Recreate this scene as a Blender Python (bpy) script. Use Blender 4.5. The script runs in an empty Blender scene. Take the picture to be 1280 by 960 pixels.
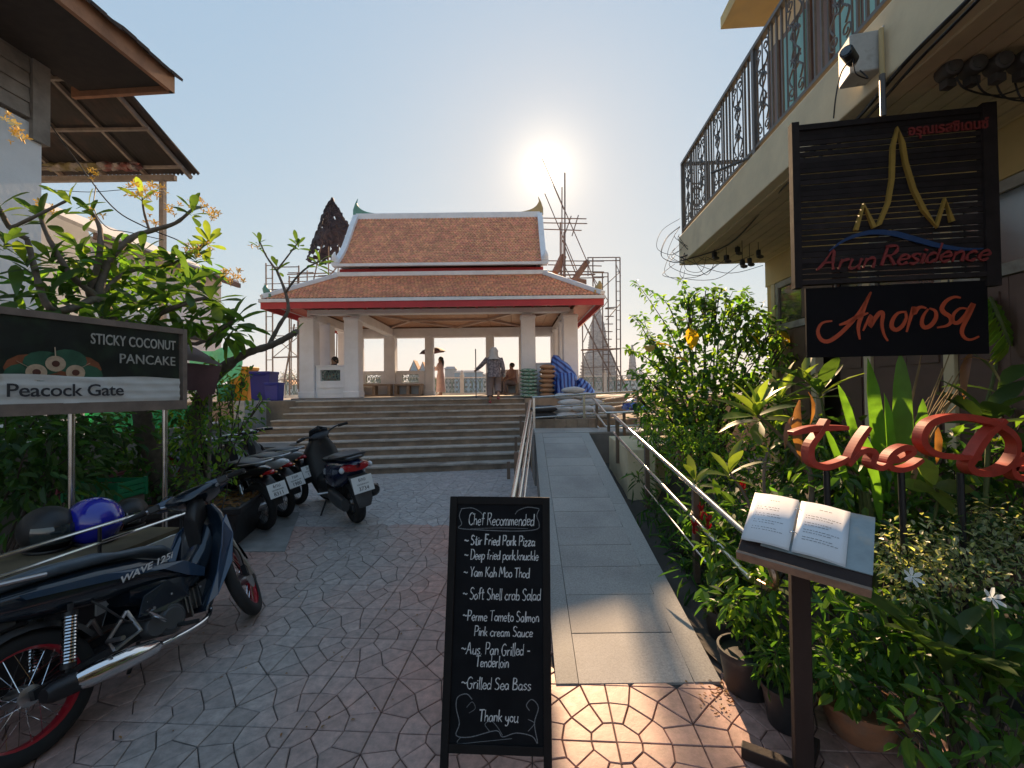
import bpy, bmesh, math, random
from mathutils import Vector, Matrix, Euler
random.seed(7)
S = bpy.context.scene
C = S.collection
PI = math.pi
R = math.radians
V = Vector
# ---------------------------------------------------------------- camera
F = 545.0                                   # focal length in pixels of a 1280 px wide frame
EYE = V((0, 0, 1.6))
PITCH, ROLL = math.atan(8 / F), -0.012
cam = bpy.data.cameras.new('camera')
cam.sensor_width = 36; cam.lens = 36 * F / 1280
cam.clip_start = 0.05; cam.clip_end = 6000
co = bpy.data.objects.new('camera', cam); C.objects.link(co)
CR = Matrix.Rotation(PI / 2 + PITCH, 3, 'X') @ Matrix.Rotation(ROLL, 3, 'Z')
co.matrix_world = Matrix.Translation(EYE) @ CR.to_4x4()
S.camera = co
S.render.resolution_x = 1024; S.render.resolution_y = 768
# ---------------------------------------------------------------- light
SUN = V((0.085, 1.0, 0.508)).normalized()
EL, AZ = math.asin(SUN.z), math.atan2(SUN.x, SUN.y)
w = bpy.data.worlds.new('World'); S.world = w; w.use_nodes = True
nt = w.node_tree; nt.nodes.clear()
N = nt.nodes.new; L = nt.links.new
out = N('ShaderNodeOutputWorld'); bg = N('ShaderNodeBackground'); sky = N('ShaderNodeTexSky')
sky.sky_type = 'NISHITA'; sky.sun_disc = False; sky.sun_elevation = EL; sky.sun_rotation = AZ
sky.air_density = 1.25; sky.dust_density = 0.35; sky.ozone_density = 2.2; sky.altitude = 0
bg.inputs[1].default_value = 0.096
# aureole: the bright sky right around the sun itself
tc = N('ShaderNodeTexCoord'); dot = N('ShaderNodeVectorMath'); dot.operation = 'DOT_PRODUCT'
dot.inputs[1].default_value = SUN
L(tc.outputs['Generated'], dot.inputs[0])
def powd(e, k):
    p = N('ShaderNodeMath'); p.operation = 'POWER'; p.use_clamp = False
    mx = N('ShaderNodeMath'); mx.operation = 'MAXIMUM'; mx.inputs[1].default_value = 0
    L(dot.outputs['Value'], mx.inputs[0]); L(mx.outputs[0], p.inputs[0]); p.inputs[1].default_value = e
    m = N('ShaderNodeMath'); m.operation = 'MULTIPLY'; L(p.outputs[0], m.inputs[0]); m.inputs[1].default_value = k
    return m.outputs[0]
a1 = N('ShaderNodeMath'); a1.operation = 'ADD'; L(powd(2600, 9.0), a1.inputs[0]); L(powd(330, 1.7), a1.inputs[1])
col = N('ShaderNodeMix'); col.data_type = 'RGBA'; col.blend_type = 'MULTIPLY'
col.inputs['Factor'].default_value = 1.0
col.inputs['A'].default_value = (1.0, 0.80, 0.55, 1)
cmb = N('ShaderNodeCombineColor')
for i in range(3): L(a1.outputs[0], cmb.inputs[i])
L(cmb.outputs[0], col.inputs['B'])
add = N('ShaderNodeMix'); add.data_type = 'RGBA'; add.blend_type = 'ADD'; add.inputs['Factor'].default_value = 1.0
add.clamp_result = False
# compress sky range in all directions, lifting the side opposite the sun as fill
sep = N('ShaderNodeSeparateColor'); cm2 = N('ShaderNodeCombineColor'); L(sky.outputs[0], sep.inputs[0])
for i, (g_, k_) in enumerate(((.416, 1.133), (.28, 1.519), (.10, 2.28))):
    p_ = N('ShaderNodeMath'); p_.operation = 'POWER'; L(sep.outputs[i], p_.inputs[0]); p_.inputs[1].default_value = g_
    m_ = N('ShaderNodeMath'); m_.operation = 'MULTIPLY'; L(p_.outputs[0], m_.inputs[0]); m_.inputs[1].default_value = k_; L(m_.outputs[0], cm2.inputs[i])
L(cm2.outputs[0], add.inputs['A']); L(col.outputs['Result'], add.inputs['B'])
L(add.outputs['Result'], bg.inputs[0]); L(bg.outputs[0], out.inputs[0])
sl = bpy.data.lights.new('sun', 'SUN'); sl.energy = 3.6; sl.angle = R(0.6); sl.color = (1.0, 0.68, 0.40)
so = bpy.data.objects.new('sun', sl); C.objects.link(so)
so.rotation_euler = (-SUN).to_track_quat('-Z', 'Y').to_euler(); so.location = (0, 0, 30)
S.view_settings.view_transform = 'Standard'; S.view_settings.look = 'None'
S.view_settings.exposure = 1.5; S.view_settings.gamma = 1
# ---------------------------------------------------------------- helpers
def ray(px, py):
    return CR @ V(((px - 640) / F, -(py - 480) / F, -1))
def at(px, py, y):                          # the point seen at a photo pixel, at distance y along the street
    d = ray(px, py); return EYE + d * (y / d.y)
def gnd(px, py, h=0.0):                     # the point seen at a photo pixel, at height h
    d = ray(px, py); return EYE + d * ((h - EYE.z) / d.z)
def wloc(o):
    p = V((0, 0, 0))
    while o is not None:
        p += o.location; o = o.parent
    return p
def tag(o, label=None, cat=None, group=None, kind=None):
    if label: o['label'] = label
    if cat: o['category'] = cat
    if group: o['group'] = group
    if kind: o['kind'] = kind
    return o
def thing(name, label, cat, loc=(0, 0, 0), group=None, parent=None):
    o = bpy.data.objects.new(name, None); C.objects.link(o)
    o.location = loc; o.empty_display_size = 0.1
    if parent: o.parent = parent
    return tag(o, label, cat, group)
def dup(o, parent=None, kids=None):
    c = o.copy(); C.objects.link(c); c.parent = parent
    for ch in KIDS.get(o.name, []): dup(ch, c)
    return c
def copy_thing(o, label, loc=None, rotz=None):
    c = dup2(o, None); c['label'] = label
    if loc is not None: c.location = loc
    if rotz is not None: c.rotation_euler.z = rotz
    return c
def dup2(o, parent):
    c = o.copy(); C.objects.link(c); c.parent = parent
    for ch in list(o.children): dup2(ch, c)
    return c
def frame(fwd, up=(0, 0, 1)):
    f = V(fwd).normalized(); u = V(up)
    if abs(f.dot(u.normalized())) > .98: u = V((1, 0, 0))
    s = f.cross(u).normalized(); return s, s.cross(f).normalized(), f
def smooth_path(pts, n=4):
    P = [V(p) for p in pts]
    if len(P) < 3: return P
    o = []
    for i in range(len(P) - 1):
        a = P[max(i - 1, 0)]; b = P[i]; c = P[i + 1]; d = P[min(i + 2, len(P) - 1)]
        for k in range(n):
            t = k / n
            o.append(0.5 * ((2 * b) + (c - a) * t + (2 * a - 5 * b + 4 * c - d) * t * t + (3 * b - a - 3 * c + d) * t ** 3))
    o.append(P[-1]); return o
class MB:
    def __init__(s): s.v = []; s.f = []; s.m = []
    def add(s, vs, fs, mi=0):
        b = len(s.v); s.v += [tuple(p) for p in vs]
        for f in fs: s.f.append([b + i for i in f]); s.m.append(mi)
        return s
    def box(s, c, d, rz=0, M=None, mi=0, taper=1.0):
        x, y, z = d[0] / 2, d[1] / 2, d[2] / 2; c = V(c)
        vs = []
        for k in (-1, 1):
            t = taper if k > 0 else 1
            vs += [V((-x * t, -y * t, k * z)), V((x * t, -y * t, k * z)), V((x * t, y * t, k * z)), V((-x * t, y * t, k * z))]
        if M is None: M = Matrix.Rotation(rz, 3, 'Z')
        return s.add([c + M @ p for p in vs], [(3, 2, 1, 0), (4, 5, 6, 7), (0, 1, 5, 4), (1, 2, 6, 5), (2, 3, 7, 6), (3, 0, 4, 7)], mi)
    def beam(s, a, b, wd, ht, up=(0, 0, 1), mi=0):
        a, b = V(a), V(b); x, u, f = frame(b - a, up)
        M = Matrix((x, u, f)).transposed()
        return s.box((a + b) / 2, (wd, ht, (b - a).length), M=M, mi=mi)
    def tube(s, pts, r, n=8, cap=True, mi=0, flat=1.0, closed=False):
        P = [V(p) for p in pts]; m = len(P)
        rr = r if isinstance(r, (list, tuple)) else [r] * m
        if len(rr) != m: rr = [rr[0] + (rr[-1] - rr[0]) * i / (m - 1) for i in range(m)]
        vs = []; fs = []; pu = None
        for i in range(m):
            if closed: t = P[(i + 1) % m] - P[i - 1]
            else: t = P[min(i + 1, m - 1)] - P[max(i - 1, 0)]
            if t.length < 1e-9: t = V((0, 0, 1))
            t.normalize()
            if pu is None: x, u, _ = frame(t)
            else:
                u = pu - t * pu.dot(t)
                if u.length < 1e-6: x, u, _ = frame(t)
                u.normalize(); x = t.cross(u)
            pu = u
            for k in range(n):
                a = 2 * PI * k / n; vs.append(P[i] + x * (math.cos(a) * rr[i]) + u * (math.sin(a) * rr[i] * flat))
        for i in range(m if closed else m - 1):
            j = (i + 1) % m
            for k in range(n):
                k2 = (k + 1) % n; fs.append((i * n + k, i * n + k2, j * n + k2, j * n + k))
        if cap and not closed: fs.append(tuple(range(n - 1, -1, -1))); fs.append(tuple((m - 1) * n + k for k in range(n)))
        return s.add(vs, fs, mi)
    def lathe(s, prof, n=16, c=(0, 0, 0), axis=(0, 0, 1), mi=0, caps=True):
        x, u, f = frame(axis); c = V(c); vs = []; fs = []; m = len(prof)
        for r, z in prof:
            for k in range(n):
                a = 2 * PI * k / n; vs.append(c + f * z + x * (r * math.cos(a)) + u * (r * math.sin(a)))
        for i in range(m - 1):
            for k in range(n):
                k2 = (k + 1) % n; fs.append((i * n + k2, i * n + k, (i + 1) * n + k, (i + 1) * n + k2))
        if caps: fs.append(tuple(range(n))); fs.append(tuple((m - 1) * n + k for k in range(n - 1, -1, -1)))
        return s.add(vs, fs, mi)
    def sphere(s, c, rad, n=12, m=8, M=None, mi=0):
        c = V(c); rx, ry, rz = rad if isinstance(rad, (tuple, list)) else (rad,) * 3
        vs = [V((0, 0, -rz))]; fs = []
        for i in range(1, m):
            ph = -PI / 2 + PI * i / m
            for k in range(n):
                a = 2 * PI * k / n; vs.append(V((rx * math.cos(ph) * math.cos(a), ry * math.cos(ph) * math.sin(a), rz * math.sin(ph))))
        vs.append(V((0, 0, rz)))
        for k in range(n):
            k2 = (k + 1) % n; fs.append((0, 1 + k2, 1 + k)); t = 1 + (m - 2) * n; fs.append((t + k, t + k2, len(vs) - 1))
        for i in range(m - 2):
            for k in range(n):
                k2 = (k + 1) % n; a = 1 + i * n; fs.append((a + k, a + k2, a + n + k2, a + n + k))
        if M is not None: vs = [M @ p for p in vs]
        return s.add([c + p for p in vs], fs, mi)
    def prism(s, poly, off, mi=0):
        n = len(poly); P = [V(p) for p in poly]; o = V(off)
        return s.add(P + [p + o for p in P], [tuple(range(n - 1, -1, -1)), tuple(range(n, 2 * n))] + [(i, (i + 1) % n, n + (i + 1) % n, n + i) for i in range(n)], mi)
    def loft(s, rings, cap=True, closed=True, mi=0):
        n = len(rings[0]); vs = [p for r in rings for p in r]; fs = []
        for i in range(len(rings) - 1):
            for k in range(n if closed else n - 1):
                k2 = (k + 1) % n; fs.append((i * n + k, i * n + k2, (i + 1) * n + k2, (i + 1) * n + k))
        if cap and closed: fs.append(tuple(range(n - 1, -1, -1))); fs.append(tuple((len(rings) - 1) * n + k for k in range(n)))
        return s.add(vs, fs, mi)
    def ribbon(s, pts, wd, O, X, Y, Z=None, th=0.0, mi=0):   # a stroke of width wd in the plane O, X, Y, thickness th along Z
        O, X, Y = V(O), V(X), V(Y); Z = V(Z) if Z is not None else X.cross(Y).normalized()
        p = [V((a[0], a[1])) for a in pts]; m = len(p); Ls = []; Rs = []
        ww = wd if isinstance(wd, (list, tuple)) else [wd] * m
        for i in range(m):
            t = p[min(i + 1, m - 1)] - p[max(i - 1, 0)]
            if t.length < 1e-9: t = V((1, 0))
            t.normalize(); nn = V((-t.y, t.x)) * (ww[i] / 2); Ls.append(p[i] + nn); Rs.append(p[i] - nn)
        w3 = lambda q, k: O + X * q.x + Y * q.y + Z * k
        vs = [w3(q, th) for q in Ls] + [w3(q, th) for q in Rs]
        fs = [(m + i, m + i + 1, i + 1, i) for i in range(m - 1)]
        if th > 0:
            vs += [w3(q, 0) for q in Ls] + [w3(q, 0) for q in Rs]
            for i in range(m - 1):
                fs += [(i, i + 1, 2 * m + i + 1, 2 * m + i), (m + i + 1, m + i, 3 * m + i, 3 * m + i + 1), (2 * m + i, 2 * m + i + 1, 3 * m + i + 1, 3 * m + i)]
            fs += [(0, 2 * m, 3 * m, m), (m - 1, 2 * m - 1, 4 * m - 1, 3 * m - 1)]
        return s.add(vs, fs, mi)
    def mesh(s, name, mats, smooth=None):
        me = bpy.data.meshes.new(name); me.from_pydata(s.v, [], s.f)
        for m in (mats if isinstance(mats, (list, tuple)) else [mats]): me.materials.append(m)
        if any(s.m): me.polygons.foreach_set('material_index', s.m)
        if smooth is not None:
            me.polygons.foreach_set('use_smooth', [True] * len(me.polygons))
            try: me.set_sharp_from_angle(angle=R(smooth))
            except Exception: pass
        me.update(); return me
    def build(s, name, mats, parent=None, smooth=None, bev=0, fix=False):
        o = V((0, 0, 0)) if parent is None else wloc(parent)
        if o.length > 0: s.v = [(p[0] - o.x, p[1] - o.y, p[2] - o.z) for p in s.v]
        me = s.mesh(name, mats, smooth)
        if fix:
            bm = bmesh.new(); bm.from_mesh(me); bmesh.ops.recalc_face_normals(bm, faces=bm.faces); bm.to_mesh(me); bm.free()
        ob = bpy.data.objects.new(name, me); C.objects.link(ob)
        if parent is not None: ob.parent = parent
        if bev:
            b = ob.modifiers.new('bevel', 'BEVEL'); b.width = bev; b.segments = 2; b.limit_method = 'ANGLE'; b.angle_limit = R(35)
        return ob
def piece(name, me, loc, parent=None, rot=None, scale=None):
    ob = bpy.data.objects.new(name, me); C.objects.link(ob)
    ob.location = V(loc) - (wloc(parent) if parent is not None else V((0, 0, 0)))
    if rot is not None:
        if isinstance(rot, Matrix): ob.rotation_euler = rot.to_euler()
        else: ob.rotation_euler = rot
    if scale is not None: ob.scale = scale if isinstance(scale, (tuple, list, Vector)) else (scale,) * 3
    if parent is not None: ob.parent = parent
    return ob
# ---------------------------------------------------------------- materials
def mat(name, c, rough=.6, var=.12, sc=6.0, bump=.0, bsc=60.0, metal=0.0, spec=.5, c2=None, c2t=(.5, .65), c2s=3.0,
        isl=0.0, obr=0.0, trans=0.0, coat=0.0, streak=0.0, tcol=None):
    m = bpy.data.materials.new(name); m.use_nodes = True; t = m.node_tree; t.nodes.clear()
    N = t.nodes.new; L = t.links.new
    o = N('ShaderNodeOutputMaterial'); b = N('ShaderNodeBsdfPrincipled')
    b.inputs['Roughness'].default_value = rough; b.inputs['Metallic'].default_value = metal
    b.inputs['Specular IOR Level'].default_value = spec; b.inputs['Coat Weight'].default_value = coat
    b.inputs['Coat Roughness'].default_value = .08
    tcn = N('ShaderNodeTexCoord'); geo = N('ShaderNodeNewGeometry')
    pos = geo.outputs['Position'] if obr == 0 and isl == 0 else tcn.outputs['Object']
    n1 = N('ShaderNodeTexNoise'); n1.inputs['Scale'].default_value = sc; n1.inputs['Detail'].default_value = 6; n1.inputs['Roughness'].default_value = .62
    L(pos, n1.inputs['Vector'])
    if streak:
        mp = N('ShaderNodeMapping'); mp.inputs['Scale'].default_value = (1, 1, streak); L(pos, mp.inputs[0]); L(mp.outputs[0], n1.inputs['Vector'])
    mr = N('ShaderNodeMapRange'); mr.inputs[1].default_value = .3; mr.inputs[2].default_value = .7
    mr.inputs[3].default_value = 1 - var; mr.inputs[4].default_value = 1 + var; L(n1.outputs[0], mr.inputs[0])
    cur = None
    base = N('ShaderNodeRGB'); base.outputs[0].default_value = (*c, 1); cur = base.outputs[0]
    if c2 is not None:
        n2 = N('ShaderNodeTexNoise'); n2.inputs['Scale'].default_value = c2s; n2.inputs['Detail'].default_value = 5; L(pos, n2.inputs['Vector'])
        r2 = N('ShaderNodeMapRange'); r2.inputs[1].default_value = c2t[0]; r2.inputs[2].default_value = c2t[1]; L(n2.outputs[0], r2.inputs[0])
        mx = N('ShaderNodeMix'); mx.data_type = 'RGBA'; L(r2.outputs[0], mx.inputs['Factor']); L(cur, mx.inputs['A']); mx.inputs['B'].default_value = (*c2, 1)
        cur = mx.outputs['Result']
    val = mr.outputs[0]
    def mul(a, src, amt):
        q = N('ShaderNodeMapRange'); q.inputs[3].default_value = 1 - amt; q.inputs[4].default_value = 1 + amt; L(src, q.inputs[0])
        k = N('ShaderNodeMath'); k.operation = 'MULTIPLY'; L(a, k.inputs[0]); L(q.outputs[0], k.inputs[1]); return k.outputs[0]
    if isl: val = mul(val, geo.outputs['Random Per Island'], isl)
    if obr:
        oi = N('ShaderNodeObjectInfo'); val = mul(val, oi.outputs['Random'], obr)
    hs = N('ShaderNodeHueSaturation'); L(cur, hs.inputs['Color']); L(val, hs.inputs['Value'])
    if isl:
        q = N('ShaderNodeMapRange'); q.inputs[3].default_value = .5 - .035 * min(1, isl * 2); q.inputs[4].default_value = .5 + .03 * min(1, isl * 2)
        wn = N('ShaderNodeTexWhiteNoise'); wn.noise_dimensions = '1D'; L(geo.outputs['Random Per Island'], wn.inputs['W']); L(wn.outputs[0], q.inputs[0]); L(q.outputs[0], hs.inputs['Hue'])
    L(hs.outputs[0], b.inputs['Base Color'])
    rr = N('ShaderNodeMapRange'); rr.inputs[3].default_value = max(.02, rough - .08); rr.inputs[4].default_value = min(1, rough + .1)
    L(n1.outputs[0], rr.inputs[0]); L(rr.outputs[0], b.inputs['Roughness'])
    if bump:
        nb = N('ShaderNodeTexNoise'); nb.inputs['Scale'].default_value = bsc; nb.inputs['Detail'].default_value = 5; L(pos, nb.inputs['Vector'])
        bp = N('ShaderNodeBump'); bp.inputs['Strength'].default_value = bump; bp.inputs['Distance'].default_value = .01; L(nb.outputs[0], bp.inputs['Height'])
        L(bp.outputs[0], b.inputs['Normal'])
    if trans:
        tr = N('ShaderNodeBsdfTranslucent'); ms = N('ShaderNodeMixShader'); ms.inputs[0].default_value = trans
        if tcol is None: tcol = (1.0, 1.0, .35)
        mc = N('ShaderNodeMix'); mc.data_type = 'RGBA'; mc.blend_type = 'MULTIPLY'; mc.inputs['Factor'].default_value = 1
        L(hs.outputs[0], mc.inputs['A']); mc.inputs['B'].default_value = (*[k * 2.6 for k in tcol], 1)
        L(mc.outputs['Result'], tr.inputs[0]); L(b.outputs[0], ms.inputs[1]); L(tr.outputs[0], ms.inputs[2]); L(ms.outputs[0], o.inputs[0])
    else: L(b.outputs[0], o.inputs[0])
    return m
def glassy(name, c=(.02, .03, .035), rough=.05):
    return mat(name, c, rough=rough, var=.1, spec=1.0, coat=.6)
STEEL = mat('stainless_steel', (.62, .60, .57), rough=.22, var=.12, sc=20, metal=1.0)
STEELB = mat('brown_steel_post', (.19, .14, .11), rough=.4, var=.2, sc=12, metal=.5)
WHITE = mat('white_plaster', (.82, .84, .88), rough=.75, var=.07, sc=2.5, bump=.15, bsc=25, c2=(.70, .69, .67), c2t=(.6, .85), c2s=1.3)
BLACKP = mat('black_plastic', (.012, .012, .014), rough=.45, var=.2)
RUBBER = mat('tyre_rubber', (.014, .014, .015), rough=.8, var=.25, sc=30)
ALU = mat('cast_aluminium', (.45, .45, .46), rough=.35, metal=1, var=.15, sc=15)
CHROME = mat('chrome', (.75, .75, .76), rough=.1, metal=1, var=.1, sc=9)
CABLE = mat('black_cable', (.012, .012, .013), rough=.6)
# ---------------------------------------------------------------- text and foliage helpers
def text(body, O, X, Y, size, m, parent=None, ext=.001, name='lettering', ax='CENTER', sx=1.0, shear=0, off=0, sp=1.0):
    cu = bpy.data.curves.new(name, 'FONT'); cu.body = body; cu.size = size; cu.extrude = ext; cu.align_x = ax; cu.align_y = 'CENTER'; cu.shear = shear; cu.offset = off; cu.space_character = sp
    cu.resolution_u = 3
    cu.materials.append(m); ob = bpy.data.objects.new(name, cu); C.objects.link(ob)
    X, Y = V(X).normalized(), V(Y).normalized(); Z = X.cross(Y).normalized(); Y = Z.cross(X)
    Mx = Matrix((X * sx, Y, Z)).transposed()
    loc = V(O) - (wloc(parent) if parent is not None else V((0, 0, 0)))
    me = bpy.data.meshes.new_from_object(ob); bpy.data.objects.remove(ob); bpy.data.curves.remove(cu)
    me.name = name; ob = bpy.data.objects.new(name, me); C.objects.link(ob)
    ob.matrix_basis = Matrix.Translation(loc) @ Mx.to_4x4()
    if parent is not None: ob.parent = parent
    return ob
def leafmat(name, c, tr=.45, c2=None, rough=.42, isl=.3, obr=.0, var=.15, tcol=(1, 1, .35), c2s=2.5):
    return mat(name, c, rough=rough, var=var, sc=9, c2=c2, c2t=(.45, .7), c2s=c2s, isl=isl, obr=obr, trans=tr, spec=.45, tcol=tcol)
LF_DARK = leafmat('dark_green_leaf', (.05, .12, .035), .45, (.075, .16, .03))
LF_MID = leafmat('mid_green_leaf', (.075, .17, .03), .55, (.13, .21, .03))
LF_LIGHT = leafmat('light_green_leaf', (.13, .23, .035), .6, (.19, .27, .04))
LF_DEEP = leafmat('deep_green_leaf', (.032, .08, .03), .4, (.05, .11, .03))  # darkest of the leaf greens
LF_YEL = leafmat('yellowing_leaf', (.42, .27, .02), .55, (.30, .25, .03))
LF_BROWN = leafmat('dry_brown_leaf', (.22, .11, .045), .3, (.30, .17, .07))
LF_VAR = leafmat('cream_variegated_leaf', (.27, .31, .18), .4, (.50, .50, .36), c2s=30)
LF_BIG = leafmat('frangipani_leaf', (.055, .105, .032), .42, None, obr=.35, isl=.0)
LF_BIGL = leafmat('pale_frangipani_leaf', (.15, .21, .05), .5, None, obr=.3, isl=.0)
LF_BAN = leafmat('banana_leaf', (.085, .19, .03), .45, None, obr=.15, isl=.0)
BARK = mat('grey_bark', (.17, .135, .11), rough=.9, var=.3, sc=14, bump=.5, bsc=40)
BARKD = mat('dark_bark', (.075, .055, .045), rough=.9, var=.3, sc=14, bump=.5, bsc=40)
STEM = mat('green_stem', (.10, .13, .04), rough=.7, var=.3)
def leaf_mesh(name, m, Ln=.26, W=.08, prof=((0, .12), (.25, .6), (.55, .95), (.78, 1.0), (.93, .6), (1, .05)), curl=.25, fold=.22, seed=0):
    # lies along +X, upper face +Z
    rnd = random.Random(seed); mb = MB(); vs = []
    for t, wd in prof:
        z = -curl * Ln * t * t; y = wd * W / 2; x = Ln * t * (1 - .1 * curl * t)
        wv = rnd.uniform(-.03, .03) * Ln * .3
        vs += [(x, -y, z + fold * y + wv), (x, 0, z), (x, y, z + fold * y - wv)]
    fs = []
    for i in range(len(prof) - 1):
        a = i * 3; b = a + 3; fs += [(a, b, b + 1, a + 1), (a + 1, b + 1, b + 2, a + 2)]
    mb.add(vs, fs); return mb.mesh(name, m, smooth=60)
def rot_to(d, up=(0, 0, 1), roll=0.0):      # matrix taking +X to d, +Z near up
    d = V(d).normalized(); u = V(up); y = u.cross(d)
    if y.length < .05: y = V((0, 1, 0)).cross(d)
    y.normalize(); z = d.cross(y); Mx = Matrix((d, y, z)).transposed()
    return Mx @ Matrix.Rotation(roll, 3, 'X')
def whorl(parent, tip, axis, n, meshes, elev=(10, 50), size=(.8, 1.15), name='leaf', rnd=random, start=0, back=.05):
    axis = V(axis).normalized(); s, u, f = frame(axis)
    for k in range(n):
        a = start + 2.4 * k + rnd.uniform(-.2, .2); e = R(elev[1] + (elev[0] - elev[1]) * (k / max(1, n - 1)) + rnd.uniform(-8, 8))
        d = (s * math.cos(a) + u * math.sin(a)) * math.cos(e) + f * math.sin(e)
        piece(name, rnd.choice(meshes), V(tip) - f * (back * k / n), parent, rot_to(d, up=f if abs(f.dot(d)) < .9 else (0, 0, 1), roll=rnd.uniform(-.3, .3)), rnd.uniform(*size))
def addleaf(mb, p, d, up, ln, wd, mi=0):
    d = V(d).normalized(); s = d.cross(V(up))
    if s.length < .1: s = d.cross(V((1, 0, .3)))
    s.normalize(); n = s.cross(d); p = V(p); a = wd / 2
    mb.add([p, p + d * ln * .35 + s * a + n * a * .3, p + d * ln * .72 + s * a * .8 + n * a * .15 - n * ln * .05, p + d * ln - n * ln * .16,
            p + d * ln * .72 - s * a * .8 + n * a * .15 - n * ln * .05, p + d * ln * .35 - s * a + n * a * .3], [(0, 1, 2, 3), (0, 3, 4, 5)], mi)
def clump(mb, c, rad, n, ln, wd, rnd=random, droop=.3, mis=(0,), out=.6):
    c = V(c)
    for _ in range(n):
        q = V((rnd.gauss(0, .5), rnd.gauss(0, .5), rnd.gauss(0, .5)))
        if q.length > 1.25: q *= 1.25 / q.length
        p = c + V((q.x * rad[0], q.y * rad[1], q.z * rad[2]))
        d = q.normalized() * out + V((rnd.uniform(-1, 1), rnd.uniform(-1, 1), rnd.uniform(-.9, .6) - droop)) * .8
        k = rnd.uniform(.65, 1.25)
        addleaf(mb, p, d, (rnd.uniform(-.5, .5), rnd.uniform(-.5, .5), 1), ln * k, wd * k, rnd.choice(mis))
def shrub(name, label, cat, base, clumps, mats, ln=.06, wd=.03, n=120, stem_r=.012, stem=BARKD, droop=.3, seed=1, group=None, mis=None, stems=True, kindstuff=True, out=.6, spray=0):
    # clumps: list of (x, y, z, radius)
    rnd = random.Random(seed); t = thing(name, label, cat, base, group); base = V(base)
    mats = mats if isinstance(mats, (list, tuple)) else [mats]
    mb = MB(); sb = MB()
    for (x, y, z, r) in clumps:
        c = V((x, y, z)); nn = int(n * (r / .25) ** 2) + 6
        clump(mb, c, (r, r, r * .85), nn, ln, wd, rnd, droop, mis or list(range(len(mats))), out)
        if stems:
            mid = base.lerp(c, .5) + V((rnd.uniform(-.1, .1), rnd.uniform(-.1, .1), rnd.uniform(0, .12)))
            sb.tube(smooth_path([base + V((rnd.uniform(-.05, .05), rnd.uniform(-.05, .05), 0)), mid, c], 4), [stem_r, stem_r * .8, stem_r * .65, stem_r * .6, stem_r * .5, stem_r * .45, stem_r * .4, stem_r * .35, stem_r * .3], n=5)
            for q in range(4):
                e = c + V((rnd.uniform(-1, 1), rnd.uniform(-1, 1), rnd.uniform(-.5, 1))) * r; sb.tube([c.lerp(base, .15), c.lerp(e, .5) + V((0, 0, .02)), e], [stem_r * .35, stem_r * .25, stem_r * .12], n=4)
    cr = mb.build('crown', mats, t); tag(cr, kind='stuff')
    if stems: tag(sb.build('stems', stem, t), kind='stuff')
    return t
FPROF = ((0, .10), (.2, .45), (.5, .9), (.75, 1.0), (.92, .62), (1, .06))
PMESH = [leaf_mesh('frangipani_leaf', LF_BIG, .27, .085, FPROF, .22, .25, i) for i in range(3)]
PMESHL = [leaf_mesh('frangipani_leaf', LF_BIGL, .25, .085, FPROF, .18, .25, 10 + i) for i in range(3)]
def flower_mesh(name, mp, r=.035, n=5, wd=.55):
    mb = MB()
    for k in range(n):
        a = 2 * PI * k / n; d = V((math.cos(a), math.sin(a), .35)); s = V((-math.sin(a), math.cos(a), 0))
        mb.add([V((0, 0, 0)), d * r * .5 + s * r * wd * .5, d * r * .95 + s * r * wd * .35, d * r * 1.05 - s * r * .1, d * r * .6 - s * r * wd * .4], [(0, 1, 2, 3, 4)])
    mb.lathe([(.004, -.03), (.006, 0)], 5)
    return mb.mesh(name, mp)
# ================================================================ ground, paving, ramp, steps, platform
DU = V((math.sin(R(3.9)), math.cos(R(3.9)), 0))      # street direction
DR = V((DU.y, -DU.x, 0))                            # to the right across the street
SOIL = mat('packed_earth', (.075, .065, .055), rough=.95, var=.3, sc=3, bump=.5, bsc=30)
MORTAR = mat('dark_joint_mortar', (.075, .065, .06), rough=.95, var=.3, sc=20)
g = MB(); g.add([(-45, -25, -.04), (45, -25, -.04), (45, 19, -.04), (-45, 19, -.04)], [(0, 1, 2, 3)])
ground = tag(g.build('ground', SOIL), kind='structure')
g = MB(); g.add([(-1000, 19, -2.2), (1000, 19, -2.2), (1000, 330, -2.2), (-1000, 330, -2.2)], [(0, 1, 2, 3)])
WATER = mat('river_water', (.10, .10, .085), rough=.18, var=.2, sc=.2, bump=.6, bsc=.9)
tag(g.build('river', WATER), kind='structure')
g = MB(); g.prism([(-45, 18.6, -2.3), (45, 18.6, -2.3), (45, 19, -2.3), (-45, 19, -2.3)], (0, 0, 2.2))
tag(g.build('embankment', mat('embankment_concrete', (.3, .29, .27), rough=.9, var=.2)), kind='structure')
g = MB(); g.add([(-1000, 330, -1.2), (1000, 330, -1.2), (1000, 900, -1.2), (-1000, 900, -1.2)], [(0, 1, 2, 3)])
g.add([(-1000, 330, -2.3), (1000, 330, -2.3), (1000, 330, -1.2), (-1000, 330, -1.2)], [(0, 1, 2, 3)])
tag(g.build('far_bank', mat('far_bank_ground', (.16, .16, .13), rough=.95, var=.3, sc=.02)), kind='structure')
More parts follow.
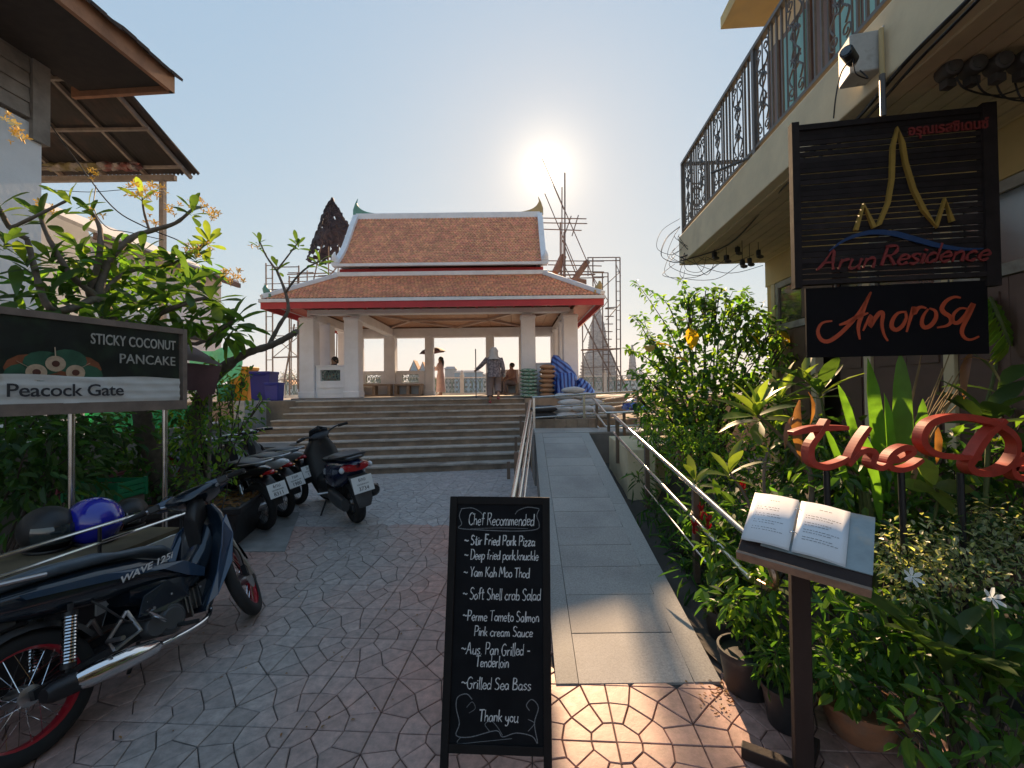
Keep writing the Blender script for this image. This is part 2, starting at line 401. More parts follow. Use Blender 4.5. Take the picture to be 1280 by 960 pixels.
# paving: stones of a stamped rosette pattern, grey and red paint worn through
def paving_mat(name, grey):
    m = bpy.data.materials.new(name); m.use_nodes = True; t = m.node_tree; t.nodes.clear(); N = t.nodes.new; L = t.links.new
    o = N('ShaderNodeOutputMaterial'); b = N('ShaderNodeBsdfPrincipled'); L(b.outputs[0], o.inputs[0])
    geo = N('ShaderNodeNewGeometry'); oi = N('ShaderNodeObjectInfo')
    big = N('ShaderNodeTexNoise'); big.inputs['Scale'].default_value = 1.1; big.inputs['Detail'].default_value = 4; L(geo.outputs[0], big.inputs['Vector'])
    fine = N('ShaderNodeTexNoise'); fine.inputs['Scale'].default_value = 18; fine.inputs['Detail'].default_value = 8; fine.inputs['Roughness'].default_value = .7; L(geo.outputs[0], fine.inputs['Vector'])
    sep = N('ShaderNodeSeparateXYZ'); L(geo.outputs[0], sep.inputs[0])
    # worn to grey along the walking line (x about -1.1), red kept along the edges
    mm = N('ShaderNodeMath'); mm.operation = 'MULTIPLY_ADD'; L(sep.outputs[1], mm.inputs[0]); mm.inputs[1].default_value = .12; mm.inputs[2].default_value = 1.15
    ax = N('ShaderNodeMath'); ax.operation = 'ADD'; L(sep.outputs[0], ax.inputs[0]); L(mm.outputs[0], ax.inputs[1])
    ab = N('ShaderNodeMath'); ab.operation = 'ABSOLUTE'; L(ax.outputs[0], ab.inputs[0])
    n2 = N('ShaderNodeMath'); n2.operation = 'MULTIPLY_ADD'; L(big.outputs[0], n2.inputs[0]); n2.inputs[1].default_value = 1.5; n2.inputs[2].default_value = -.75
    su = N('ShaderNodeMath'); su.operation = 'ADD'; L(ab.outputs[0], su.inputs[0]); L(n2.outputs[0], su.inputs[1])
    f2 = N('ShaderNodeMath'); f2.operation = 'MULTIPLY_ADD'; L(fine.outputs[0], f2.inputs[0]); f2.inputs[1].default_value = .7; f2.inputs[2].default_value = -.35
    s2 = N('ShaderNodeMath'); s2.operation = 'ADD'; L(su.outputs[0], s2.inputs[0]); L(f2.outputs[0], s2.inputs[1])
    mr = N('ShaderNodeMapRange'); mr.inputs[1].default_value = .15; mr.inputs[2].default_value = 1.05; L(s2.outputs[0], mr.inputs[0])
    mx = N('ShaderNodeMix'); mx.data_type = 'RGBA'; L(mr.outputs[0], mx.inputs['Factor'])
    mx.inputs['A'].default_value = (.32, .285, .265, 1); mx.inputs['B'].default_value = (.43, .25, .205, 1)
    if grey: mx.inputs['A'].default_value = (.38, .37, .36, 1); mx.inputs['B'].default_value = (.40, .37, .36, 1)
    mul = None
    q = N('ShaderNodeMapRange'); q.inputs[1].default_value = .25; q.inputs[2].default_value = .75; q.inputs[3].default_value = .52; q.inputs[4].default_value = 1.38; L(fine.outputs[0], q.inputs[0])
    r1 = N('ShaderNodeMath'); r1.operation = 'ADD'; L(oi.outputs['Random'], r1.inputs[0]); L(geo.outputs['Random Per Island'], r1.inputs[1])
    fr = N('ShaderNodeMath'); fr.operation = 'FRACT'; L(r1.outputs[0], fr.inputs[0])
    q2 = N('ShaderNodeMapRange'); q2.inputs[3].default_value = .88; q2.inputs[4].default_value = 1.12; L(fr.outputs[0], q2.inputs[0])
    k = N('ShaderNodeMath'); k.operation = 'MULTIPLY'; L(q.outputs[0], k.inputs[0]); L(q2.outputs[0], k.inputs[1])
    hs = N('ShaderNodeHueSaturation'); L(mx.outputs['Result'], hs.inputs['Color']); L(k.outputs[0], hs.inputs['Value']); L(hs.outputs[0], b.inputs['Base Color'])
    rr = N('ShaderNodeMapRange'); rr.inputs[3].default_value = .38; rr.inputs[4].default_value = .7; L(fine.outputs[0], rr.inputs[0]); L(rr.outputs[0], b.inputs['Roughness'])
    bp = N('ShaderNodeBump'); bp.inputs['Strength'].default_value = .35; bp.inputs['Distance'].default_value = .006; L(fine.outputs[0], bp.inputs['Height']); L(bp.outputs[0], b.inputs['Normal'])
    return m
PAVE = paving_mat('red_grey_stamped_stone', False); PAVEG = paving_mat('grey_stamped_stone', True)
TS = .38
G0 = gnd(771, 927.6)
QUAD = [[(0, 0), (.3, 0), (.285, .125), (.125, .285), (0, .3)], [(.3, 0), (.65, 0), (.61, .25), (.51, .37), (.285, .125)],
        [(.285, .125), (.51, .37), (.26, .62), (.125, .285)], [(0, .3), (.125, .285), (.26, .62), (0, .65)],
        [(.65, 0), (1, 0), (1, .33), (.61, .25)], [(.61, .25), (1, .33), (.66, .70), (.51, .37)],
        [(.51, .37), (.66, .70), (.35, 1), (.26, .62)], [(0, .65), (.26, .62), (.35, 1), (0, 1)],
        [(1, .33), (1, 1), (.66, .7)], [(.66, .7), (1, 1), (.35, 1)]]
def inset(poly, d):
    n = len(poly); cx = sum(p[0] for p in poly) / n; cy = sum(p[1] for p in poly) / n; o = []
    for i in range(n):
        a, b, c = V(poly[i - 1]), V(poly[i]), V(poly[(i + 1) % n])
        e1 = (b - a).normalized(); e2 = (c - b).normalized()
        n1 = V((-e1.y, e1.x)); n2 = V((-e2.y, e2.x))
        if n1.dot(V((cx, cy)) - b) < 0: n1 = -n1
        if n2.dot(V((cx, cy)) - b) < 0: n2 = -n2
        bi = n1 + n2; bi.normalize(); k = d / max(.35, bi.dot(n1)); o.append(tuple(b + bi * k))
    return o
def stone_verts(poly, top=0.0):
    p1 = inset(poly, .0022); p2 = inset(poly, .0055); n = len(poly)
    vs = [(x, y, -.02) for x, y in p1] + [(x, y, top - .003) for x, y in p1] + [(x, y, top) for x, y in p2]
    fs = [(i, (i + 1) % n, n + (i + 1) % n, n + i) for i in range(n)] + [(n + i, n + (i + 1) % n, 2 * n + (i + 1) % n, 2 * n + i) for i in range(n)] + [tuple(range(2 * n, 3 * n))]
    return vs, fs
shapes = {}
for qi, q in enumerate(QUAD):
    for sx in (1, -1):
        for sy in (1, -1):
            p = [(x * sx * TS, y * sy * TS) for x, y in q]
            if sx * sy < 0: p = p[::-1]
            cx = sum(a for a, b in p) / len(p); cy = sum(b for a, b in p) / len(p)
            shapes[(qi, sx, sy)] = ([(a - cx, b - cy) for a, b in p], (cx, cy))
meshes = {}
stones = []
def ramp_x(y, side): return (.22 + .0313 * (y - 2.39)) if side == 0 else (1.118 + .0305 * (y - 2.39))
for i in range(-11, 3):
    for j in range(-2, 13):
        for sx in (1, -1):
            for sy in (1, -1):
                for qi in range(10):
                    poly, (cx, cy) = shapes[(qi, sx, sy)]
                    u, v = i * 2 * TS + cx, j * 2 * TS + cy
                    p = G0 + DR * u + DU * v
                    if p.y > 9.6 or p.y < .4 or p.x > (2.3 if p.y < 2.35 else 1.35) or p.x < -7: continue
                    if p.y > 2.46 and p.x > ramp_x(p.y, 0) + (.1 if p.y > 2.7 else 0): continue
                    stones.append((p, qi, sx, sy))
MRED, MGREY = 5.25, 5.25
ang = math.atan2(DR.y, DR.x)
def seen(p):
    if p.y < 1.75 or p.y > 5.3: return False
    x = p.x / p.y * F
    return -560 < x < 330 and not (-.28 < p.x < .18 and p.y > 1.9 and p.y < 4.4 and abs(p.x + .03) < .24) and not (p.x < -1.3 and p.y < 2.9)
near = sorted([s for s in stones if seen(s[0])], key=lambda s: s[0].length)[:296]
nearset = set(id(s) for s in near)
pave = tag(MB().add([(-7.2, .3, -.012), (2.2, .3, -.012), (2.2, 9.8, -.012), (-7.2, 9.8, -.012)], [(0, 1, 2, 3)]).build('pavement', MORTAR), kind='structure')
for s in near:
    p, qi, sx, sy = s; key = (qi, sx, sy)
    if key not in meshes:
        vs, fs = stone_verts(shapes[key][0]); meshes[key] = MB().add(vs, fs).mesh('paving_stone', PAVE)
    piece('paving_stone', meshes[key], p + V((0, 0, random.uniform(-.0018, .0018))), pave, (random.uniform(-.004, .004), random.uniform(-.004, .004), ang))
mr_, mg_ = MB(), MB()
ca, sa = math.cos(ang), math.sin(ang)
for s in stones:
    if id(s) in nearset: continue
    p, qi, sx, sy = s; vs, fs = stone_verts(shapes[(qi, sx, sy)][0], random.uniform(-.002, .002))
    (mg_ if p.y > MGREY else mr_).add([(p.x + x * ca - y * sa, p.y + x * sa + y * ca, z) for x, y, z in vs], fs)
tag(mr_.build('distant_red_stones', PAVE, pave), kind='stuff'); tag(mg_.build('distant_grey_stones', PAVEG, pave), kind='stuff')
# concrete patch with a drain grate beside the planter
CONC = mat('patch_concrete', (.23, .225, .215), rough=.85, var=.25, sc=5, bump=.3)
a = gnd(292, 690); b_ = gnd(356, 690); c = gnd(375, 640); d = gnd(330, 642)
cp = MB().prism([a + V((0, 0, -.01)), b_ + V((0, 0, -.01)), c + V((0, 0, -.01)), d + V((0, 0, -.01))], (0, 0, .016))
tag(cp.build('concrete_patch', CONC), kind='structure')
# ---- ramp
GRAN = mat('granite_slab', (.38, .36, .335), rough=.6, var=.28, sc=90, bump=.15, bsc=200, c2=(.28, .265, .25), c2t=(.42, .7), c2s=2.0, obr=.09)
GRANB = mat('granite_border', (.33, .32, .30), rough=.6, var=.3, sc=90, bump=.15, bsc=200, obr=.08)
def rh(y): return .18 * (y - 2.39)
SLO = math.atan(.18)
rp = MB()
ra, rb = 2.36, 7.3
vs = []
for y in (ra, rb):
    for s_ in (0, 1):
        x = ramp_x(y, s_) + (.02 if s_ == 0 else -.02)
        vs += [(x, y, -.06), (x, y, rh(y) - .028)]
rp.add(vs, [(0, 2, 3, 1), (4, 5, 7, 6), (0, 1, 5, 4), (2, 6, 7, 3), (1, 3, 7, 5)])
rp.prism([(.36, rb, 0), (3.6, rb + .12, 0), (3.6, 8.35, 0), (.36, 8.2, 0)], (0, 0, rh(rb) - .028))
ramp = tag(rp.build('ramp', mat('ramp_concrete', (.2, .19, .18), rough=.9, var=.2)), kind='structure')
ys = [2.39, 2.76, 3.13, 3.47, 3.79, 4.10] + [4.10 + .325 * k for k in range(1, 10)] + [7.27]
def rpt(x, y, dz=0): return V((x, y, rh(y) + dz))
for k in range(len(ys) - 1):
    y0, y1 = ys[k] + .003, ys[k + 1] - .003
    xa0, xa1 = ramp_x(y0, 0) + .125, ramp_x(y1, 0) + .125; xb0, xb1 = ramp_x(y0, 1) - .15, ramp_x(y1, 1) - .14
    dz = random.uniform(0, .003)
    MB().prism([rpt(xa0, y0, -.024 + dz), rpt(xb0, y0, -.024 + dz), rpt(xb1, y1, -.024 + dz), rpt(xa1, y1, -.024 + dz)], (0, 0, .026)).build('granite_slab', GRAN, ramp)
for s_, (wa, wb) in ((0, (0, .121)), (1, (-.146, 0))):
    k = 2.39
    while k < 7.2:
        y0, y1 = k + .002, min(k + 1.1, 7.27) - .002; k += 1.1
        MB().prism([rpt(ramp_x(y0, s_) + wa, y0, -.024), rpt(ramp_x(y0, s_) + wb, y0, -.024), rpt(ramp_x(y1, s_) + wb, y1, -.024), rpt(ramp_x(y1, s_) + wa, y1, -.024)], (0, 0, .029)).build('border_slab', GRANB, ramp)
# landing slabs
hl = rh(rb)
for i in range(6):
    x0 = .38 + i * .53
    MB().prism([(x0 + .003, rb + .004 + .02 * i, hl - .026), (x0 + .527, rb + .004 + .02 * i, hl - .026), (x0 + .527, 8.2, hl - .026), (x0 + .003, 8.2, hl - .026)], (0, 0, .028)).build('granite_slab', GRAN, ramp)
# ---- stone steps
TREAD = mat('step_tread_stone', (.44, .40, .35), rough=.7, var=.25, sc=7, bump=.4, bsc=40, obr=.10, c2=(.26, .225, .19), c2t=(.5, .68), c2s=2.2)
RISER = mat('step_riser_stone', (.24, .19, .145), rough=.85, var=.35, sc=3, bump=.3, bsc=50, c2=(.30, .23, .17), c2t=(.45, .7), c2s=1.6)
PLATC = mat('platform_paving', (.27, .25, .23), rough=.75, var=.2, sc=4, bump=.2)
YA = R(9)
def stepline(y, x): return y + (x - 0) * math.tan(YA)       # front line of a step at x
steps = thing('stone_steps', 'wide flight of worn stone steps leading up to the pavilion platform', 'steps', (-2.2, 9, 0))
XL, XR = -6.2, .33
for k in range(1, 11):
    y0 = 8.95 + .3 * (k - 1); z = .14 * k; xl = XL + (.12 * (k - 1) if k < 8 else .84)
    m = MB(); yb = 12.4
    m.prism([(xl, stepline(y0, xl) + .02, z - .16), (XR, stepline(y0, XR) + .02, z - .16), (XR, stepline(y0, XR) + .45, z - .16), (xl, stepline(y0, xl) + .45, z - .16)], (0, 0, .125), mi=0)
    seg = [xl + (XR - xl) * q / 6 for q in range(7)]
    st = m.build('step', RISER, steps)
    for q in range(6):
        a0, a1 = seg[q] + .002, seg[q + 1] - .002
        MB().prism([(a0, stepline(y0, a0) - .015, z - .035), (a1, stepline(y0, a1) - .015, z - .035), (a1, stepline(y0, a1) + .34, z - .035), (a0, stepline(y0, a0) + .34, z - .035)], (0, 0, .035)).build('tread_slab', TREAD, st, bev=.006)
HP = 1.40
m = MB()
fy = stepline(8.95 + .3 * 9, 0) + .3
fa, fb = stepline(11.65, XL) + .30, stepline(11.65, XR) + .30
m.prism([(XL - 1.2, fa - .16, -.03), (XR, fb, -.03), (XR, 11.55, -.03), (3.6, 11.3, -.03), (14, 11.3, -.03), (14, 18.6, -.03), (-13, 18.6, -.03), (-13, fa - .3, -.03)], (0, 0, HP + .027 - .004))
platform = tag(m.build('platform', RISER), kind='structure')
# paving slabs over the platform
pm = MB()
for i in range(-21, 24):
    for j in range(0, 12):
        x0, y0 = i * .6, 11.2 + j * .6
        cx_, cy_ = x0 + .3, y0 + .3
        if cy_ < stepline(11.65, min(cx_, XR)) + .55 or (cx_ > XR and cy_ < 11.9) or cy_ > 18.5: continue
        pm.prism([(x0 + .003, y0 + .003, HP - .01), (x0 + .597, y0 + .003, HP - .01), (x0 + .597, y0 + .597, HP - .01), (x0 + .003, y0 + .597, HP - .01)], (0, 0, .014))
tag(pm.build('distant_platform_slabs', PLATC, platform), kind='stuff')
# white coping at the left end of the flight, and the retaining ledge that carries the sacks
m = MB()
for z0, z1, y0, y1 in ((0, .5, 8.2, 9.0), (0, 1.0, 9.0, 10.1), (0, 1.42, 10.1, 11.2)):
    m.box((XL - .12 - (9 - y0) * .0, (y0 + y1) / 2, (z0 + z1) / 2), (.24, y1 - y0 - .003, z1 - z0))
tag(m.build('stair_cheek_wall', mat('grey_plaster', (.42, .42, .42), rough=.85, var=.2)), 'grey stepped cheek wall closing the left end of the stone steps', 'wall')
TW = mat('brown_wall_tile', (.27, .20, .145), rough=.7, var=.3, sc=8, bump=.2, obr=.12)
ledge = tag(MB().prism([(.37, 8.22, 0), (1.62, 8.40, 0), (3.8, 8.5, 0), (3.8, 11.5, 0), (.37, 11.5, 0)], (0, 0, 1.02)).build('sack_ledge', RISER), kind='structure')
for i in range(6):
    for j in range(1):
        x0 = .38 + i * .21
        MB().prism([(x0 + .002, 8.2, .86), (x0 + .207, 8.2, .86), (x0 + .207, 8.222 + .03 * i, .86), (x0 + .002, 8.222 + .03 * i, .86)], (0, 0, .19)).build('wall_tile', TW, ledge)
# ================================================================ pavilion
RTILE = mat('terracotta_roof_tile', (.70, .32, .17), rough=.65, var=.2, sc=5, isl=.18, c2=(.56, .24, .13), c2t=(.5, .75), c2s=1.2)
ROOFW = mat('white_roof_trim', (.70, .73, .76), rough=.6, var=.1, sc=3)
REDP = mat('red_fascia_paint', (.46, .03, .04), rough=.5, var=.12, sc=4)
WOODC = mat('brown_ceiling_board', (.42, .23, .14), rough=.6, var=.2, sc=6, obr=.1)
GREENT = mat('green_glazed_finial', (.10, .26, .20), rough=.35, var=.2, sc=8)
GOLDT = mat('ochre_glazed_finial', (.42, .30, .12), rough=.35, var=.2, sc=8)
LATT = mat('green_lattice_paint', (.16, .24, .22), rough=.6, var=.2, sc=15)
DARKO = mat('gap_shade_black', (.03, .03, .03), rough=.9)
PX = -2.04
pav = thing('pavilion', 'white columned riverside pavilion with two tiered orange tiled roof and red fascia', 'pavilion', (PX, 14.3, HP))
fl = HP + .05
MB().box((PX, 14.3, HP + .027), (8.1, 4.6, .046)).build('plinth', PLATC, pav)
colx = [-5.75, -4.50, .47, 1.66]
coly = [12.4, 13.5, 15.1, 16.2]
spots = [(x, y) for x in colx for y in (12.4, 16.2)] + [(x, y) for x in (-5.75, 1.66) for y in (13.5, 15.1)] + [(-3.05, 16.2), (-.80, 16.2)]
cm = MB(); cm.box((0, 0, 1.14), (.42, .42, 2.28), taper=.95)
cm.box((0, 0, .09), (.455, .455, .18)); cm.box((0, 0, 2.22), (.44, .44, .08))
cme = cm.mesh('column', WHITE)
for x, y in spots:
    o = piece('column', cme, (x, y, fl), pav, scale=((1, 1, 1) if x in colx else (.75, .75, 1)))
    b = o.modifiers.new('bevel', 'BEVEL'); b.width = .02; b.segments = 2
bm_ = fl + 2.15
for y in (12.4, 16.2):
    top = .33 if y > 13 else .12
    bo = bm_ if y > 13 else bm_ + .21
    MB().box((PX, y, bo + top / 2 - .0), (7.4, .30, top + .003)).build('beam', WHITE, pav)
for x in colx: MB().box((x, 14.3, bm_ + .20), (.28, 3.5, .255)).build('beam', WHITE, pav)
# ceiling boards with diagonal ribs
cz = bm_ + .37
nb = 19
for i in range(nb):
    x0 = -5.6 + i * 7.1 / nb
    MB().box((x0 + .185, 14.3, cz + .012 + .004 * (i % 2)), (.362, 3.7, .02)).build('ceiling_board', WOODC, pav)
for x0, x1, y0, y1 in ((-4.5, -3.3, 12.6, 14.3), (-4.5, -3.3, 16.0, 14.3), (.47, -.75, 12.6, 14.3), (.47, -.75, 16.0, 14.3), (-3.3, -.75, 14.3, 14.3),
                       (-5.6, -4.7, 12.6, 13.9), (1.5, .65, 12.6, 13.9), (-2.0, -3.3, 16, 14.3), (-2.0, -.75, 16, 14.3)):
    MB().beam((x0, y0, cz - .03), (x1, y1, cz - .03), .10, .07).build('ceiling_rib', mat('rib_paint', (.50, .36, .30), rough=.6) if 'rib_paint' not in bpy.data.materials else bpy.data.materials['rib_paint'], pav)
# low walls with lattice panels
def lattice(mb, x, y, z, w_, h_, ax):
    X = V((1, 0, 0)) if ax == 0 else V((0, 1, 0)); Z = V((0, 0, 1)); n = 3; r = h_ / 2
    c = V((x, y, z))
    for k in range(n):
        cc = c + X * ((k - (n - 1) / 2) * w_ / n)
        pts = [cc + X * (w_ / n / 2 * .95 * math.cos(a)) + Z * (r * .95 * math.sin(a)) for a in [2 * PI * q / 14 for q in range(14)]]
        mb.tube(pts, .013, n=5, closed=True)
        for a in range(4):
            d = X * (w_ / n / 2 * math.cos(a * PI / 4)) + Z * (r * math.sin(a * PI / 4)); mb.tube([cc - d, cc + d], .011, n=5)
    for s_ in (-1, 1): mb.box(c + Z * (s_ * r), (w_ if ax == 0 else .03, .03 if ax == 0 else w_, .02)); mb.box(c + X * (s_ * w_ / 2), (.02 if ax == 0 else .03, .03 if ax == 0 else .02, 2 * r))
def lowwall(x0, x1, y, ax=0):
    ln = x1 - x0; c = (x0 + x1) / 2
    def bx(mb, u, z, lu, lz, t=.22):
        if ax == 0: mb.box((c + u, y, fl + z), (lu, t, lz))
        else: mb.box((y, c + u, fl + z), (t, lu, lz))
    pw = min(.62, ln * .7); m = MB()
    bx(m, 0, .24, ln, .48); bx(m, 0, .84, ln, .10); bx(m, 0, .905, ln, .03, .28)
    sd = (ln - pw) / 2
    for s_ in (-1, 1): bx(m, s_ * (ln / 2 - sd / 2), .635, sd, .31)
    bx(m, 0, .30, ln, .04, .26); bx(m, 0, .13, ln, .03, .25)
    wl = m.build('low_wall', WHITE, pav)
    lm = MB(); lattice(lm, c if ax == 0 else y, y if ax == 0 else c, fl + .635, pw, .31, ax)
    lm.build('lattice', LATT, wl)
for y in (12.4, 16.2):
    lowwall(-5.53, -4.72, y); lowwall(.69, 1.44, y)
lowwall(-4.28, -3.22, 16.2); lowwall(-.63, .25, 16.2)
for x in (-5.75, 1.66):
    lowwall(12.62, 13.28, x, 1); lowwall(13.72, 14.88, x, 1); lowwall(15.32, 15.98, x, 1)
# --- roofs
EY0, EY1, EX0, EX1 = 11.25, 17.35, PX - 4.42, PX + 4.42       # eave rectangle
TY0, TY1, TX0, TX1 = 12.70, 15.90, PX - 3.02, PX + 3.02      # top of the skirt roof
ZE, ZT = 4.02, 4.98
# fascia and soffit
m = MB()
for (x0, y0, x1, y1) in ((EX0, EY0, EX1, EY0), (EX1, EY0, EX1, EY1), (EX1, EY1, EX0, EY1), (EX0, EY1, EX0, EY0)):
    m.beam((x0, y0, ZE - .155), (x1, y1, ZE - .155), .05, .165)
m.build('fascia', REDP, pav)
m = MB()
for (x0, y0, x1, y1) in ((EX0 - .05, EY0, EX1 + .05, EY0), (EX1, EY0, EX1, EY1), (EX1 + .05, EY1, EX0 - .05, EY1), (EX0, EY1, EX0, EY0)):
    m.beam((x0, y0, ZE - .03), (x1, y1, ZE - .03), .12, .085)
m.build('eave_strip', ROOFW, pav)
m = MB(); e = .03; zs = ZE - .06
inn = [(-5.9, 12.22), (1.82, 12.22), (1.82, 16.38), (-5.9, 16.38)]
outc = [(EX0 + e, EY0 + e), (EX1 - e, EY0 + e), (EX1 - e, EY1 - e), (EX0 + e, EY1 - e)]
for i in range(4):
    j = (i + 1) % 4
    m.add([(*outc[i], zs), (*outc[j], zs), (*inn[j], zs + .02), (*inn[i], zs + .02)], [(0, 1, 2, 3)])
m.build('soffit', mat('red_brown_soffit', (.40, .08, .06), rough=.6, var=.15), pav)
m = MB()
for x in [EX0 + .3 + k * .52 for k in range(17)]:
    m.beam((x, EY0 + .1, zs - .03), (x, 12.2, zs - .02), .05, .05); m.beam((x, EY1 - .1, zs - .03), (x, 16.4, zs - .02), .05, .05)
tag(m.build('rafter_tails', REDP, pav), kind='stuff')
# tiles: small pointed tiles laid in real courses
def tile_field(mb, P, nrm, u0, u1, v_rows, row_fn, tw=.098):
    pass
def tiled_plane(mb, bl, br, tl, tr, th=.085, tw=.1):
    bl, br, tl, tr = V(bl), V(br), V(tl), V(tr)
    up = ((tl + tr) / 2 - (bl + br) / 2); rows = max(1, int(up.length / th)); u = (br - bl).normalized(); upn = (up - u * up.dot(u)).normalized(); n = u.cross(upn)
    if n.z < 0: n = -n
    for r in range(rows):
        t = r / rows; a = bl.lerp(tl, t); b = br.lerp(tr, t); ln = (b - a).length; k = int(ln / tw); off = (tw / 2 if r % 2 else 0) + (ln - k * tw) / 2
        stp = up.length / rows
        for i in range(k if r % 2 == 0 else k - 1):
            c = a + u * (off + (i + .5) * tw) + n * random.uniform(0, .004)
            h = tw * .49; lo = c + n * .026 - upn * .03; hi = c + n * .004 + upn * (stp * 1.2)
            mb.add([lo, c + u * h + n * .022 + upn * stp * .35, hi + u * h, hi - u * h, c - u * h + n * .022 + upn * stp * .35,
                    lo - n * .018, c + u * h + n * .004 + upn * stp * .35, c - u * h + n * .004 + upn * stp * .35],
                   [(0, 1, 2, 3, 4), (5, 6, 1, 0), (7, 5, 0, 4)])
sk = MB(); z0, z1 = ZE + .03, ZT
E = [(EX0, EY0, z0), (EX1, EY0, z0), (EX1, EY1, z0), (EX0, EY1, z0)]
Tt = [(TX0, TY0, z1), (TX1, TY0, z1), (TX1, TY1, z1), (TX0, TY1, z1)]
deck = MB()
for i in range(4):
    j = (i + 1) % 4
    deck.add([E[i], E[j], Tt[j], Tt[i]], [(0, 1, 2, 3)])
    tiled_plane(sk, E[i], E[j], Tt[i], Tt[j])
ud = deck.build('skirt_roof', mat('roof_underlay', (.20, .08, .05), rough=.9), pav)
tag(sk.build('roof_tiles', RTILE, ud), kind='stuff')
for i in range(4):
    a, b = V(E[i]), V(Tt[i]); m = MB(); m.beam(a + V((0, 0, .05)), b + V((0, 0, .05)), .20, .12); m.build('hip_cap', ROOFW, pav, bev=.02)
m = MB()
for i in range(4):
    j = (i + 1) % 4; a, b = V(Tt[i]), V(Tt[j]); d = (b - a).normalized() * .09; m.beam(a - d + V((0, 0, .05)), b + d + V((0, 0, .05)), .20, .13)
m.build('skirt_top_cap', ROOFW, pav, bev=.02)
for y in (TY0 + .12, TY1 - .12):
    m = MB(); m.beam((TX0 + .02, y, 5.12), (TX1 - .02, y, 5.12), .08, .21); m.build('clerestory_band', REDP, pav)
MB().box((PX, 14.3, 5.1), (5.6, 2.8, .3)).build('clerestory', WHITE, pav)
# upper gabled roof, concave profile
RZ = 7.22
half = [(-1.72, 5.30), (-1.42, 5.58), (-1.05, 6.03), (-.66, 6.55), (-.30, 7.02), (0, 7.34)]
half = [(-1.74, 5.27), (-1.46, 5.50), (-1.10, 5.86), (-.72, 6.36), (-.36, 6.88), (0, 7.34)]
ux0, ux1 = PX - 3.0, PX + 3.0
deck = MB(); ut = MB()
for s_ in (1, -1):
    for a, b in zip(half[:-1], half[1:]):
        q = [(ux0, 14.3 + a[0] * s_, a[1]), (ux1, 14.3 + a[0] * s_, a[1]), (ux1, 14.3 + b[0] * s_, b[1]), (ux0, 14.3 + b[0] * s_, b[1])]
        deck.add(q, [(0, 1, 2, 3)]); tiled_plane(ut, q[0], q[1], q[3], q[2])
    a, b = half[0], half[1]                # the separate lowest courses, slightly proud
ud = deck.build('upper_roof', bpy.data.materials['roof_underlay'], pav); tag(ut.build('roof_tiles', RTILE, ud), kind='stuff')
for y in (14.3 - 1.76, 14.3 + 1.76):
    m = MB(); m.beam((ux0 - .1, y, 5.27), (ux1 + .1, y, 5.27), .10, .075); m.build('upper_eave_strip', ROOFW, pav)
for x in (ux0, ux1):
    m = MB()
    poly = [(x, 14.3 + a[0], a[1]) for a in half] + [(x, 14.3 - a[0], a[1]) for a in half[::-1][1:]]
    m.prism(poly, (.06 if x < PX else -.06, 0, 0))
    m.build('gable', WHITE, pav, fix=True)
for sx, x in ((-1, ux0), (1, ux1)):
    m = MB()
    for s_ in (1, -1):
        pr = smooth_path([V((0, a[0] * s_, a[1])) for a in half], 3)
        rings = []
        for i, p in enumerate(pr):
            t = (pr[min(i + 1, len(pr) - 1)] - pr[max(0, i - 1)]).normalized(); nn = V((0, -t.z, t.y)) * (1 if s_ > 0 else -1)
            c = V((x, 14.3 + p.y, p.z + .02)); xo = V((sx * .10, 0, 0)); 
            rings.append([c - xo * .6 - nn * .10, c + xo - nn * .10, c + xo + nn * .10, c - xo * .6 + nn * .10])
        m.loft(rings)
    m.build('bargeboard', ROOFW, pav, smooth=40, fix=True)
m = MB(); m.beam((ux0 - .03, 14.3, 7.37), (ux1 + .03, 14.3, 7.37), .16, .20); m.build('ridge_cap', ROOFW, pav, bev=.02)
for sx, x, mt in ((-1, ux0, GREENT), (1, ux1, GOLDT)):
    pts = [(-.85, 7.44), (-.5, 7.49), (-.25, 7.56), (-.08, 7.68), (0.02, 7.86)]
    base = [(-.85, 7.40), (-.5, 7.40), (-.25, 7.38), (-.02, 7.36), (.10, 7.36)]
    rings = []
    tp = smooth_path([V((q[0], 0, q[1])) for q in pts], 3); bp_ = smooth_path([V((q[0], 0, q[1])) for q in base], 3)
    for (a, b), (c, d) in [((q1.x, q1.z), (q2.x, q2.z)) for q1, q2 in zip(tp, bp_)]:
        wd = .05
        rings.append([V((x + sx * a * 1.0, 14.3 - wd, b)), V((x + sx * a, 14.3 + wd, b)), V((x + sx * c, 14.3 + wd, d)), V((x + sx * c, 14.3 - wd, d))])
    m = MB().loft(rings); m.tube([(x + sx * .06, 14.3, 7.36), (x + sx * .08, 14.3, 7.6), (x + sx * .04, 14.3, 7.8), (x - sx * .02, 14.3, 7.98)], [.08, .06, .035, .008], n=8)
    m.build('ridge_finial', mt, pav, smooth=50, fix=True)
def foot_finial(x, y, z, sx, sy, s=1.0, mt=GREENT):
    m = MB(); m.box((x, y, z + .06 * s), (.20 * s, .20 * s, .12 * s))
    m.tube([(x, y, z + .1 * s), (x + sx * .05 * s, y + sy * .05 * s, z + .2 * s), (x + sx * .12 * s, y + sy * .1 * s, z + .28 * s), (x + sx * .10 * s, y + sy * .08 * s, z + .38 * s)], [.10 * s, .11 * s, .07 * s, .03 * s], n=8)
    m.build('corner_finial', mt, pav, smooth=50)
foot_finial(EX0 + .12, EY0 + .12, ZE + .06, -.6, -.6, .9, GREENT); foot_finial(EX1 - .12, EY0 + .12, ZE + .06, .6, -.6, .9, GOLDT)
foot_finial(EX0 + .12, EY1 - .12, ZE + .06, -.6, .6, .9); foot_finial(EX1 - .12, EY1 - .12, ZE + .06, .6, .6, .9)
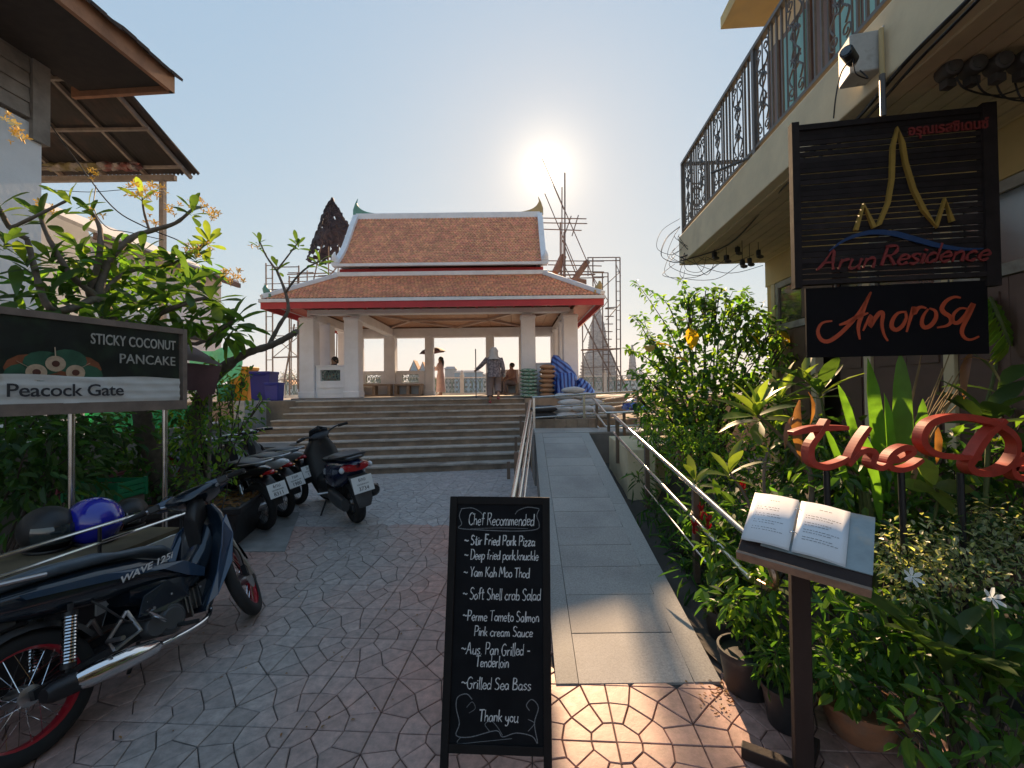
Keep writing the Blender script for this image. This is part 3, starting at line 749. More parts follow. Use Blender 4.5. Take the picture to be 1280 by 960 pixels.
for x, s_ in ((ux0 - .04, -1), (ux1 + .04, 1)): foot_finial(x, 12.62, 5.28, s_ * .2, -.6, .95, ROOFW)
# stone benches inside
BEN = mat('beige_bench_stone', (.42, .34, .28), rough=.75, var=.15, sc=6, bump=.2)
def bench(x0, x1, y, lab, ax=0):
    cx = (x0 + x1) / 2; loc = (cx, y, fl) if ax == 0 else (y, cx, fl)
    t = thing('stone_bench', lab, 'bench', loc, 'benches along the pavilion walls'); ln = x1 - x0; c = V(loc)
    def bx(u, v, z, lu, lv, lz):
        m = MB(); d = (u, v) if ax == 0 else (v, u); m.box((c.x + d[0], c.y + d[1], fl + z), (lu, lv, lz) if ax == 0 else (lv, lu, lz)); return m
    bx(0, 0, .40, ln, .42, .06).build('seat', BEN, t, bev=.008)
    n = max(2, round(ln / .5))
    for k in range(n + 1): bx(-ln / 2 + .06 + (ln - .12) * k / n, 0, .185, .1, .34, .36).build('leg', BEN, t)
    bx(0, 0, .03, ln - .02, .36, .055).build('base_rail', BEN, t)
bench(-4.25, -3.25, 15.85, 'beige stone bench at the back left of the pavilion, nearer the umbrella')
bench(-5.50, -4.32, 15.65, 'beige stone bench in the far left corner of the pavilion')
bench(-.62, .24, 15.85, 'beige stone bench behind the seated person in the pavilion')
# ================================================================ left side: timber house, white house, frangipani, sign, awning, bins
SIDING = mat('weathered_timber_siding', (.30, .26, .22), rough=.85, var=.25, sc=5, bump=.4, bsc=30, obr=.1, c2=(.20, .17, .14), c2t=(.5, .75), c2s=2)
TIMB = mat('grey_timber', (.26, .22, .19), rough=.85, var=.25, sc=7, bump=.3)
ORTIM = mat('orange_brown_timber', (.36, .17, .09), rough=.8, var=.25, sc=5, bump=.3)
ROOFD = mat('dark_roof_shingle', (.09, .065, .055), rough=.9, var=.35, sc=9, bump=.4, obr=.2)
CORR = mat('rusty_corrugated_sheet', (.05, .045, .045), rough=.8, var=.3, sc=4, c2=(.08, .05, .04), c2t=(.5, .7), c2s=2)
WHW = mat('white_house_wall', (.86, .86, .85), rough=.85, var=.1, sc=1.5, bump=.2, bsc=20, c2=(.64, .62, .6), c2t=(.55, .85), c2s=1.1)
def P3(u, v, z): return DR * u + DU * v + V((0, 0, z))     # across / along the street
HU = -6.95
hv = 5.6
house = thing('timber_house', 'old two storey house with grey timber siding above a white wall and dark eaves', 'house', P3(HU, 4, 0))
m = MB()
def slab(mb, u0, u1, v0, v1, z0, z1, mi=0):
    mb.add([P3(u0, v0, z0), P3(u1, v0, z0), P3(u1, v1, z0), P3(u0, v1, z0), P3(u0, v0, z1), P3(u1, v0, z1), P3(u1, v1, z1), P3(u0, v1, z1)],
           [(3, 2, 1, 0), (4, 5, 6, 7), (0, 1, 5, 4), (1, 2, 6, 5), (2, 3, 7, 6), (3, 0, 4, 7)], mi); return mb
slab(MB(), HU - 6, HU, -4, hv, 0, 5.35).build('wall', WHW, house)
slab(MB(), HU - 6, HU - .05, -4, hv - .05, 5.35, 9.2).build('upper_wall', TIMB, house)
for k in range(17):
    z = 5.4 + k * .205
    a = MB(); v0, v1 = -4, hv - .16
    a.add([P3(HU - .045, v0, z), P3(HU + .035, v0, z), P3(HU + .035, v1, z), P3(HU - .045, v1, z), P3(HU - .045, v0, z + .2), P3(HU + .010, v0, z + .2), P3(HU + .010, v1, z + .2), P3(HU - .045, v1, z + .2)],
          [(3, 2, 1, 0), (4, 5, 6, 7), (0, 1, 5, 4), (1, 2, 6, 5), (2, 3, 7, 6), (3, 0, 4, 7)]); a.build('siding_board', SIDING, house)
slab(MB(), HU - .1, HU + .06, hv - .15, hv + .06, 5.12, 9.2).build('corner_board', SIDING, house)
slab(MB(), HU - 6, HU - .1, hv - .04, hv + .03, 5.4, 9.2).build('end_siding', SIDING, house)
# window grille high up at the left edge
wf = slab(MB(), HU + .05, HU + .10, 4.2, 5.2, 7.15, 8.4).build('window_frame', SIDING, house)
for k in range(6): slab(MB(), HU + .101, HU + .13, 4.3 + k * .15, 4.34 + k * .15, 7.2, 8.35).build('bar', mat('dark_window_bar', (.05, .04, .05), rough=.6) if k == 0 else bpy.data.materials['dark_window_bar'], wf)
# main roof eave: orange fascia, dark underside, shingles
eu = HU + 1.45; ez = 6.15; ev = 6.17
slab(MB(), eu - .04, eu + .02, -4, ev, ez, ez + .30).build('fascia', ORTIM, house)
rb_ = MB(); rb_.add([P3(eu, -4, ez + .26), P3(eu, ev, ez + .26), P3(HU - 3, ev, ez + 3.2), P3(HU - 3, -4, ez + 3.2)], [(0, 1, 2, 3)])
rb_.add([P3(eu, -4, ez + .32), P3(eu, ev, ez + .32), P3(HU - 3, ev, ez + 3.26), P3(HU - 3, -4, ez + 3.26)], [(3, 2, 1, 0)])
roof = rb_.build('roof', bpy.data.materials['dark_roof_shingle'], house)
for k in range(46):
    v = -2.66 + k * .193; m = MB(); zz = random.uniform(-.012, .012); ex = random.uniform(0, .04)
    m.add([P3(eu + .09 + ex, v, ez + .20 + zz), P3(eu + .09 + ex, v + .185, ez + .20 + zz), P3(eu - .25, v + .185, ez + .45 + zz), P3(eu - .25, v, ez + .45 + zz),
           P3(eu + .10 + ex, v, ez + .24 + zz), P3(eu + .10 + ex, v + .185, ez + .24 + zz), P3(eu - .25, v + .185, ez + .50 + zz), P3(eu - .25, v, ez + .50 + zz)],
          [(3, 2, 1, 0), (4, 5, 6, 7), (0, 1, 5, 4), (1, 2, 6, 5), (2, 3, 7, 6), (3, 0, 4, 7)]); m.build('shingle', ROOFD, roof)
slab(MB(), eu - 1.6, eu + .01, ev - .06, ev, ez - .0, ez + .16).build('verge_board', ORTIM, house)
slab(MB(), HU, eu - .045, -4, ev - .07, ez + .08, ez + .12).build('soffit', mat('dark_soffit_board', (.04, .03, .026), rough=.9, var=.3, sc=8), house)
for k in range(3): slab(MB(), HU - .02, HU + .55 - k * .12, hv - .02 , hv + .06, 6.75 - k * .09, 6.83 - k * .09).build('eave_bracket', SIDING, house)
# lean-to with corrugated sheet on rafters and a post
lean = thing('lean_to', 'rusty corrugated lean-to roof on thin grey rafters and a post', 'lean-to', P3(-7.0, 8.4, 0))
A = at(250, 218, 8.6); B = at(40, 216, 8.6); Cc = at(150, 78, 6.35); 
A = V((A.x, 8.6, A.z)); B = V((-10.5, 8.6, A.z)); top_z = A.z + 1.0; Cc = V((A.x - .15, 6.2, top_z)); D = V((-10.5, 6.2, top_z))
mb = MB(); n = 110; vs = []
for i in range(n + 1):
    t = i / n; wv = .022 * math.cos(i * PI)
    p0 = B.lerp(A, t) + V((0, 0, wv)); p1 = D.lerp(Cc, t) + V((0, 0, wv)); vs += [p0, p1]
mb.add(vs, [(2 * i, 2 * i + 2, 2 * i + 3, 2 * i + 1) for i in range(n)])
mb.build('corrugated_sheet', CORR, lean, smooth=80).modifiers.new('thick', 'SOLIDIFY').thickness = .004
zoff = V((0, 0, -.07))
for k in range(7):
    t = 1 - k * .19 + .0
    a = B.lerp(A, t - .04) + zoff; b = D.lerp(Cc, t - .04) + zoff
    MB().beam(a, b, .05, .07).build('rafter', TIMB, lean)
for s_ in (.12, .42, .75):
    a = A.lerp(Cc, s_) + zoff * 1.7 + V((-.1, 0, 0)); b = B.lerp(D, s_) + zoff * 1.7
    MB().beam(a, b, .05, .045).build('batten', TIMB, lean)
pt = A + V((-.62, -.15, 0))
MB().box((pt.x, pt.y, pt.z / 2 - .05), (.085, .085, pt.z - .14)).build('post', TIMB, lean)
MB().beam((pt.x + .25, pt.y, pt.z - .14), (-10, pt.y, pt.z - .14), .08, .1).build('header_beam', TIMB, lean)
# bundled cloths stored under the roof
for nm, px, py, w_, cc, lab in (('storage_bag', 150, 183, .62, (.20, .06, .05), 'crumpled red and white bag stored on the lean-to beam'), ('storage_bag', 92, 186, .85, (.16, .13, .05), 'dull yellow sheet bundled on the lean-to beam')):
    c = at(px, py, 8.2); mb = MB(); rnd = random.Random(px)
    [mb.sphere((w_ * (q - 2) * .2, 0, rnd.uniform(-.02, .0)), (w_ * .17, .10, rnd.uniform(.05, .09)), 9, 7) for q in range(5)]
    mb.v = [tuple(V(p) * rnd.uniform(.8, 1.2) + c) for p in mb.v]
    c0 = V((c.x, c.y, pt.z - .10)); o = mb.build(nm, mat(nm + str(px), cc, rough=.7, var=.4, sc=8, c2=(.25, .22, .2), c2t=(.45, .6), c2s=6), None, smooth=30); o.location.z += (pt.z - .02) - c.z
    tag(o, lab, 'bag')
# white house behind
wh = thing('white_house', 'plain white rendered house with a lean brown eave behind the frangipani', 'house', P3(-9.6, 10, 0))
slab(MB(), -15, -9.55, 8.6, 12.4, 0, 5.0).build('wall', WHW, wh)
m = MB(); m.add([P3(-9.2, 8.4, 4.95), P3(-9.2, 12.7, 4.95), P3(-13, 12.7, 6.6), P3(-13, 8.4, 6.6), P3(-9.2, 8.4, 5.03), P3(-9.2, 12.7, 5.03), P3(-13, 12.7, 6.7), P3(-13, 8.4, 6.7)],
               [(3, 2, 1, 0), (4, 5, 6, 7), (0, 1, 5, 4), (1, 2, 6, 5), (2, 3, 7, 6), (3, 0, 4, 7)])
m.build('roof', mat('pale_roof_sheet', (.55, .53, .50), rough=.7, var=.15), wh)
slab(MB(), -9.24, -9.16, 8.38, 12.72, 4.84, 4.97).build('eave_board', mat('brown_eave', (.15, .10, .08), rough=.8), wh)
m = MB(); m.add([P3(-9.55, 8.6, 5.0), P3(-14, 8.6, 5.0), P3(-13, 8.6, 6.6), P3(-9.6, 8.6, 5.12)], [(0, 1, 2, 3)]); m.build('gable_wall', WHW, wh); m = MB(); m.add([P3(-9.55, 12.4, 5.0), P3(-14, 12.4, 5.0), P3(-13, 12.4, 6.6)], [(0, 1, 2)])
m.build('gable_wall', WHW, wh)
slab(MB(), -9.56, -9.50, 9.2, 11.8, 3.1, 3.35).build('painted_dark_gap', DARKO, wh)  # black slab paints the shaded gap below the roof
# low wall with open fence behind the plants
LEFTW = mat('dirty_garden_wall', (.22, .20, .17), rough=.9, var=.3, sc=4, c2=(.12, .12, .10), c2t=(.45, .7), c2s=2)
tag(slab(MB(), -5.6, -5.4, 1.0, 7.9, -.02, 1.1).build('garden_wall', LEFTW), 'stained low garden wall behind the left plants', 'wall')
# --- green shade nets
NETG = mat('green_shade_net', (.02, .20, .09), rough=.8, var=.25, sc=5, trans=.35, tcol=(.3, 1, .5))
NETP = mat('pale_green_net', (.25, .50, .32), rough=.8, var=.2, sc=5, trans=.45, tcol=(.5, 1, .6))
def sheet(name, corners, m, sag=.15, n=14, wob=.03, label='', cat='net', seed=0):
    a, b, c, d = [V(p) for p in corners]; vs = []; rnd = random.Random(seed)
    for i in range(n + 1):
        for j in range(n + 1):
            s_, t = i / n, j / n; p = a.lerp(b, s_).lerp(d.lerp(c, s_), t); p.z -= sag * math.sin(PI * s_) * (1 - .3 * t); p += V((0, wob * math.sin(s_ * 19 + t * 3) + rnd.uniform(-.01, .01), wob * .5 * math.sin(t * 9 + s_ * 12))); vs.append(p)
    mb = MB().add(vs, [(i * (n + 1) + j, (i + 1) * (n + 1) + j, (i + 1) * (n + 1) + j + 1, i * (n + 1) + j + 1) for i in range(n) for j in range(n)])
    o = mb.build(name, m, smooth=70); return tag(o, label, cat)
sheet('shade_net', [at(105, 512, 7.2), at(262, 500, 7.6), at(262, 545, 7.6), at(105, 560, 7.2)], NETG, .12, label='dark green shade net slung behind the tree trunks on the left')
sheet('shade_net', [at(236, 440, 8.8), at(305, 428, 9.2), at(300, 470, 9.2), at(236, 490, 8.8)], NETP, .05, label='pale green translucent net above the orange and blue bins')
# --- brown canvas awning (canopy of a folded stall)
AWN = mat('brown_canvas', (.10, .045, .045), rough=.75, var=.2, sc=6, bump=.3, bsc=20)
a = at(226, 432, 4.3); b = at(276, 455, 4.5)
awn = thing('canvas_awning', 'dark brown canvas awning hanging behind the right end of the pancake sign', 'awning', (a.x, 4.4, 0))
t0, t1, t2, t3 = at(170, 425, 5.2), at(232, 430, 5.2), at(278, 456, 4.7), at(160, 452, 4.2)
m = MB(); m.add(smooth_path([t0, t1, t2], 4) + [p + V((0, -.0, 0)) for p in smooth_path([at(150, 450, 4.2), at(228, 450, 4.2), at(277, 457, 4.3)], 4)], [(i, i + 1, 10 + i, 9 + i) for i in range(8)])
m.build('canopy', AWN, awn, smooth=60)
vs = []; nn = 16
for i in range(nn + 1):
    t = i / nn; p = at(150 + 127 * t, 450 + 8 * t * t, 4.2 + .1 * t); q = at(150 + 118 * t, 488 + 9 * (i % 4 == 2) + (5 if i > 13 else 0), 4.2 + .1 * t + .03 * math.sin(i)); vs += [p, q]
MB().add(vs, [(2 * i, 2 * i + 1, 2 * i + 3, 2 * i + 2) for i in range(nn)]).build('valance', AWN, awn, smooth=60)
m = MB(); m.tube([(t2.x - .05, 4.6, t2.z), (t2.x - .10, 4.6, 0)], .018); m.build('post', TIMB, awn)
# --- pancake sign on steel posts
SGX = [at(-75, 384, 2.55), at(228, 413, 3.9)]
p0 = at(228, 413, 3.9); p1 = at(228, 505, 3.9); q0 = at(0, 392, 2.82); q1 = at(0, 521, 2.82)
dirs = V((p0.x - q0.x, 3.9 - 2.82, 0)).normalized()
left = V((q0.x, q0.y, 0)) - dirs * .75
zt, zb = p0.z, p1.z
right = V((p0.x, p0.y, 0)); Lw = (right - left).length; nrm = V((dirs.y, -dirs.x, 0))      # towards the street
sign = thing('shop_sign', 'long framed sign reading sticky coconut pancake over a white cloth strip', 'sign', left.lerp(right, .6))
def SP(u, z, off=0): return V((left.x, left.y, 0)) + dirs * u + V((0, 0, z)) + nrm * off
FRAMEW = mat('sign_frame_timber', (.20, .15, .12), rough=.7, var=.25, sc=8, bump=.2)
SBACK = mat('printed_dark_panel', (.018, .022, .020), rough=.3, var=.3, sc=5, c2=(.03, .05, .03), c2t=(.5, .75), c2s=6, spec=.4)
m = MB(); m.prism([SP(.03, zb + .02), SP(Lw - .03, zb + .02), SP(Lw - .03, zt - .02), SP(.03, zt - .02)], -nrm * .03); m.build('panel', SBACK, sign, fix=True)
for u0, u1, z0, z1 in ((0, Lw, zt - .035, zt + .012), (0, Lw, zb - .045, zb + .035)):
    m = MB(); m.prism([SP(u0, z0, .014), SP(u1, z0, .014), SP(u1, z1, .014), SP(u0, z1, .014)], -nrm * .06); m.build('frame_rail', FRAMEW, sign, fix=True)
m = MB(); m.prism([SP(Lw - .004, zb - .045, .017), SP(Lw + .03, zb - .045, .017), SP(Lw + .03, zt + .012, .017), SP(Lw - .004, zt + .012, .017)], -nrm * .066); m.build('frame_stile', FRAMEW, sign, fix=True)
CLOTH = mat('stained_white_cloth', (.62, .61, .58), rough=.8, var=.08, sc=4, c2=(.42, .33, .20), c2t=(.58, .78), c2s=5, bump=.3, bsc=14)
zc0, zc1 = zb + .032, zb + .032 + (zt - zb) * .30
vs = []; nu, nv = 90, 10
for i in range(nu + 1):
    for j in range(nv + 1):
        u = .02 + (Lw - .05) * i / nu; z = zc0 + (zc1 - zc0) * j / nv
        vs.append(SP(u, z + (.006 * math.sin(u * 9) if j == nv else 0), .010 + .0045 * math.sin(j * 2.1 + math.sin(u * 5) * 1.6 + u * 2) + .002 * math.sin(u * 30 + j)))
MB().add(vs, [(i * (nv + 1) + j, (i + 1) * (nv + 1) + j, (i + 1) * (nv + 1) + j + 1, i * (nv + 1) + j + 1) for i in range(nu) for j in range(nv)]).build('cloth_strip', CLOTH, sign, smooth=80)
LETS = mat('silver_lettering', (.50, .49, .45), rough=.35, var=.2, sc=30, metal=.3)
LETD = mat('dark_lettering', (.03, .03, .035), rough=.6)
hh = zt - zb
def pu(px):                                   # distance along the sign of a photo column
    r = ray(px, 460); n2 = nrm; k = (left - EYE).dot(n2) / r.dot(n2); return ((EYE + r * k) - left).dot(dirs)
text('STICKY COCONUT', SP(pu(219), zb + hh * .775, .004), dirs, (0, 0, 1), .115, LETS, sign, ext=.003, ax='RIGHT', sx=(pu(219) - pu(108)) / 1.04, off=.001)
text('PANCAKE', SP(pu(219), zb + hh * .565, .004), dirs, (0, 0, 1), .11, LETS, sign, ext=.003, ax='RIGHT', sx=.86)
text('Peacock Gate', SP(pu(4), zb + hh * .185, .024), dirs, (0, 0, 1), .125, LETD, sign, ext=.001, ax='LEFT', sx=1.0, off=.0012, sp=.95)
# round pancakes printed on the panel: a plain generic arrangement of discs and green leaves
PANC = mat('pancake_print', (.50, .36, .24), rough=.5, var=.2, sc=30); PAND = mat('pancake_centre_print', (.10, .03, .02), rough=.5)
LEAFP = mat('leaf_print', (.03, .10, .06), rough=.4, var=.3, sc=9); ORP = mat('orange_print', (.22, .07, .03), rough=.4, var=.4, sc=9)
m = MB(); d = MB(); lf = MB(); orr = MB()
def disc(mb, px, py, r, off, n=20, ry=None):
    u = pu(px); z = zb + hh * (505 + (515 - 505) * (1 - px / 228) - py) / ((505 - 413) + (129 - 92) * (1 - px / 228)); c = SP(u, z, off); ry = ry or r
    mb.add([c] + [c + dirs * (r * math.cos(a * 2 * PI / n)) + V((0, 0, ry * math.sin(a * 2 * PI / n))) for a in range(n)], [(0, 1 + i, 1 + (i + 1) % n) for i in range(n)])
for px, py in ((45, 467), (69, 456), (94, 467)): disc(m, px, py, .056, .006); disc(d, px, py, .022, .008)
for px, py, r in ((30, 470, .10), (55, 455, .11), (85, 452, .11), (108, 470, .10)): disc(lf, px, py, r, .0035, 14, r * .75)
for px, py, r in ((40, 462, .14), (98, 462, .14)): disc(orr, px, py, r, .002, 12, r * .7)
disc(lf, 69, 479, .10, .0045, 14, .05)
for pxa, pya, pxb, pyb in ((20, 453, 40, 463), (68, 435, 69, 448), (112, 455, 97, 463)):
    def qz(px, py): return SP(pu(px), zb + hh * (505 + 10 * (1 - px / 228) - py) / (92 + 37 * (1 - px / 228)), .005)
    a, b = qz(pxa, pya), qz(pxb, pyb); m.beam(a, b, .006, .002)
orr.build('orange_print', ORP, sign); lf.build('leaf_print', LEAFP, sign); tag(m.build('pancake_print', PANC, sign), kind='stuff'); tag(d.build('pancake_centres', PAND, sign), kind='stuff')
for px in (95, 211):
    u = pu(px); c = SP(u, 0, -.05); m = MB(); m.tube([c, V((c.x, c.y, zb + .05))], .021, n=10); m.build('post', STEEL, sign, smooth=40)
# --- plastic bins at the head of the steps
def bin_(name, lab, px0, px1, pyt, y, c, lid=True):
    a, b = at(px0, pyt, y), at(px1, pyt, y); x = (a.x + b.x) / 2; w_ = b.x - a.x; h = a.z - HP
    t = thing(name, lab, 'bin', (x, y, HP), 'plastic bins at the head of the steps'); mt = mat(name + '_plastic' + str(px0), c, rough=.4, var=.15, sc=5)
    m = MB(); m.box((x, y, HP + h * .45), (w_ * .86, w_ * .8, h * .9 - .003), taper=1.12); m.build('body', mt, t, bev=.02)
    m = MB(); m.box((x, y, HP + h * .93), (w_ * 1.02, w_ * .95, h * .1)); m.build('lid', mt, t, bev=.02)
    m = MB(); m.tube([(x - w_ * .3, y - w_ * .50, HP + h * .86), (x + w_ * .3, y - w_ * .50, HP + h * .86)], .015); m.build('handle', mt, t)
bin_('wheeled_bin', 'tall blue plastic bin left of the pavilion, the left one of the two', 318, 343, 464, 12.2, (.015, .02, .22))
bin_('wheeled_bin', 'shorter blue plastic bin closest to the pavilion corner column', 334, 352, 478, 11.6, (.02, .03, .28))
bin_('wheeled_bin', 'yellow orange plastic bin partly behind the leafy shrub', 290, 317, 458, 12.3, (.55, .25, .01))
bin_('wheeled_bin', 'green plastic bin behind the shrub beside the yellow bin', 274, 290, 480, 11.9, (.02, .22, .12))
# --- stack of grey boards beside the steps
BRD = mat('grey_board', (.20, .19, .18), rough=.85, var=.3, sc=6, bump=.3, obr=.25)
st = thing('board_stack', 'stack of weathered grey boards lying beside the foot of the steps', 'boards', (-4.75, 7.9, 0))
rnd = random.Random(3)
for k in range(13):
    z = .02 + k * .05
    MB().box((-4.72 + rnd.uniform(-.06, .06), 7.95 + rnd.uniform(-.02, .02), z + .02), (1.25 + rnd.uniform(-.08, .05), .62, .036), rz=R(rnd.uniform(-2, 2))).build('board', BRD, st)
# --- big black planter and the loose shrub in it
PLB = mat('black_planter_plastic', (.018, .018, .02), rough=.45, var=.3, sc=9, bump=.15)
PO = V((-3.30, 4.75, 0))
pl = thing('planter', 'big black tapered planter full of dry leaves at the tree foot', 'planter', PO)
m = MB(); hR = .46
for s_ in (0, 1): pass
rings = []
for z, w_ in ((0, .34), (.02, .35), (hR * .82, .44), (hR * .84, .47), (hR, .48), (hR, .44), (hR - .06, .43)):
    rings.append([PO + Matrix.Rotation(R(12), 3, 'Z') @ V((sx * w_, sy * w_, z)) for sx, sy in ((-1, -1), (1, -1), (1, 1), (-1, 1))])
m.loft(rings, cap=True); m.build('pot', PLB, pl, bev=.015, fix=True)
m = MB(); q = rings[-1]; m.add([p + V((0, 0, .02)) for p in q], [(0, 1, 2, 3)]); m.build('soil', SOIL, pl)
m = MB(); rnd = random.Random(5)
for _ in range(420):
    p = PO + V((rnd.uniform(-.4, .42), rnd.uniform(-.42, .42), hR - .03 + rnd.uniform(0, .03))); addleaf(m, p, (rnd.uniform(-1, 1), rnd.uniform(-1, 1), rnd.uniform(-.2, .3)), (rnd.uniform(-.4, .4), rnd.uniform(-.4, .4), 1), .07, .03)
tag(m.build('leaf_litter', LF_BROWN, pl), kind='stuff')
# --- frangipani tree (own trunk and limbs by their real forks, leaves in whorls at the branch ends)
fr = thing('frangipani_tree', 'spreading frangipani tree with yellow flowers and forked grey limbs', 'tree', (-3.55, 4.9, 0))
def br(pts, r0, r1, name='branch', m=BARK):
    P_ = smooth_path([at(*p) for p in pts], 5)
    MB().tube(P_, [.8 * (r0 + (r1 - r0) * i / (len(P_) - 1)) * (1 + .10 * math.sin(i * 2.3 + pts[0][0])) for i in range(len(P_))], n=8).build(name, m, fr, smooth=60)
def brg(px, py, y0, pts, r0, r1, name='trunk'):
    g0 = V((at(px, py, y0).x, y0, .02)); P_ = smooth_path([g0] + [at(*p) for p in pts], 5)
    MB().tube(P_, [r0 + (r1 - r0) * i / (len(P_) - 1) for i in range(len(P_))], n=10).build(name, BARK, fr, smooth=60)
brg(212, 620, 4.95, [(200, 590, 4.9), (183, 545, 4.8), (176, 510, 4.7), (160, 450, 4.5), (123, 372, 4.2)], .12, .06)
brg(232, 620, 5.05, [(238, 580, 5.0), (246, 520, 5.0), (262, 478, 5.0), (290, 452, 5.0)], .11, .06)
br([(290, 452, 5.0), (312, 440, 5.0), (335, 433, 5.0), (355, 424, 4.9), (371, 414, 4.8)], .062, .038)
br([(335, 433, 5.0), (350, 405, 5.0), (360, 388, 5.0), (357, 366, 5.0), (346, 338, 5.0)], .032, .018)
br([(346, 338, 5.0), (334, 322, 5.0), (325, 303, 5.0)], .016, .010)
br([(357, 366, 5.0), (368, 350, 4.9), (382, 336, 4.8), (400, 326, 4.7)], .016, .010)
br([(346, 338, 5.0), (356, 325, 5.0), (372, 304, 5.0)], .014, .009)
br([(123, 372, 4.2), (112, 366, 4.2), (123, 327, 4.2), (125, 286, 4.3), (112, 262, 4.3)], .045, .02)
br([(123, 372, 4.2), (134, 330, 4.3), (162, 299, 4.4), (187, 289, 4.5), (219, 279, 4.5), (240, 262, 4.5)], .05, .016)
br([(123, 372, 4.2), (90, 345, 4.0), (62, 300, 3.9), (50, 270, 3.9)], .04, .018)
br([(123, 372, 4.2), (80, 388, 3.9), (58, 380, 3.7), (44, 338, 3.7), (34, 299, 3.7)], .045, .024)
br([(34, 299, 3.7), (12, 284, 3.6), (0, 262, 3.5)], .03, .02); br([(12, 286, 3.6), (45, 270, 3.6), (85, 250, 3.7)], .02, .012)
br([(160, 450, 4.5), (190, 400, 4.4), (230, 380, 4.3), (258, 372, 4.3)], .04, .02)
br([(160, 450, 4.5), (195, 415, 4.6), (245, 430, 4.6), (292, 400, 4.6)], .035, .018)
br([(187, 289, 4.5), (180, 265, 4.5), (178, 248, 4.5)], .016, .01); br([(123, 372, 4.2), (150, 345, 4.4), (180, 335, 4.5), (215, 330, 4.6), (262, 300, 4.7)], .03, .012)
clusters = [(178, 246, 4.5, 6, 0), (240, 262, 4.5, 9, 0), (262, 300, 4.7, 10, 0), (215, 325, 4.6, 12, 0), (112, 262, 4.3, 8, 0), (85, 250, 3.7, 5, 0), (50, 270, 3.9, 10, 0),
            (62, 322, 3.9, 12, 0), (98, 310, 4.1, 12, 0), (140, 315, 4.3, 12, 0), (178, 312, 4.5, 12, 0), (150, 350, 4.4, 12, 0), (100, 350, 4.1, 12, 0), (30, 325, 3.6, 11, 0),
            (8, 300, 3.5, 10, 0), (0, 255, 3.5, 6, 0), (236, 355, 4.3, 13, 1), (262, 372, 4.3, 14, 1), (292, 398, 4.6, 13, 1), (205, 372, 4.3, 13, 1), (175, 385, 4.2, 12, 1), (130, 395, 4.0, 11, 1),
            (325, 303, 5.0, 8, 2), (372, 304, 5.0, 9, 2), (400, 326, 4.7, 10, 2), (346, 332, 5.0, 6, 2), (371, 414, 4.8, 3, 2), (245, 320, 4.6, 11, 0), (195, 345, 4.5, 11, 0), (60, 365, 3.8, 9, 1), (20, 370, 3.6, 8, 1)]
DKF = [leaf_mesh('frangipani_leaf', LF_BIG, .34, .10, FPROF, .3, .2, 20 + i) for i in range(2)]
rnd = random.Random(11); nleaf = 0
for k, (px, py, y, n, kind) in enumerate(clusters):
    tip = at(px, py, y); ax = V((rnd.uniform(-.5, .5), rnd.uniform(-.5, .3), 1)).normalized()
    ms = [PMESH, DKF, PMESH][kind] if rnd.random() < .8 else PMESHL
    whorl(fr, tip, ax, min(n, 10 if kind != 1 else 13), ms + (PMESHL[:1] if kind == 0 else []), elev=((5, 65) if kind != 1 else (-25, 60)), size=((.62, .95) if kind != 1 else (.8, 1.1)) if kind != 2 else (.40, .62), name='leaf', rnd=rnd, start=rnd.uniform(0, 6), back=.1)
    nleaf += n
FLW = flower_mesh('flower', mat('frangipani_flower', (.85, .58, .12), rough=.6, var=.2, sc=30, trans=.12, tcol=(.5, .42, .18), c2=(.85, .75, .42), c2t=(.5, .65), c2s=25), .038)
for px, py, y, n in ((22, 170, 3.5, 9), (10, 150, 3.5, 5), (122, 217, 4.2, 4), (168, 236, 4.4, 8), (184, 238, 4.4, 9), (197, 240, 4.4, 7), (218, 262, 4.5, 6), (248, 255, 4.6, 9), (262, 268, 4.6, 9), (238, 312, 4.6, 10), (256, 308, 4.6, 8),
                    (290, 342, 4.7, 8), (300, 350, 4.8, 5), (283, 352, 4.8, 6), (58, 258, 3.9, 4), (118, 268, 4.2, 3), (322, 306, 5, 2), (186, 276, 4.5, 5)):
    for _ in range(n):
        p = at(px + rnd.uniform(-11, 11), py + rnd.uniform(-8, 8), y + rnd.uniform(-.06, .06)); piece('flower', FLW, p, fr, rot_to((rnd.uniform(-1, 1), rnd.uniform(-1, .3), rnd.uniform(-.5, 1))), rnd.uniform(.7, 1.15))
rnd = random.Random(31); m = MB()
for px, py, y, r in ((90, 330, 4.1, .26), (130, 350, 4.4, .24), (60, 355, 3.9, .2), (180, 360, 4.6, .24), (100, 380, 4.2, .25), (160, 390, 4.4, .28), (210, 395, 4.4, .28), (250, 400, 4.5, .25), (285, 415, 4.6, .16), (165, 320, 4.6, .2), (240, 330, 4.7, .2)):
    clump(m, at(px, py, y + .1), (r, r, r * .7), 34, .20, .07, rnd, .1, (0, 1), .6)
tag(m.build('inner_foliage', [LF_MID, LF_DARK], fr), kind='stuff')
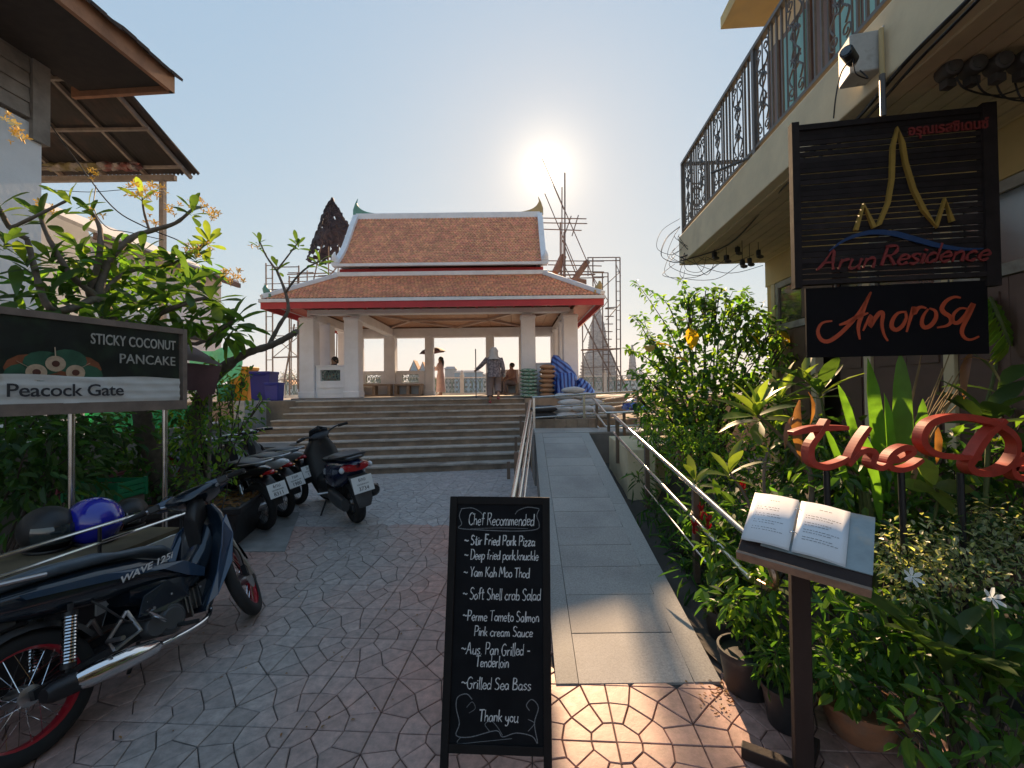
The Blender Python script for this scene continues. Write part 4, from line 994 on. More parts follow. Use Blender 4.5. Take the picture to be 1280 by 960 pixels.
# undergrowth on the left
def PXC(lst): return [(*at(px, py, y), r) for px, py, y, r in lst]
c = at(20, 560, 2.9)
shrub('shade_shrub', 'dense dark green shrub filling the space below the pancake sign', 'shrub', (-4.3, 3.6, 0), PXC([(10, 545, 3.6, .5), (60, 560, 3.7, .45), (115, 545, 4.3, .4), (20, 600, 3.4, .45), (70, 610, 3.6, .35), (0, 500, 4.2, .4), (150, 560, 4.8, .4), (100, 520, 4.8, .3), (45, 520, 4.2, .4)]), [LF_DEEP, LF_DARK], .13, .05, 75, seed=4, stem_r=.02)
shrub('leafy_shrub', 'light green small leaved shrub growing from the black planter', 'shrub', (-3.30, 4.75, .45), PXC([(290, 490, 4.7, .20), (272, 520, 4.6, .24), (305, 525, 4.6, .16), (250, 545, 4.5, .26), (248, 500, 4.7, .2), (285, 555, 4.5, .14), (268, 470, 4.8, .16), (232, 560, 4.5, .22), (322, 505, 4.7, .09), (305, 470, 4.9, .12), (240, 590, 4.4, .20), (222, 520, 4.7, .2), (255, 612, 4.3, .16), (225, 480, 4.9, .2), (312, 545, 4.7, .08), (280, 590, 4.5, .10)]), [LF_MID, LF_LIGHT, LF_DARK], .07, .032, 130, seed=5, stem_r=.014)
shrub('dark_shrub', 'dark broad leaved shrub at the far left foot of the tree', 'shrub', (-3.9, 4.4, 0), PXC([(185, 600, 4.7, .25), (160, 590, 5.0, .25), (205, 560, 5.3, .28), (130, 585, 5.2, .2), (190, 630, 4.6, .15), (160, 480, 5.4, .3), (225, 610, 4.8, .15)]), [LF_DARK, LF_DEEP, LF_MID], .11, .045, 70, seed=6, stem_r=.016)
# --- crates and odd things behind the cart
def crate(name, lab, px0, px1, py0, py1, y, c, cat='crate'):
    a, b = at(px0, py0, y), at(px1, py1, y); x = (a.x + b.x) / 2; w_ = abs(b.x - a.x); h = a.z - b.z; mt = mat(name + str(px0), c, rough=.5, var=.15)
    t = thing(name, lab, cat, (x, y, b.z)); m = MB(); z0 = b.z
    m.box((x, y, z0 + .012), (w_ * .9, w_ * .6, .02)); m.build('base', mt, t)
    for s_ in (-1, 1):
        for k in range(3):
            m = MB(); m.box((x, y + s_ * w_ * .31, z0 + h * (.22 + .3 * k)), (w_, .012, h * .22)); m.build('slat', mt, t)
            m = MB(); m.box((x + s_ * w_ * .5, y, z0 + h * (.22 + .3 * k)), (.012, w_ * .60, h * .22)); m.build('slat', mt, t)
    m = MB()
    for sx in (-1, 1):
        for sy in (-1, 1): m.box((x + sx * w_ * .5, y + sy * w_ * .31, z0 + h * .5), (.028, .028, h))
    tag(m.build('corner_posts', mt, t), kind='stuff')
crate('plastic_crate', 'green plastic crate behind the blue helmet', 100, 165, 600, 622, 4.2, (.02, .28, .12))
tbl = at(130, 590, 4.9)
t = thing('plastic_table', 'faded pink plastic table standing under the green net', 'table', (tbl.x, 4.9, 0))
PK = mat('pink_plastic', (.42, .10, .13), rough=.5, var=.2, c2=(.5, .3, .3), c2t=(.5, .7), c2s=8)
for k in range(5): MB().box((tbl.x, 4.66 + k * .12, .74), (.62, .11, .03)).build('top_board', PK, t)
for sx in (-1, 1):
    for sy in (-1, 1): MB().box((tbl.x + sx * .27, 4.9 + sy * .24, .362), (.04, .04, .72)).build('leg', PK, t)
# crate stands on a low block so that it rests on something
cb = at(132, 622, 4.2); tag(MB().box((cb.x, 4.2, cb.z / 2 - .002), (.46, .34, cb.z)).build('low_table', TIMB), 'grey timber block under the green crate', 'block')
# ================================================================ motorbikes, cart, helmets
def paint(name, c, **k): return mat(name, c, rough=k.pop('rough', .25), var=.1, sc=8, coat=k.pop('coat', .6), **k)
SEATM = mat('seat_vinyl', (.028, .032, .038), rough=.42, var=.2, sc=12, bump=.15, bsc=200)
GREYP = mat('grey_plastic', (.06, .062, .065), rough=.5, var=.2)
REDL = mat('red_lamp_lens', (.35, .008, .012), rough=.12, var=.1, coat=1.0)
CLRL = mat('clear_lamp_lens', (.55, .58, .62), rough=.08, var=.15, coat=1.0)
AMB = mat('amber_lens', (.55, .2, .03), rough=.15, coat=1.0)
PLATE = mat('number_plate_white', (.72, .72, .70), rough=.5, var=.06)
INK = mat('plate_black_ink', (.015, .015, .015), rough=.6)
def ring(c, X, Y, rx, ry, n=14, p=2.4):
    c, X, Y = V(c), V(X), V(Y); o = []
    for k in range(n):
        a = 2 * PI * k / n; ca, sa = math.cos(a), math.sin(a)
        o.append(c + X * (rx * math.copysign(abs(ca) ** (2 / p), ca)) + Y * (ry * math.copysign(abs(sa) ** (2 / p), sa)))
    return o
def xloft(st, n=14, p=2.6):                    # stations (x, z_low, z_high, half_width)
    return [ring((x, 0, (a + b) / 2), (0, 1, 0), (0, 0, 1), w_, (b - a) / 2, n, p) for x, a, b, w_ in st]
def wheel(root, cx, mrim, tw=.042, spokes=True, rr=.285, M=None, rimr=.215, alloy=False, near=True):
    def tr(mb):
        if M is not None: mb.v = [tuple(M @ V(p)) for p in mb.v]
        return mb
    c = V((cx, 0, rr)); ax = (0, 1, 0); w2 = tw
    pr = []
    for k in range(13):
        a = -PI / 2 * 1.35 + k * PI * 1.35 / 12; pr.append((rr - .045 + .045 * math.cos(a), w2 * math.sin(a)))
    pr = [(rimr - .004, -w2 * .8)] + pr + [(rimr - .004, w2 * .8)]
    ty = MB().lathe(pr, 36, c, ax, caps=False); 
    ty = tr(ty).build('tyre', RUBBER, root, smooth=40)
    rm = MB().lathe([(rimr + .008, -w2 * .72), (rimr - .014, -w2 * .55), (rimr - .018, 0), (rimr - .014, w2 * .55), (rimr + .008, w2 * .72)], 36, c, ax, caps=False)
    rm.lathe([(rimr + .007, w2 * .715), (rimr + .005, 0), (rimr + .007, -w2 * .715)], 36, c, ax, caps=False)
    tr(rm).build('rim', mrim, ty, smooth=40)
    hb = MB().lathe([(.018, -.06), (.045, -.05), (.05, -.02), (.05, .02), (.045, .05), (.018, .06)], 14, c, ax); tr(hb).build('hub', ALU, ty, smooth=40)
    sp = MB()
    if alloy:
        for k in range(5):
            a = k * 2 * PI / 5; d = V((math.cos(a), 0, math.sin(a))); sp.beam(c + d * .04, c + d * (rimr - .005), .03, .035, up=(0, 1, 0))
    else:
        for k in range(32):
            a = k * 2 * PI / 32; b = a + (.5 if k % 2 else -.5); sd = .045 if (k // 2) % 2 else -.045
            sp.tube([c + V((math.cos(b) * .045, sd, math.sin(b) * .045)), c + V((math.cos(a) * (rimr - .014), sd * .1, math.sin(a) * (rimr - .014)))], .0016 if near else .002, n=4)
    s_ = tr(sp).build('spokes', CHROME if not alloy else ALU, ty); 
    if not alloy: tag(s_, kind='stuff')
def plate(root, c, nrm, rows, w_=.21, h=.16):
    c, nrm = V(c), V(nrm).normalized(); X = V((0, 0, 1)).cross(nrm).normalized(); Y = nrm.cross(X)
    m = MB(); m.prism([c - X * w_ / 2 - Y * h / 2, c + X * w_ / 2 - Y * h / 2, c + X * w_ / 2 + Y * h / 2, c - X * w_ / 2 + Y * h / 2], nrm * .003)
    p = m.build('number_plate', PLATE, root, fix=True)
    for t, y, s_, sx in zip(rows, (.28, 0, -.28), (.058, .026, .060), (.9, .8, 1.0)): text(t, c + Y * (y * h) + nrm * .0045, X, Y, s_, INK, p, ext=.0004, sx=sx)
    return p
def tubes(root, name, lst, m, smooth=40):
    mb = MB()
    for pts, r in lst: mb.tube(smooth_path(pts, 4) if len(pts) > 2 else pts, r if not isinstance(r, tuple) else r, n=8)
    return mb.build(name, m, root, smooth=smooth)
def underbone(label, cat, body, accent, rim, steer=0.0, near=False, plt=None, seatm=SEATM, decal=None, group='motorbikes parked along the left side'):
    root = thing('motorbike', label, cat, (0, 0, 0), group)
    rx, fx, rr = -.61, .61, .285
    wheel(root, rx, rim, near=near)
    SA = V((.16, 0, -.50)).normalized(); pv = V((.44, 0, .86))      # steering axis
    SM = Matrix.Translation(pv) @ Matrix.Rotation(steer, 4, -SA) @ Matrix.Translation(-pv)
    def st(mb): mb.v = [tuple(SM @ V(p)) for p in mb.v]; return mb
    wheel(root, fx, rim, tw=.037, M=SM, near=near)
    # fork, front fender, calliper
    for y in (-.062, .062):
        st(MB().tube([(.475, y, .74), (.53, y, .56), (.575, y, .42)], .021, n=10).tube([(.575, y, .42), (.612, y, .285)], .026, n=10)).build('fork_leg', ALU, root, smooth=40)
    m = MB(); rings = []
    for k in range(11):
        a = R(20 + k * 13); r0 = rr + .035; c = V((fx + math.cos(a) * r0, 0, rr + math.sin(a) * r0)); o = V((math.cos(a), 0, math.sin(a))); wd = .058 * (1 - .25 * abs(k - 6) / 6)
        rings.append([c + V((0, -wd, 0)) - o * .035, c + V((0, -wd * .8, 0)) + o * .004, c + V((0, wd * .8, 0)) + o * .004, c + V((0, wd, 0)) - o * .035, c + V((0, wd * .7, 0)) - o * .008, c + V((0, -wd * .7, 0)) - o * .008])
    m.loft(rings); st(m).build('front_fender', body, root, smooth=50)
    st(MB().lathe([(.095, -.048), (.095, -.052)], 24, (fx, 0, rr), (0, 1, 0))).build('brake_disc', ALU, root)
    cal = MB().box((fx - .085, -.06, rr + .05), (.05, .03, .075), M=Matrix.Rotation(R(30), 3, 'Y')); cal.tube(smooth_path([(fx - .08, -.065, rr + .08), (fx - .11, -.08, rr + .2), (fx - .14, -.05, rr + .33), (.45, -.04, .80)], 4), .005, n=5)
    st(cal).build('brake_calliper', BLACKP, root)
    # leg shields, central spine, headstock
    m = MB(); rings = []
    for z, x, w_, t, bow in ((.235, .235, .115, .075, .02), (.33, .275, .150, .085, .03), (.46, .335, .185, .075, .05), (.60, .385, .205, .065, .06), (.72, .425, .20, .06, .06), (.82, .455, .15, .055, .05), (.90, .455, .09, .05, .03)):
        rg = []
        for k in range(16):
            a = 2 * PI * k / 16; yy = w_ * math.copysign(abs(math.cos(a)) ** .75, math.cos(a)); xx = x + t * math.sin(a) * .6 - bow * (abs(yy) / w_) ** 2 * 1.2 + bow
            rg.append(V((xx, yy, z)))
        rings.append(rg)
    m.loft(rings); m.build('leg_shield', body, root, smooth=55)
    for s_ in (-1, 1):
        m = MB(); pts = [(.455, s_ * .165, .80), (.42, s_ * .218, .66), (.36, s_ * .222, .48), (.25, s_ * .175, .31), (.20, s_ * .13, .27), (.27, s_ * .185, .45), (.33, s_ * .213, .62), (.40, s_ * .185, .76)]
        m.prism(pts, (0, s_ * .014, 0)); m.build('side_flash', accent, root, fix=True, bev=.004)
    MB().loft(xloft([(.42, .52, .78, .06), (.33, .46, .64, .085), (.22, .40, .56, .10), (.08, .38, .56, .105), (-.05, .42, .62, .10), (-.16, .48, .68, .09)])).build('centre_spine', body, root, smooth=55)
    MB().loft(xloft([(.34, .60, .86, .055), (.38, .72, .96, .05), (.44, .80, .99, .045)])).build('inner_panel', BLACKP, root, smooth=55)
    # rear cowling with its swoosh sides, seat
    MB().loft(xloft([(-.93, .735, .77, .018), (-.86, .70, .785, .05), (-.72, .655, .79, .092), (-.52, .60, .785, .122), (-.30, .555, .765, .135), (-.10, .53, .73, .13), (.05, .50, .66, .112), (.14, .48, .58, .09)], 16)).build('rear_cowling', body, root, smooth=55)
    for s_ in (-1, 1):
        m = MB(); m.prism([(.28, s_ * .10, .50), (.14, s_ * .122, .60), (-.05, s_ * .14, .655), (-.30, s_ * .147, .70), (-.62, s_ * .118, .745), (-.60, s_ * .118, .715), (-.28, s_ * .147, .655), (0, s_ * .138, .60), (.15, s_ * .118, .50), (.26, s_ * .10, .45)], (0, s_ * .006, 0)); m.build('side_stripe', accent, root, fix=True)
        m = MB(); m.prism([(.17, s_ * .085, .50), (.02, s_ * .115, .53), (-.13, s_ * .12, .50), (-.18, s_ * .12, .40), (-.02, s_ * .11, .36), (.14, s_ * .09, .38)], (0, s_ * .012, 0)); m.build('lower_cover', body, root, fix=True, bev=.004)
    sm = MB(); rings = []
    for x, a, b, w_ in ((-.74, .785, .80, .06), (-.66, .78, .835, .10), (-.45, .77, .84, .125), (-.28, .755, .825, .13), (-.20, .75, .795, .135), (-.05, .725, .775, .13), (.06, .69, .745, .11), (.13, .65, .70, .07)): rings.append(ring((x, 0, (a + b) / 2), (0, 1, 0), (0, 0, 1), w_, (b - a) / 2, 16, 3.2))
    sm.loft(rings); sm.build('seat', seatm, root, smooth=55)
    tubes(root, 'grab_rail', [([(-.52, .13, .80), (-.75, .125, .83), (-.86, .07, .845), (-.88, 0, .848), (-.86, -.07, .845), (-.75, -.125, .83), (-.52, -.13, .80)], .012)], ALU)
    m = MB().loft(xloft([(-.965, .71, .735, .015), (-.93, .70, .755, .042), (-.87, .69, .735, .055), (-.80, .67, .70, .05)], 12)); m.build('tail_light', REDL, root, smooth=50)
    for s_ in (-1, 1): MB().sphere((-.875, s_ * .085, .70), (.025, .016, .014), 8, 6).build('indicator', AMB, root, smooth=60)
    # rear mudguard and plate
    m = MB(); rings = []
    for x, z, w_ in ((-.62, .62, .07), (-.80, .62, .075), (-.92, .55, .065), (-.985, .42, .055), (-1.0, .36, .05)): rings.append([V((x, -w_, z)), V((x + .012, -w_ * .9, z + .03)), V((x + .012, w_ * .9, z + .03)), V((x, w_, z))])
    m.loft(rings); m.build('rear_mudguard', BLACKP, root, smooth=40)
    if plt: plate(root, (-1.005, 0, .53), (-1, 0, .35), plt)
    # handlebar, cowl, headlight, grips, levers, mirrors, instruments
    hc = MB().loft([ring((.335, 0, .985), (0, 1, 0), (.2, 0, 1), .05, .02, 14), ring((.37, 0, 1.0), (0, 1, 0), (.2, 0, 1), .145, .04, 14), ring((.43, 0, .995), (0, 1, 0), (.1, 0, 1), .17, .055, 14), ring((.50, 0, .97), (0, 1, 0), (0, 0, 1), .15, .055, 14), ring((.55, 0, .95), (0, 1, 0), (0, 0, 1), .10, .035, 14)])
    st(hc).build('handlebar_cowl', body, root, smooth=50)
    for s_ in (-1, 1):
        m = MB(); m.prism([(.40, s_ * .10, 1.045), (.385, s_ * .21, 1.035), (.44, s_ * .215, 1.01), (.52, s_ * .12, .985), (.50, s_ * .09, 1.02)], (-.004, 0, -.035)); st(m).build('cowl_wing', accent, root, fix=True, bev=.004)
    st(MB().sphere((.535, 0, .955), (.035, .085, .032), 14, 8)).build('headlight', CLRL, root, smooth=60)
    st(MB().sphere((.39, 0, 1.03), (.05, .09, .012), 14, 6)).build('instrument_glass', glassy('instrument_glass') if 'instrument_glass' not in bpy.data.materials else bpy.data.materials['instrument_glass'], root, smooth=60)
    st(MB().tube(smooth_path([(.40, -.15, .99), (.37, -.24, 1.01), (.31, -.34, 1.0)], 3), .011, n=8).tube(smooth_path([(.40, .15, .99), (.37, .24, 1.01), (.31, .34, 1.0)], 3), .011, n=8)).build('handlebar', ALU, root, smooth=40)
    for s_ in (-1, 1):
        st(MB().tube([(.365, s_ * .25, 1.01), (.305, s_ * .35, 1.0)], [.020, .018], n=10)).build('grip', RUBBER, root, smooth=40)
        st(MB().tube(smooth_path([(.395, s_ * .20, 1.0), (.40, s_ * .28, 1.0), (.35, s_ * .35, .99)], 3), .006, n=6)).build('brake_lever', ALU, root, smooth=40)
        st(MB().box((.385, s_ * .205, 1.01), (.05, .06, .045))).build('switch_box', BLACKP, root, bev=.006)
    # engine, chain case, exhaust, springs, stand, pegs
    e = MB().lathe([(.075, -.12), (.088, -.11), (.088, .09), (.07, .11)], 18, (.0, 0, .30), (0, 1, 0)).lathe([(.055, -.135), (.062, -.12), (.062, .10)], 16, (-.10, 0, .31), (0, 1, 0)); e.box((.16, 0, .345), (.20, .12, .10), M=Matrix.Rotation(R(-6), 3, 'Y')).box((.275, 0, .355), (.06, .14, .13), M=Matrix.Rotation(R(-6), 3, 'Y'))
    e.build('engine', GREYP, root, smooth=35)
    tag(MB().box((.16, 0, .30), (.01, .15, .13)).box((.19, 0, .34), (.008, .16, .13)).box((.13, 0, .34), (.008, .16, .13)).box((.22, 0, .34), (.008, .16, .13)).build('cooling_fins', ALU, root), kind='stuff')
    MB().lathe([(.0, -.128), (.06, -.128), (.068, -.12)], 18, (0, 0, .30), (0, 1, 0), caps=False).build('clutch_cover', GREYP, root, smooth=40)
    for s_ in (-1, 1):
        MB().beam((-.08, s_ * .07, .30), (-.62, s_ * .075, .285), .028, .045).build('swing_arm', BLACKP, root)
        sp = MB(); a, b = V((-.50, s_ * .105, .31)), V((-.44, s_ * .11, .62)); pts = []; X, Y, Fz = frame(b - a)
        for k in range(15 * 10 + 1): t = k / 150; aa = t * 15 * 2 * PI; pts.append(a.lerp(b, .12 + .70 * t) + X * .026 * math.cos(aa) + Y * .026 * math.sin(aa))
        sp.tube(pts, .0062, n=5, mi=0); sp.tube([a, b], .012, n=8, mi=1); sp.tube([a.lerp(b, .06), a.lerp(b, .13)], .03, n=10, mi=1); sp.tube([a.lerp(b, .80), a.lerp(b, .88)], .03, n=10, mi=1)
        sp.build('shock_absorber', [CHROME, BLACKP], root, smooth=40)
    ex = MB().tube(smooth_path([(.27, -.03, .29), (.28, -.07, .22), (.18, -.11, .185), (.0, -.14, .19), (-.16, -.155, .21)], 5), .014, n=9)
    ex.build('exhaust_pipe', CHROME, root, smooth=50)
    mf = MB().tube([(-.14, -.155, .208), (-.20, -.158, .218), (-.34, -.16, .238), (-.52, -.158, .262), (-.60, -.155, .272), (-.63, -.155, .276)], [.016, .036, .046, .047, .044, .03], n=16)
    mf = mf.build('silencer', BLACKP, root, smooth=50)
    MB().tube([(-.13, -.160, .207), (-.17, -.164, .216), (-.30, -.168, .236), (-.46, -.168, .256), (-.53, -.164, .266)], [.022, .044, .054, .054, .040], n=18).build('heat_shield', CHROME, root, smooth=50)
    tubes(root, 'foot_peg', [([(.02, -.10, .25), (.02, -.26, .245)], .013)], RUBBER); tubes(root, 'foot_peg', [([(.02, .10, .25), (.02, .26, .245)], .013)], RUBBER)
    for s_ in (-1, 1):
        m = MB(); a, b, c, d = V((-.22, s_ * .115, .46)), V((-.18, s_ * .125, .33)), V((-.32, s_ * .125, .30)), V((-.34, s_ * .13, .36)); m.tube([a, b, c], .011, n=6); m.tube([a, d, c], .010, n=6); m.tube([d, d + V((0, s_ * .10, .0))], .012, n=8)
        m.build('passenger_peg', ALU, root, smooth=40)
    tubes(root, 'kick_starter', [([(-.05, -.13, .31), (-.10, -.15, .36), (-.16, -.17, .42), (-.16, -.22, .425)], .010)], CHROME)
    tubes(root, 'side_stand', [([(-.02, .11, .24), (-.06, .22, .02), (-.09, .23, .012)], .011)], BLACKP)
    MB().prism([(-.16, .08, .36), (-.62, .085, .34), (-.62, .085, .25), (-.16, .08, .24)], (0, .02, 0)).build('chain_case', BLACKP, root, fix=True)
    if near:
        for a_ in (((.40, -.20, 1.0), (.50, -.16, 1.06), (.56, -.05, .96), (.50, -.03, .84)), ((.40, .20, 1.0), (.51, .15, 1.07), (.57, .05, .97), (.50, .03, .84)), ((.38, -.12, 1.02), (.47, -.20, .98), (.48, -.12, .84), (.44, -.06, .76))): st(MB().tube(smooth_path(a_, 5), .0045, n=6)).build('control_cable', BLACKP, root, smooth=60)
        for s_ in (-1, 1):
            MB().tube([(-.86, s_ * .056, .722), (-.52, s_ * .127, .655), (-.12, s_ * .1365, .60), (.12, s_ * .10, .53)], .0016, n=4).build('panel_seam', BLACKP, root)
            for bx_, bz_ in ((.20, .40), (.02, .44), (-.12, .46), (.30, .50)): MB().sphere((bx_, s_ * (.128 if bx_ < .25 else .19), bz_), (.006, .003, .006), 8, 5).build('bolt', ALU, root)
        MB().tube(smooth_path([(-.35, -.09, .60), (-.30, -.13, .50), (-.22, -.12, .40), (-.12, -.13, .36)], 4), .006, n=6).build('hose', BLACKP, root, smooth=60)
        m = MB(); rings = []
        for k in range(9):
            a = R(25 + k * 14); r0 = rr + .03; c = V((rx + math.cos(a) * r0, 0, rr + math.sin(a) * r0)); o = V((math.cos(a), 0, math.sin(a))); rings.append([c + V((0, -.06, 0)) - o * .03, c + V((0, -.045, 0)), c + V((0, .045, 0)), c + V((0, .06, 0)) - o * .03])
        m.loft(rings); m.build('inner_mudguard', BLACKP, root, smooth=50)
    if decal: text(decal, (-.10, -.1545, .648), (1, 0, .10), (-.1, -.10, 1), .05, mat('decal_silver', (.62, .62, .62), rough=.3), root, ext=.001, sx=1.25, shear=.35, name='decal', off=.0008)
    return root
def put(o, x, y, heading, lean):
    o.rotation_mode = 'XYZ'; o.rotation_euler = (lean, 0, math.atan2(heading[1], heading[0])); o.location = (x, y, 0)
NAVY = paint('navy_blue_paint', (.008, .016, .027), rough=.22); NAVYL = paint('blue_flash_paint', (.022, .05, .10), rough=.22)
REDR = paint('red_rim_paint', (.42, .015, .03), rough=.3)
SEATN = mat('seat_vinyl_bluish', (.06, .085, .11), rough=.4, var=.15, sc=10, bump=.1, bsc=200)
b = underbone('navy blue motorbike with red wheel rims standing nearest at the lower left', 'motorbike', NAVY, NAVYL, REDR, steer=R(36), near=True, seatm=SEATN, decal='WAVE 125i', plt=('1กบ', 'กรุงเทพมหานคร', '2741'))
fgc = gnd(312, 771); rgc = gnd(42, 950); hd = (fgc - rgc).normalized(); mid = (fgc + rgc) / 2
put(b, mid.x, mid.y, hd, -R(16)); b.scale = (1, 1, .95)
WHP = paint('white_paint', (.50, .51, .52), rough=.25); GRP = paint('silver_grey_paint', (.16, .165, .17), rough=.3); BLP = paint('black_paint', (.012, .012, .014), rough=.2)
BRIM = paint('black_rim_paint', (.02, .02, .02), rough=.4)
hd = V((-.86, .50, 0)).normalized()
for lab, rc, bd, ac, pt, ln in (('black motorbike at the planter, its white plate lowest of the three parked in a row', gnd(330, 662), BLP, GRP, ('6กน', 'กรุงเทพมหานคร', '8311'), 8),
                                ('white and black motorbike in the middle of the three rear ends by the steps', gnd(354, 646), WHP, BLP, ('1ขค', 'กรุงเทพมหานคร', '1980'), 9),
                                ('grey motorbike beyond the white one, its plate next to the navy scooter', gnd(372, 630), GRP, BLP, ('5กร', 'กรุงเทพมหานคร', '117'), 9)):
    b = underbone(lab, 'motorbike', bd, ac, BRIM, plt=pt); c = rc + hd * .61; put(b, c.x, c.y, hd, -R(ln))
rw = underbone('red and white motorbike far back under the trees, mostly hidden by leaves', 'motorbike', paint('red_paint', (.4, .02, .03)), WHP, BRIM)
put(rw, -4.75, 6.1, V((.9, -.4, 0)), -R(7))
# --- navy maxi scooter seen from behind
def scooter():
    root = thing('scooter', 'navy blue maxi scooter parked alone in front of the steps', 'scooter', (0, 0, 0), None)
    NV = paint('scooter_navy_paint', (.008, .015, .05), rough=.18); rr = .265
    wheel(root, -.64, BRIM, tw=.065, rr=rr, rimr=.165, alloy=True); 
    SA = V((.2, 0, -.5)).normalized(); pv = V((.50, 0, .9)); SM = Matrix.Translation(pv) @ Matrix.Rotation(R(18), 4, -SA) @ Matrix.Translation(-pv)
    def st(mb): mb.v = [tuple(SM @ V(p)) for p in mb.v]; return mb
    wheel(root, .66, BRIM, tw=.055, rr=rr, rimr=.165, alloy=True, M=SM)
    for y in (-.075, .075): st(MB().tube([(.55, y, .62), (.66, y, .265)], .024, n=10)).build('fork_leg', BLACKP, root, smooth=40)
    m = MB(); rings = []
    for k in range(9):
        a = R(30 + k * 15); r0 = rr + .03; c = V((.66 + math.cos(a) * r0, 0, rr + math.sin(a) * r0)); o = V((math.cos(a), 0, math.sin(a))); wd = .075
        rings.append([c + V((0, -wd, 0)) - o * .05, c + V((0, -wd * .7, 0)), c + V((0, wd * .7, 0)), c + V((0, wd, 0)) - o * .05])
    m.loft(rings); st(m).build('front_fender', NV, root, smooth=50)
    # front apron
    m = MB(); rings = []
    for z, x, w_, t in ((.20, .34, .15, .10), (.32, .40, .19, .13), (.48, .47, .23, .16), (.64, .52, .245, .15), (.80, .53, .22, .12), (.92, .50, .15, .08), (.98, .48, .10, .05)):
        rings.append(ring((x, 0, z), (0, 1, 0), (1, 0, 0), w_, t, 16, 2.6))
    m.loft(rings); m.build('front_apron', BLACKP, root, smooth=55)
    m = MB(); rings = []
    for z, x, w_, t in ((.45, .56, .22, .09), (.62, .60, .235, .10), (.80, .585, .20, .08), (.94, .53, .12, .05)): rings.append(ring((x, 0, z), (0, 1, 0), (1, 0, 0), w_, t, 16, 2.4))
    m.loft(rings); m.build('front_nose', NV, root, smooth=55)
    m = MB(); m.prism([(.50, -.14, .93), (.50, .14, .93), (.44, .12, 1.10), (.43, 0, 1.15), (.44, -.12, 1.10)], (.008, 0, .002)); m.build('windscreen', glassy('smoked_screen', (.02, .022, .025), .1), root, fix=True, bev=.003)
    # floor tunnel, side skirts
    MB().loft(xloft([(.45, .18, .60, .14), (.30, .17, .50, .17), (.10, .18, .50, .17), (-.05, .20, .58, .16), (-.15, .24, .62, .16)], 16, 3)).build('floor_tunnel', BLACKP, root, smooth=50)
    MB().loft(xloft([(-1.02, .74, .80, .03), (-.95, .66, .83, .10), (-.80, .56, .83, .155), (-.60, .46, .82, .185), (-.40, .40, .80, .195), (-.20, .40, .76, .19), (-.02, .42, .70, .15), (.04, .45, .66, .10)], 18, 2.6)).build('rear_body', NV, root, smooth=55)
    rings = []
    for x, a, b_, w_ in ((-.97, .835, .86, .08), (-.90, .82, .885, .135), (-.65, .81, .90, .165), (-.50, .80, .88, .17), (-.42, .79, .83, .17), (-.20, .765, .815, .17), (-.02, .71, .775, .13), (.05, .68, .72, .08)): rings.append(ring((x, 0, (a + b_) / 2), (0, 1, 0), (0, 0, 1), w_, (b_ - a) / 2, 16, 3.2))
    MB().loft(rings).build('seat', SEATM, root, smooth=55)
    tubes(root, 'grab_rail', [([(-.60, .175, .84), (-.85, .16, .875), (-1.02, .09, .90), (-1.04, 0, .905), (-1.02, -.09, .90), (-.85, -.16, .875), (-.60, -.175, .84)], .014)], BLACKP)
    MB().loft([ring((-.88, 0, .74), (0, 1, 0), (0, 0, 1), .17, .055, 14), ring((-.97, 0, .745), (0, 1, 0), (0, 0, 1), .155, .05, 14), ring((-1.02, 0, .745), (0, 1, 0), (0, 0, 1), .12, .035, 14)]).build('tail_light', REDL, root, smooth=50)
    for s_ in (-1, 1): MB().sphere((-.94, s_ * .165, .735), (.05, .03, .035), 10, 6).build('indicator', CLRL, root, smooth=60)
    m = MB(); rings = []
    for x, z, w_ in ((-.80, .66, .10), (-.96, .64, .11), (-1.04, .50, .105), (-1.07, .36, .09), (-1.05, .29, .07)): rings.append([V((x, -w_, z)), V((x - .015, -w_ * .7, z - .005)), V((x - .015, w_ * .7, z - .005)), V((x, w_, z)), V((x + .03, 0, z + .005))])
    m.loft(rings); m.build('rear_mudguard', GREYP, root, smooth=40)
    plate(root, (-1.09, 0, .56), (-1, 0, .28), ('6กข', 'กรุงเทพมหานคร', '3734'), .235, .185)
    # handlebar
    st(MB().loft([ring((.36, 0, 1.0), (0, 1, 0), (.3, 0, 1), .08, .025, 12), ring((.42, 0, 1.02), (0, 1, 0), (.3, 0, 1), .15, .04, 12), ring((.49, 0, 1.0), (0, 1, 0), (0, 0, 1), .12, .03, 12)])).build('handlebar_cowl', BLACKP, root, smooth=50)
    st(MB().tube(smooth_path([(.42, -.12, 1.02), (.39, -.24, 1.06), (.31, -.38, 1.06)], 3), .012, n=8).tube(smooth_path([(.42, .12, 1.02), (.39, .24, 1.06), (.31, .38, 1.06)], 3), .012, n=8)).build('handlebar', BLACKP, root, smooth=40)
    for s_ in (-1, 1):
        st(MB().tube([(.37, s_ * .27, 1.06), (.305, s_ * .39, 1.06)], .021, n=10)).build('grip', RUBBER, root, smooth=40)
        st(MB().tube(smooth_path([(.42, s_ * .22, 1.06), (.43, s_ * .30, 1.06), (.37, s_ * .38, 1.05)], 3), .007, n=6)).build('brake_lever', ALU, root, smooth=40)
    # power unit, silencer, stand
    MB().loft([ring((-.15, .12, .30), (0, 1, 0), (0, 0, 1), .05, .09, 12), ring((-.45, .13, .29), (0, 1, 0), (0, 0, 1), .055, .10, 12), ring((-.72, .13, .27), (0, 1, 0), (0, 0, 1), .05, .075, 12)]).build('drive_case', GREYP, root, smooth=50)
    MB().tube([(-.30, -.14, .25), (-.45, -.165, .27), (-.60, -.18, .31), (-.88, -.185, .40), (-.93, -.185, .415)], [.03, .055, .075, .075, .05], n=14).build('silencer', BLACKP, root, smooth=50)
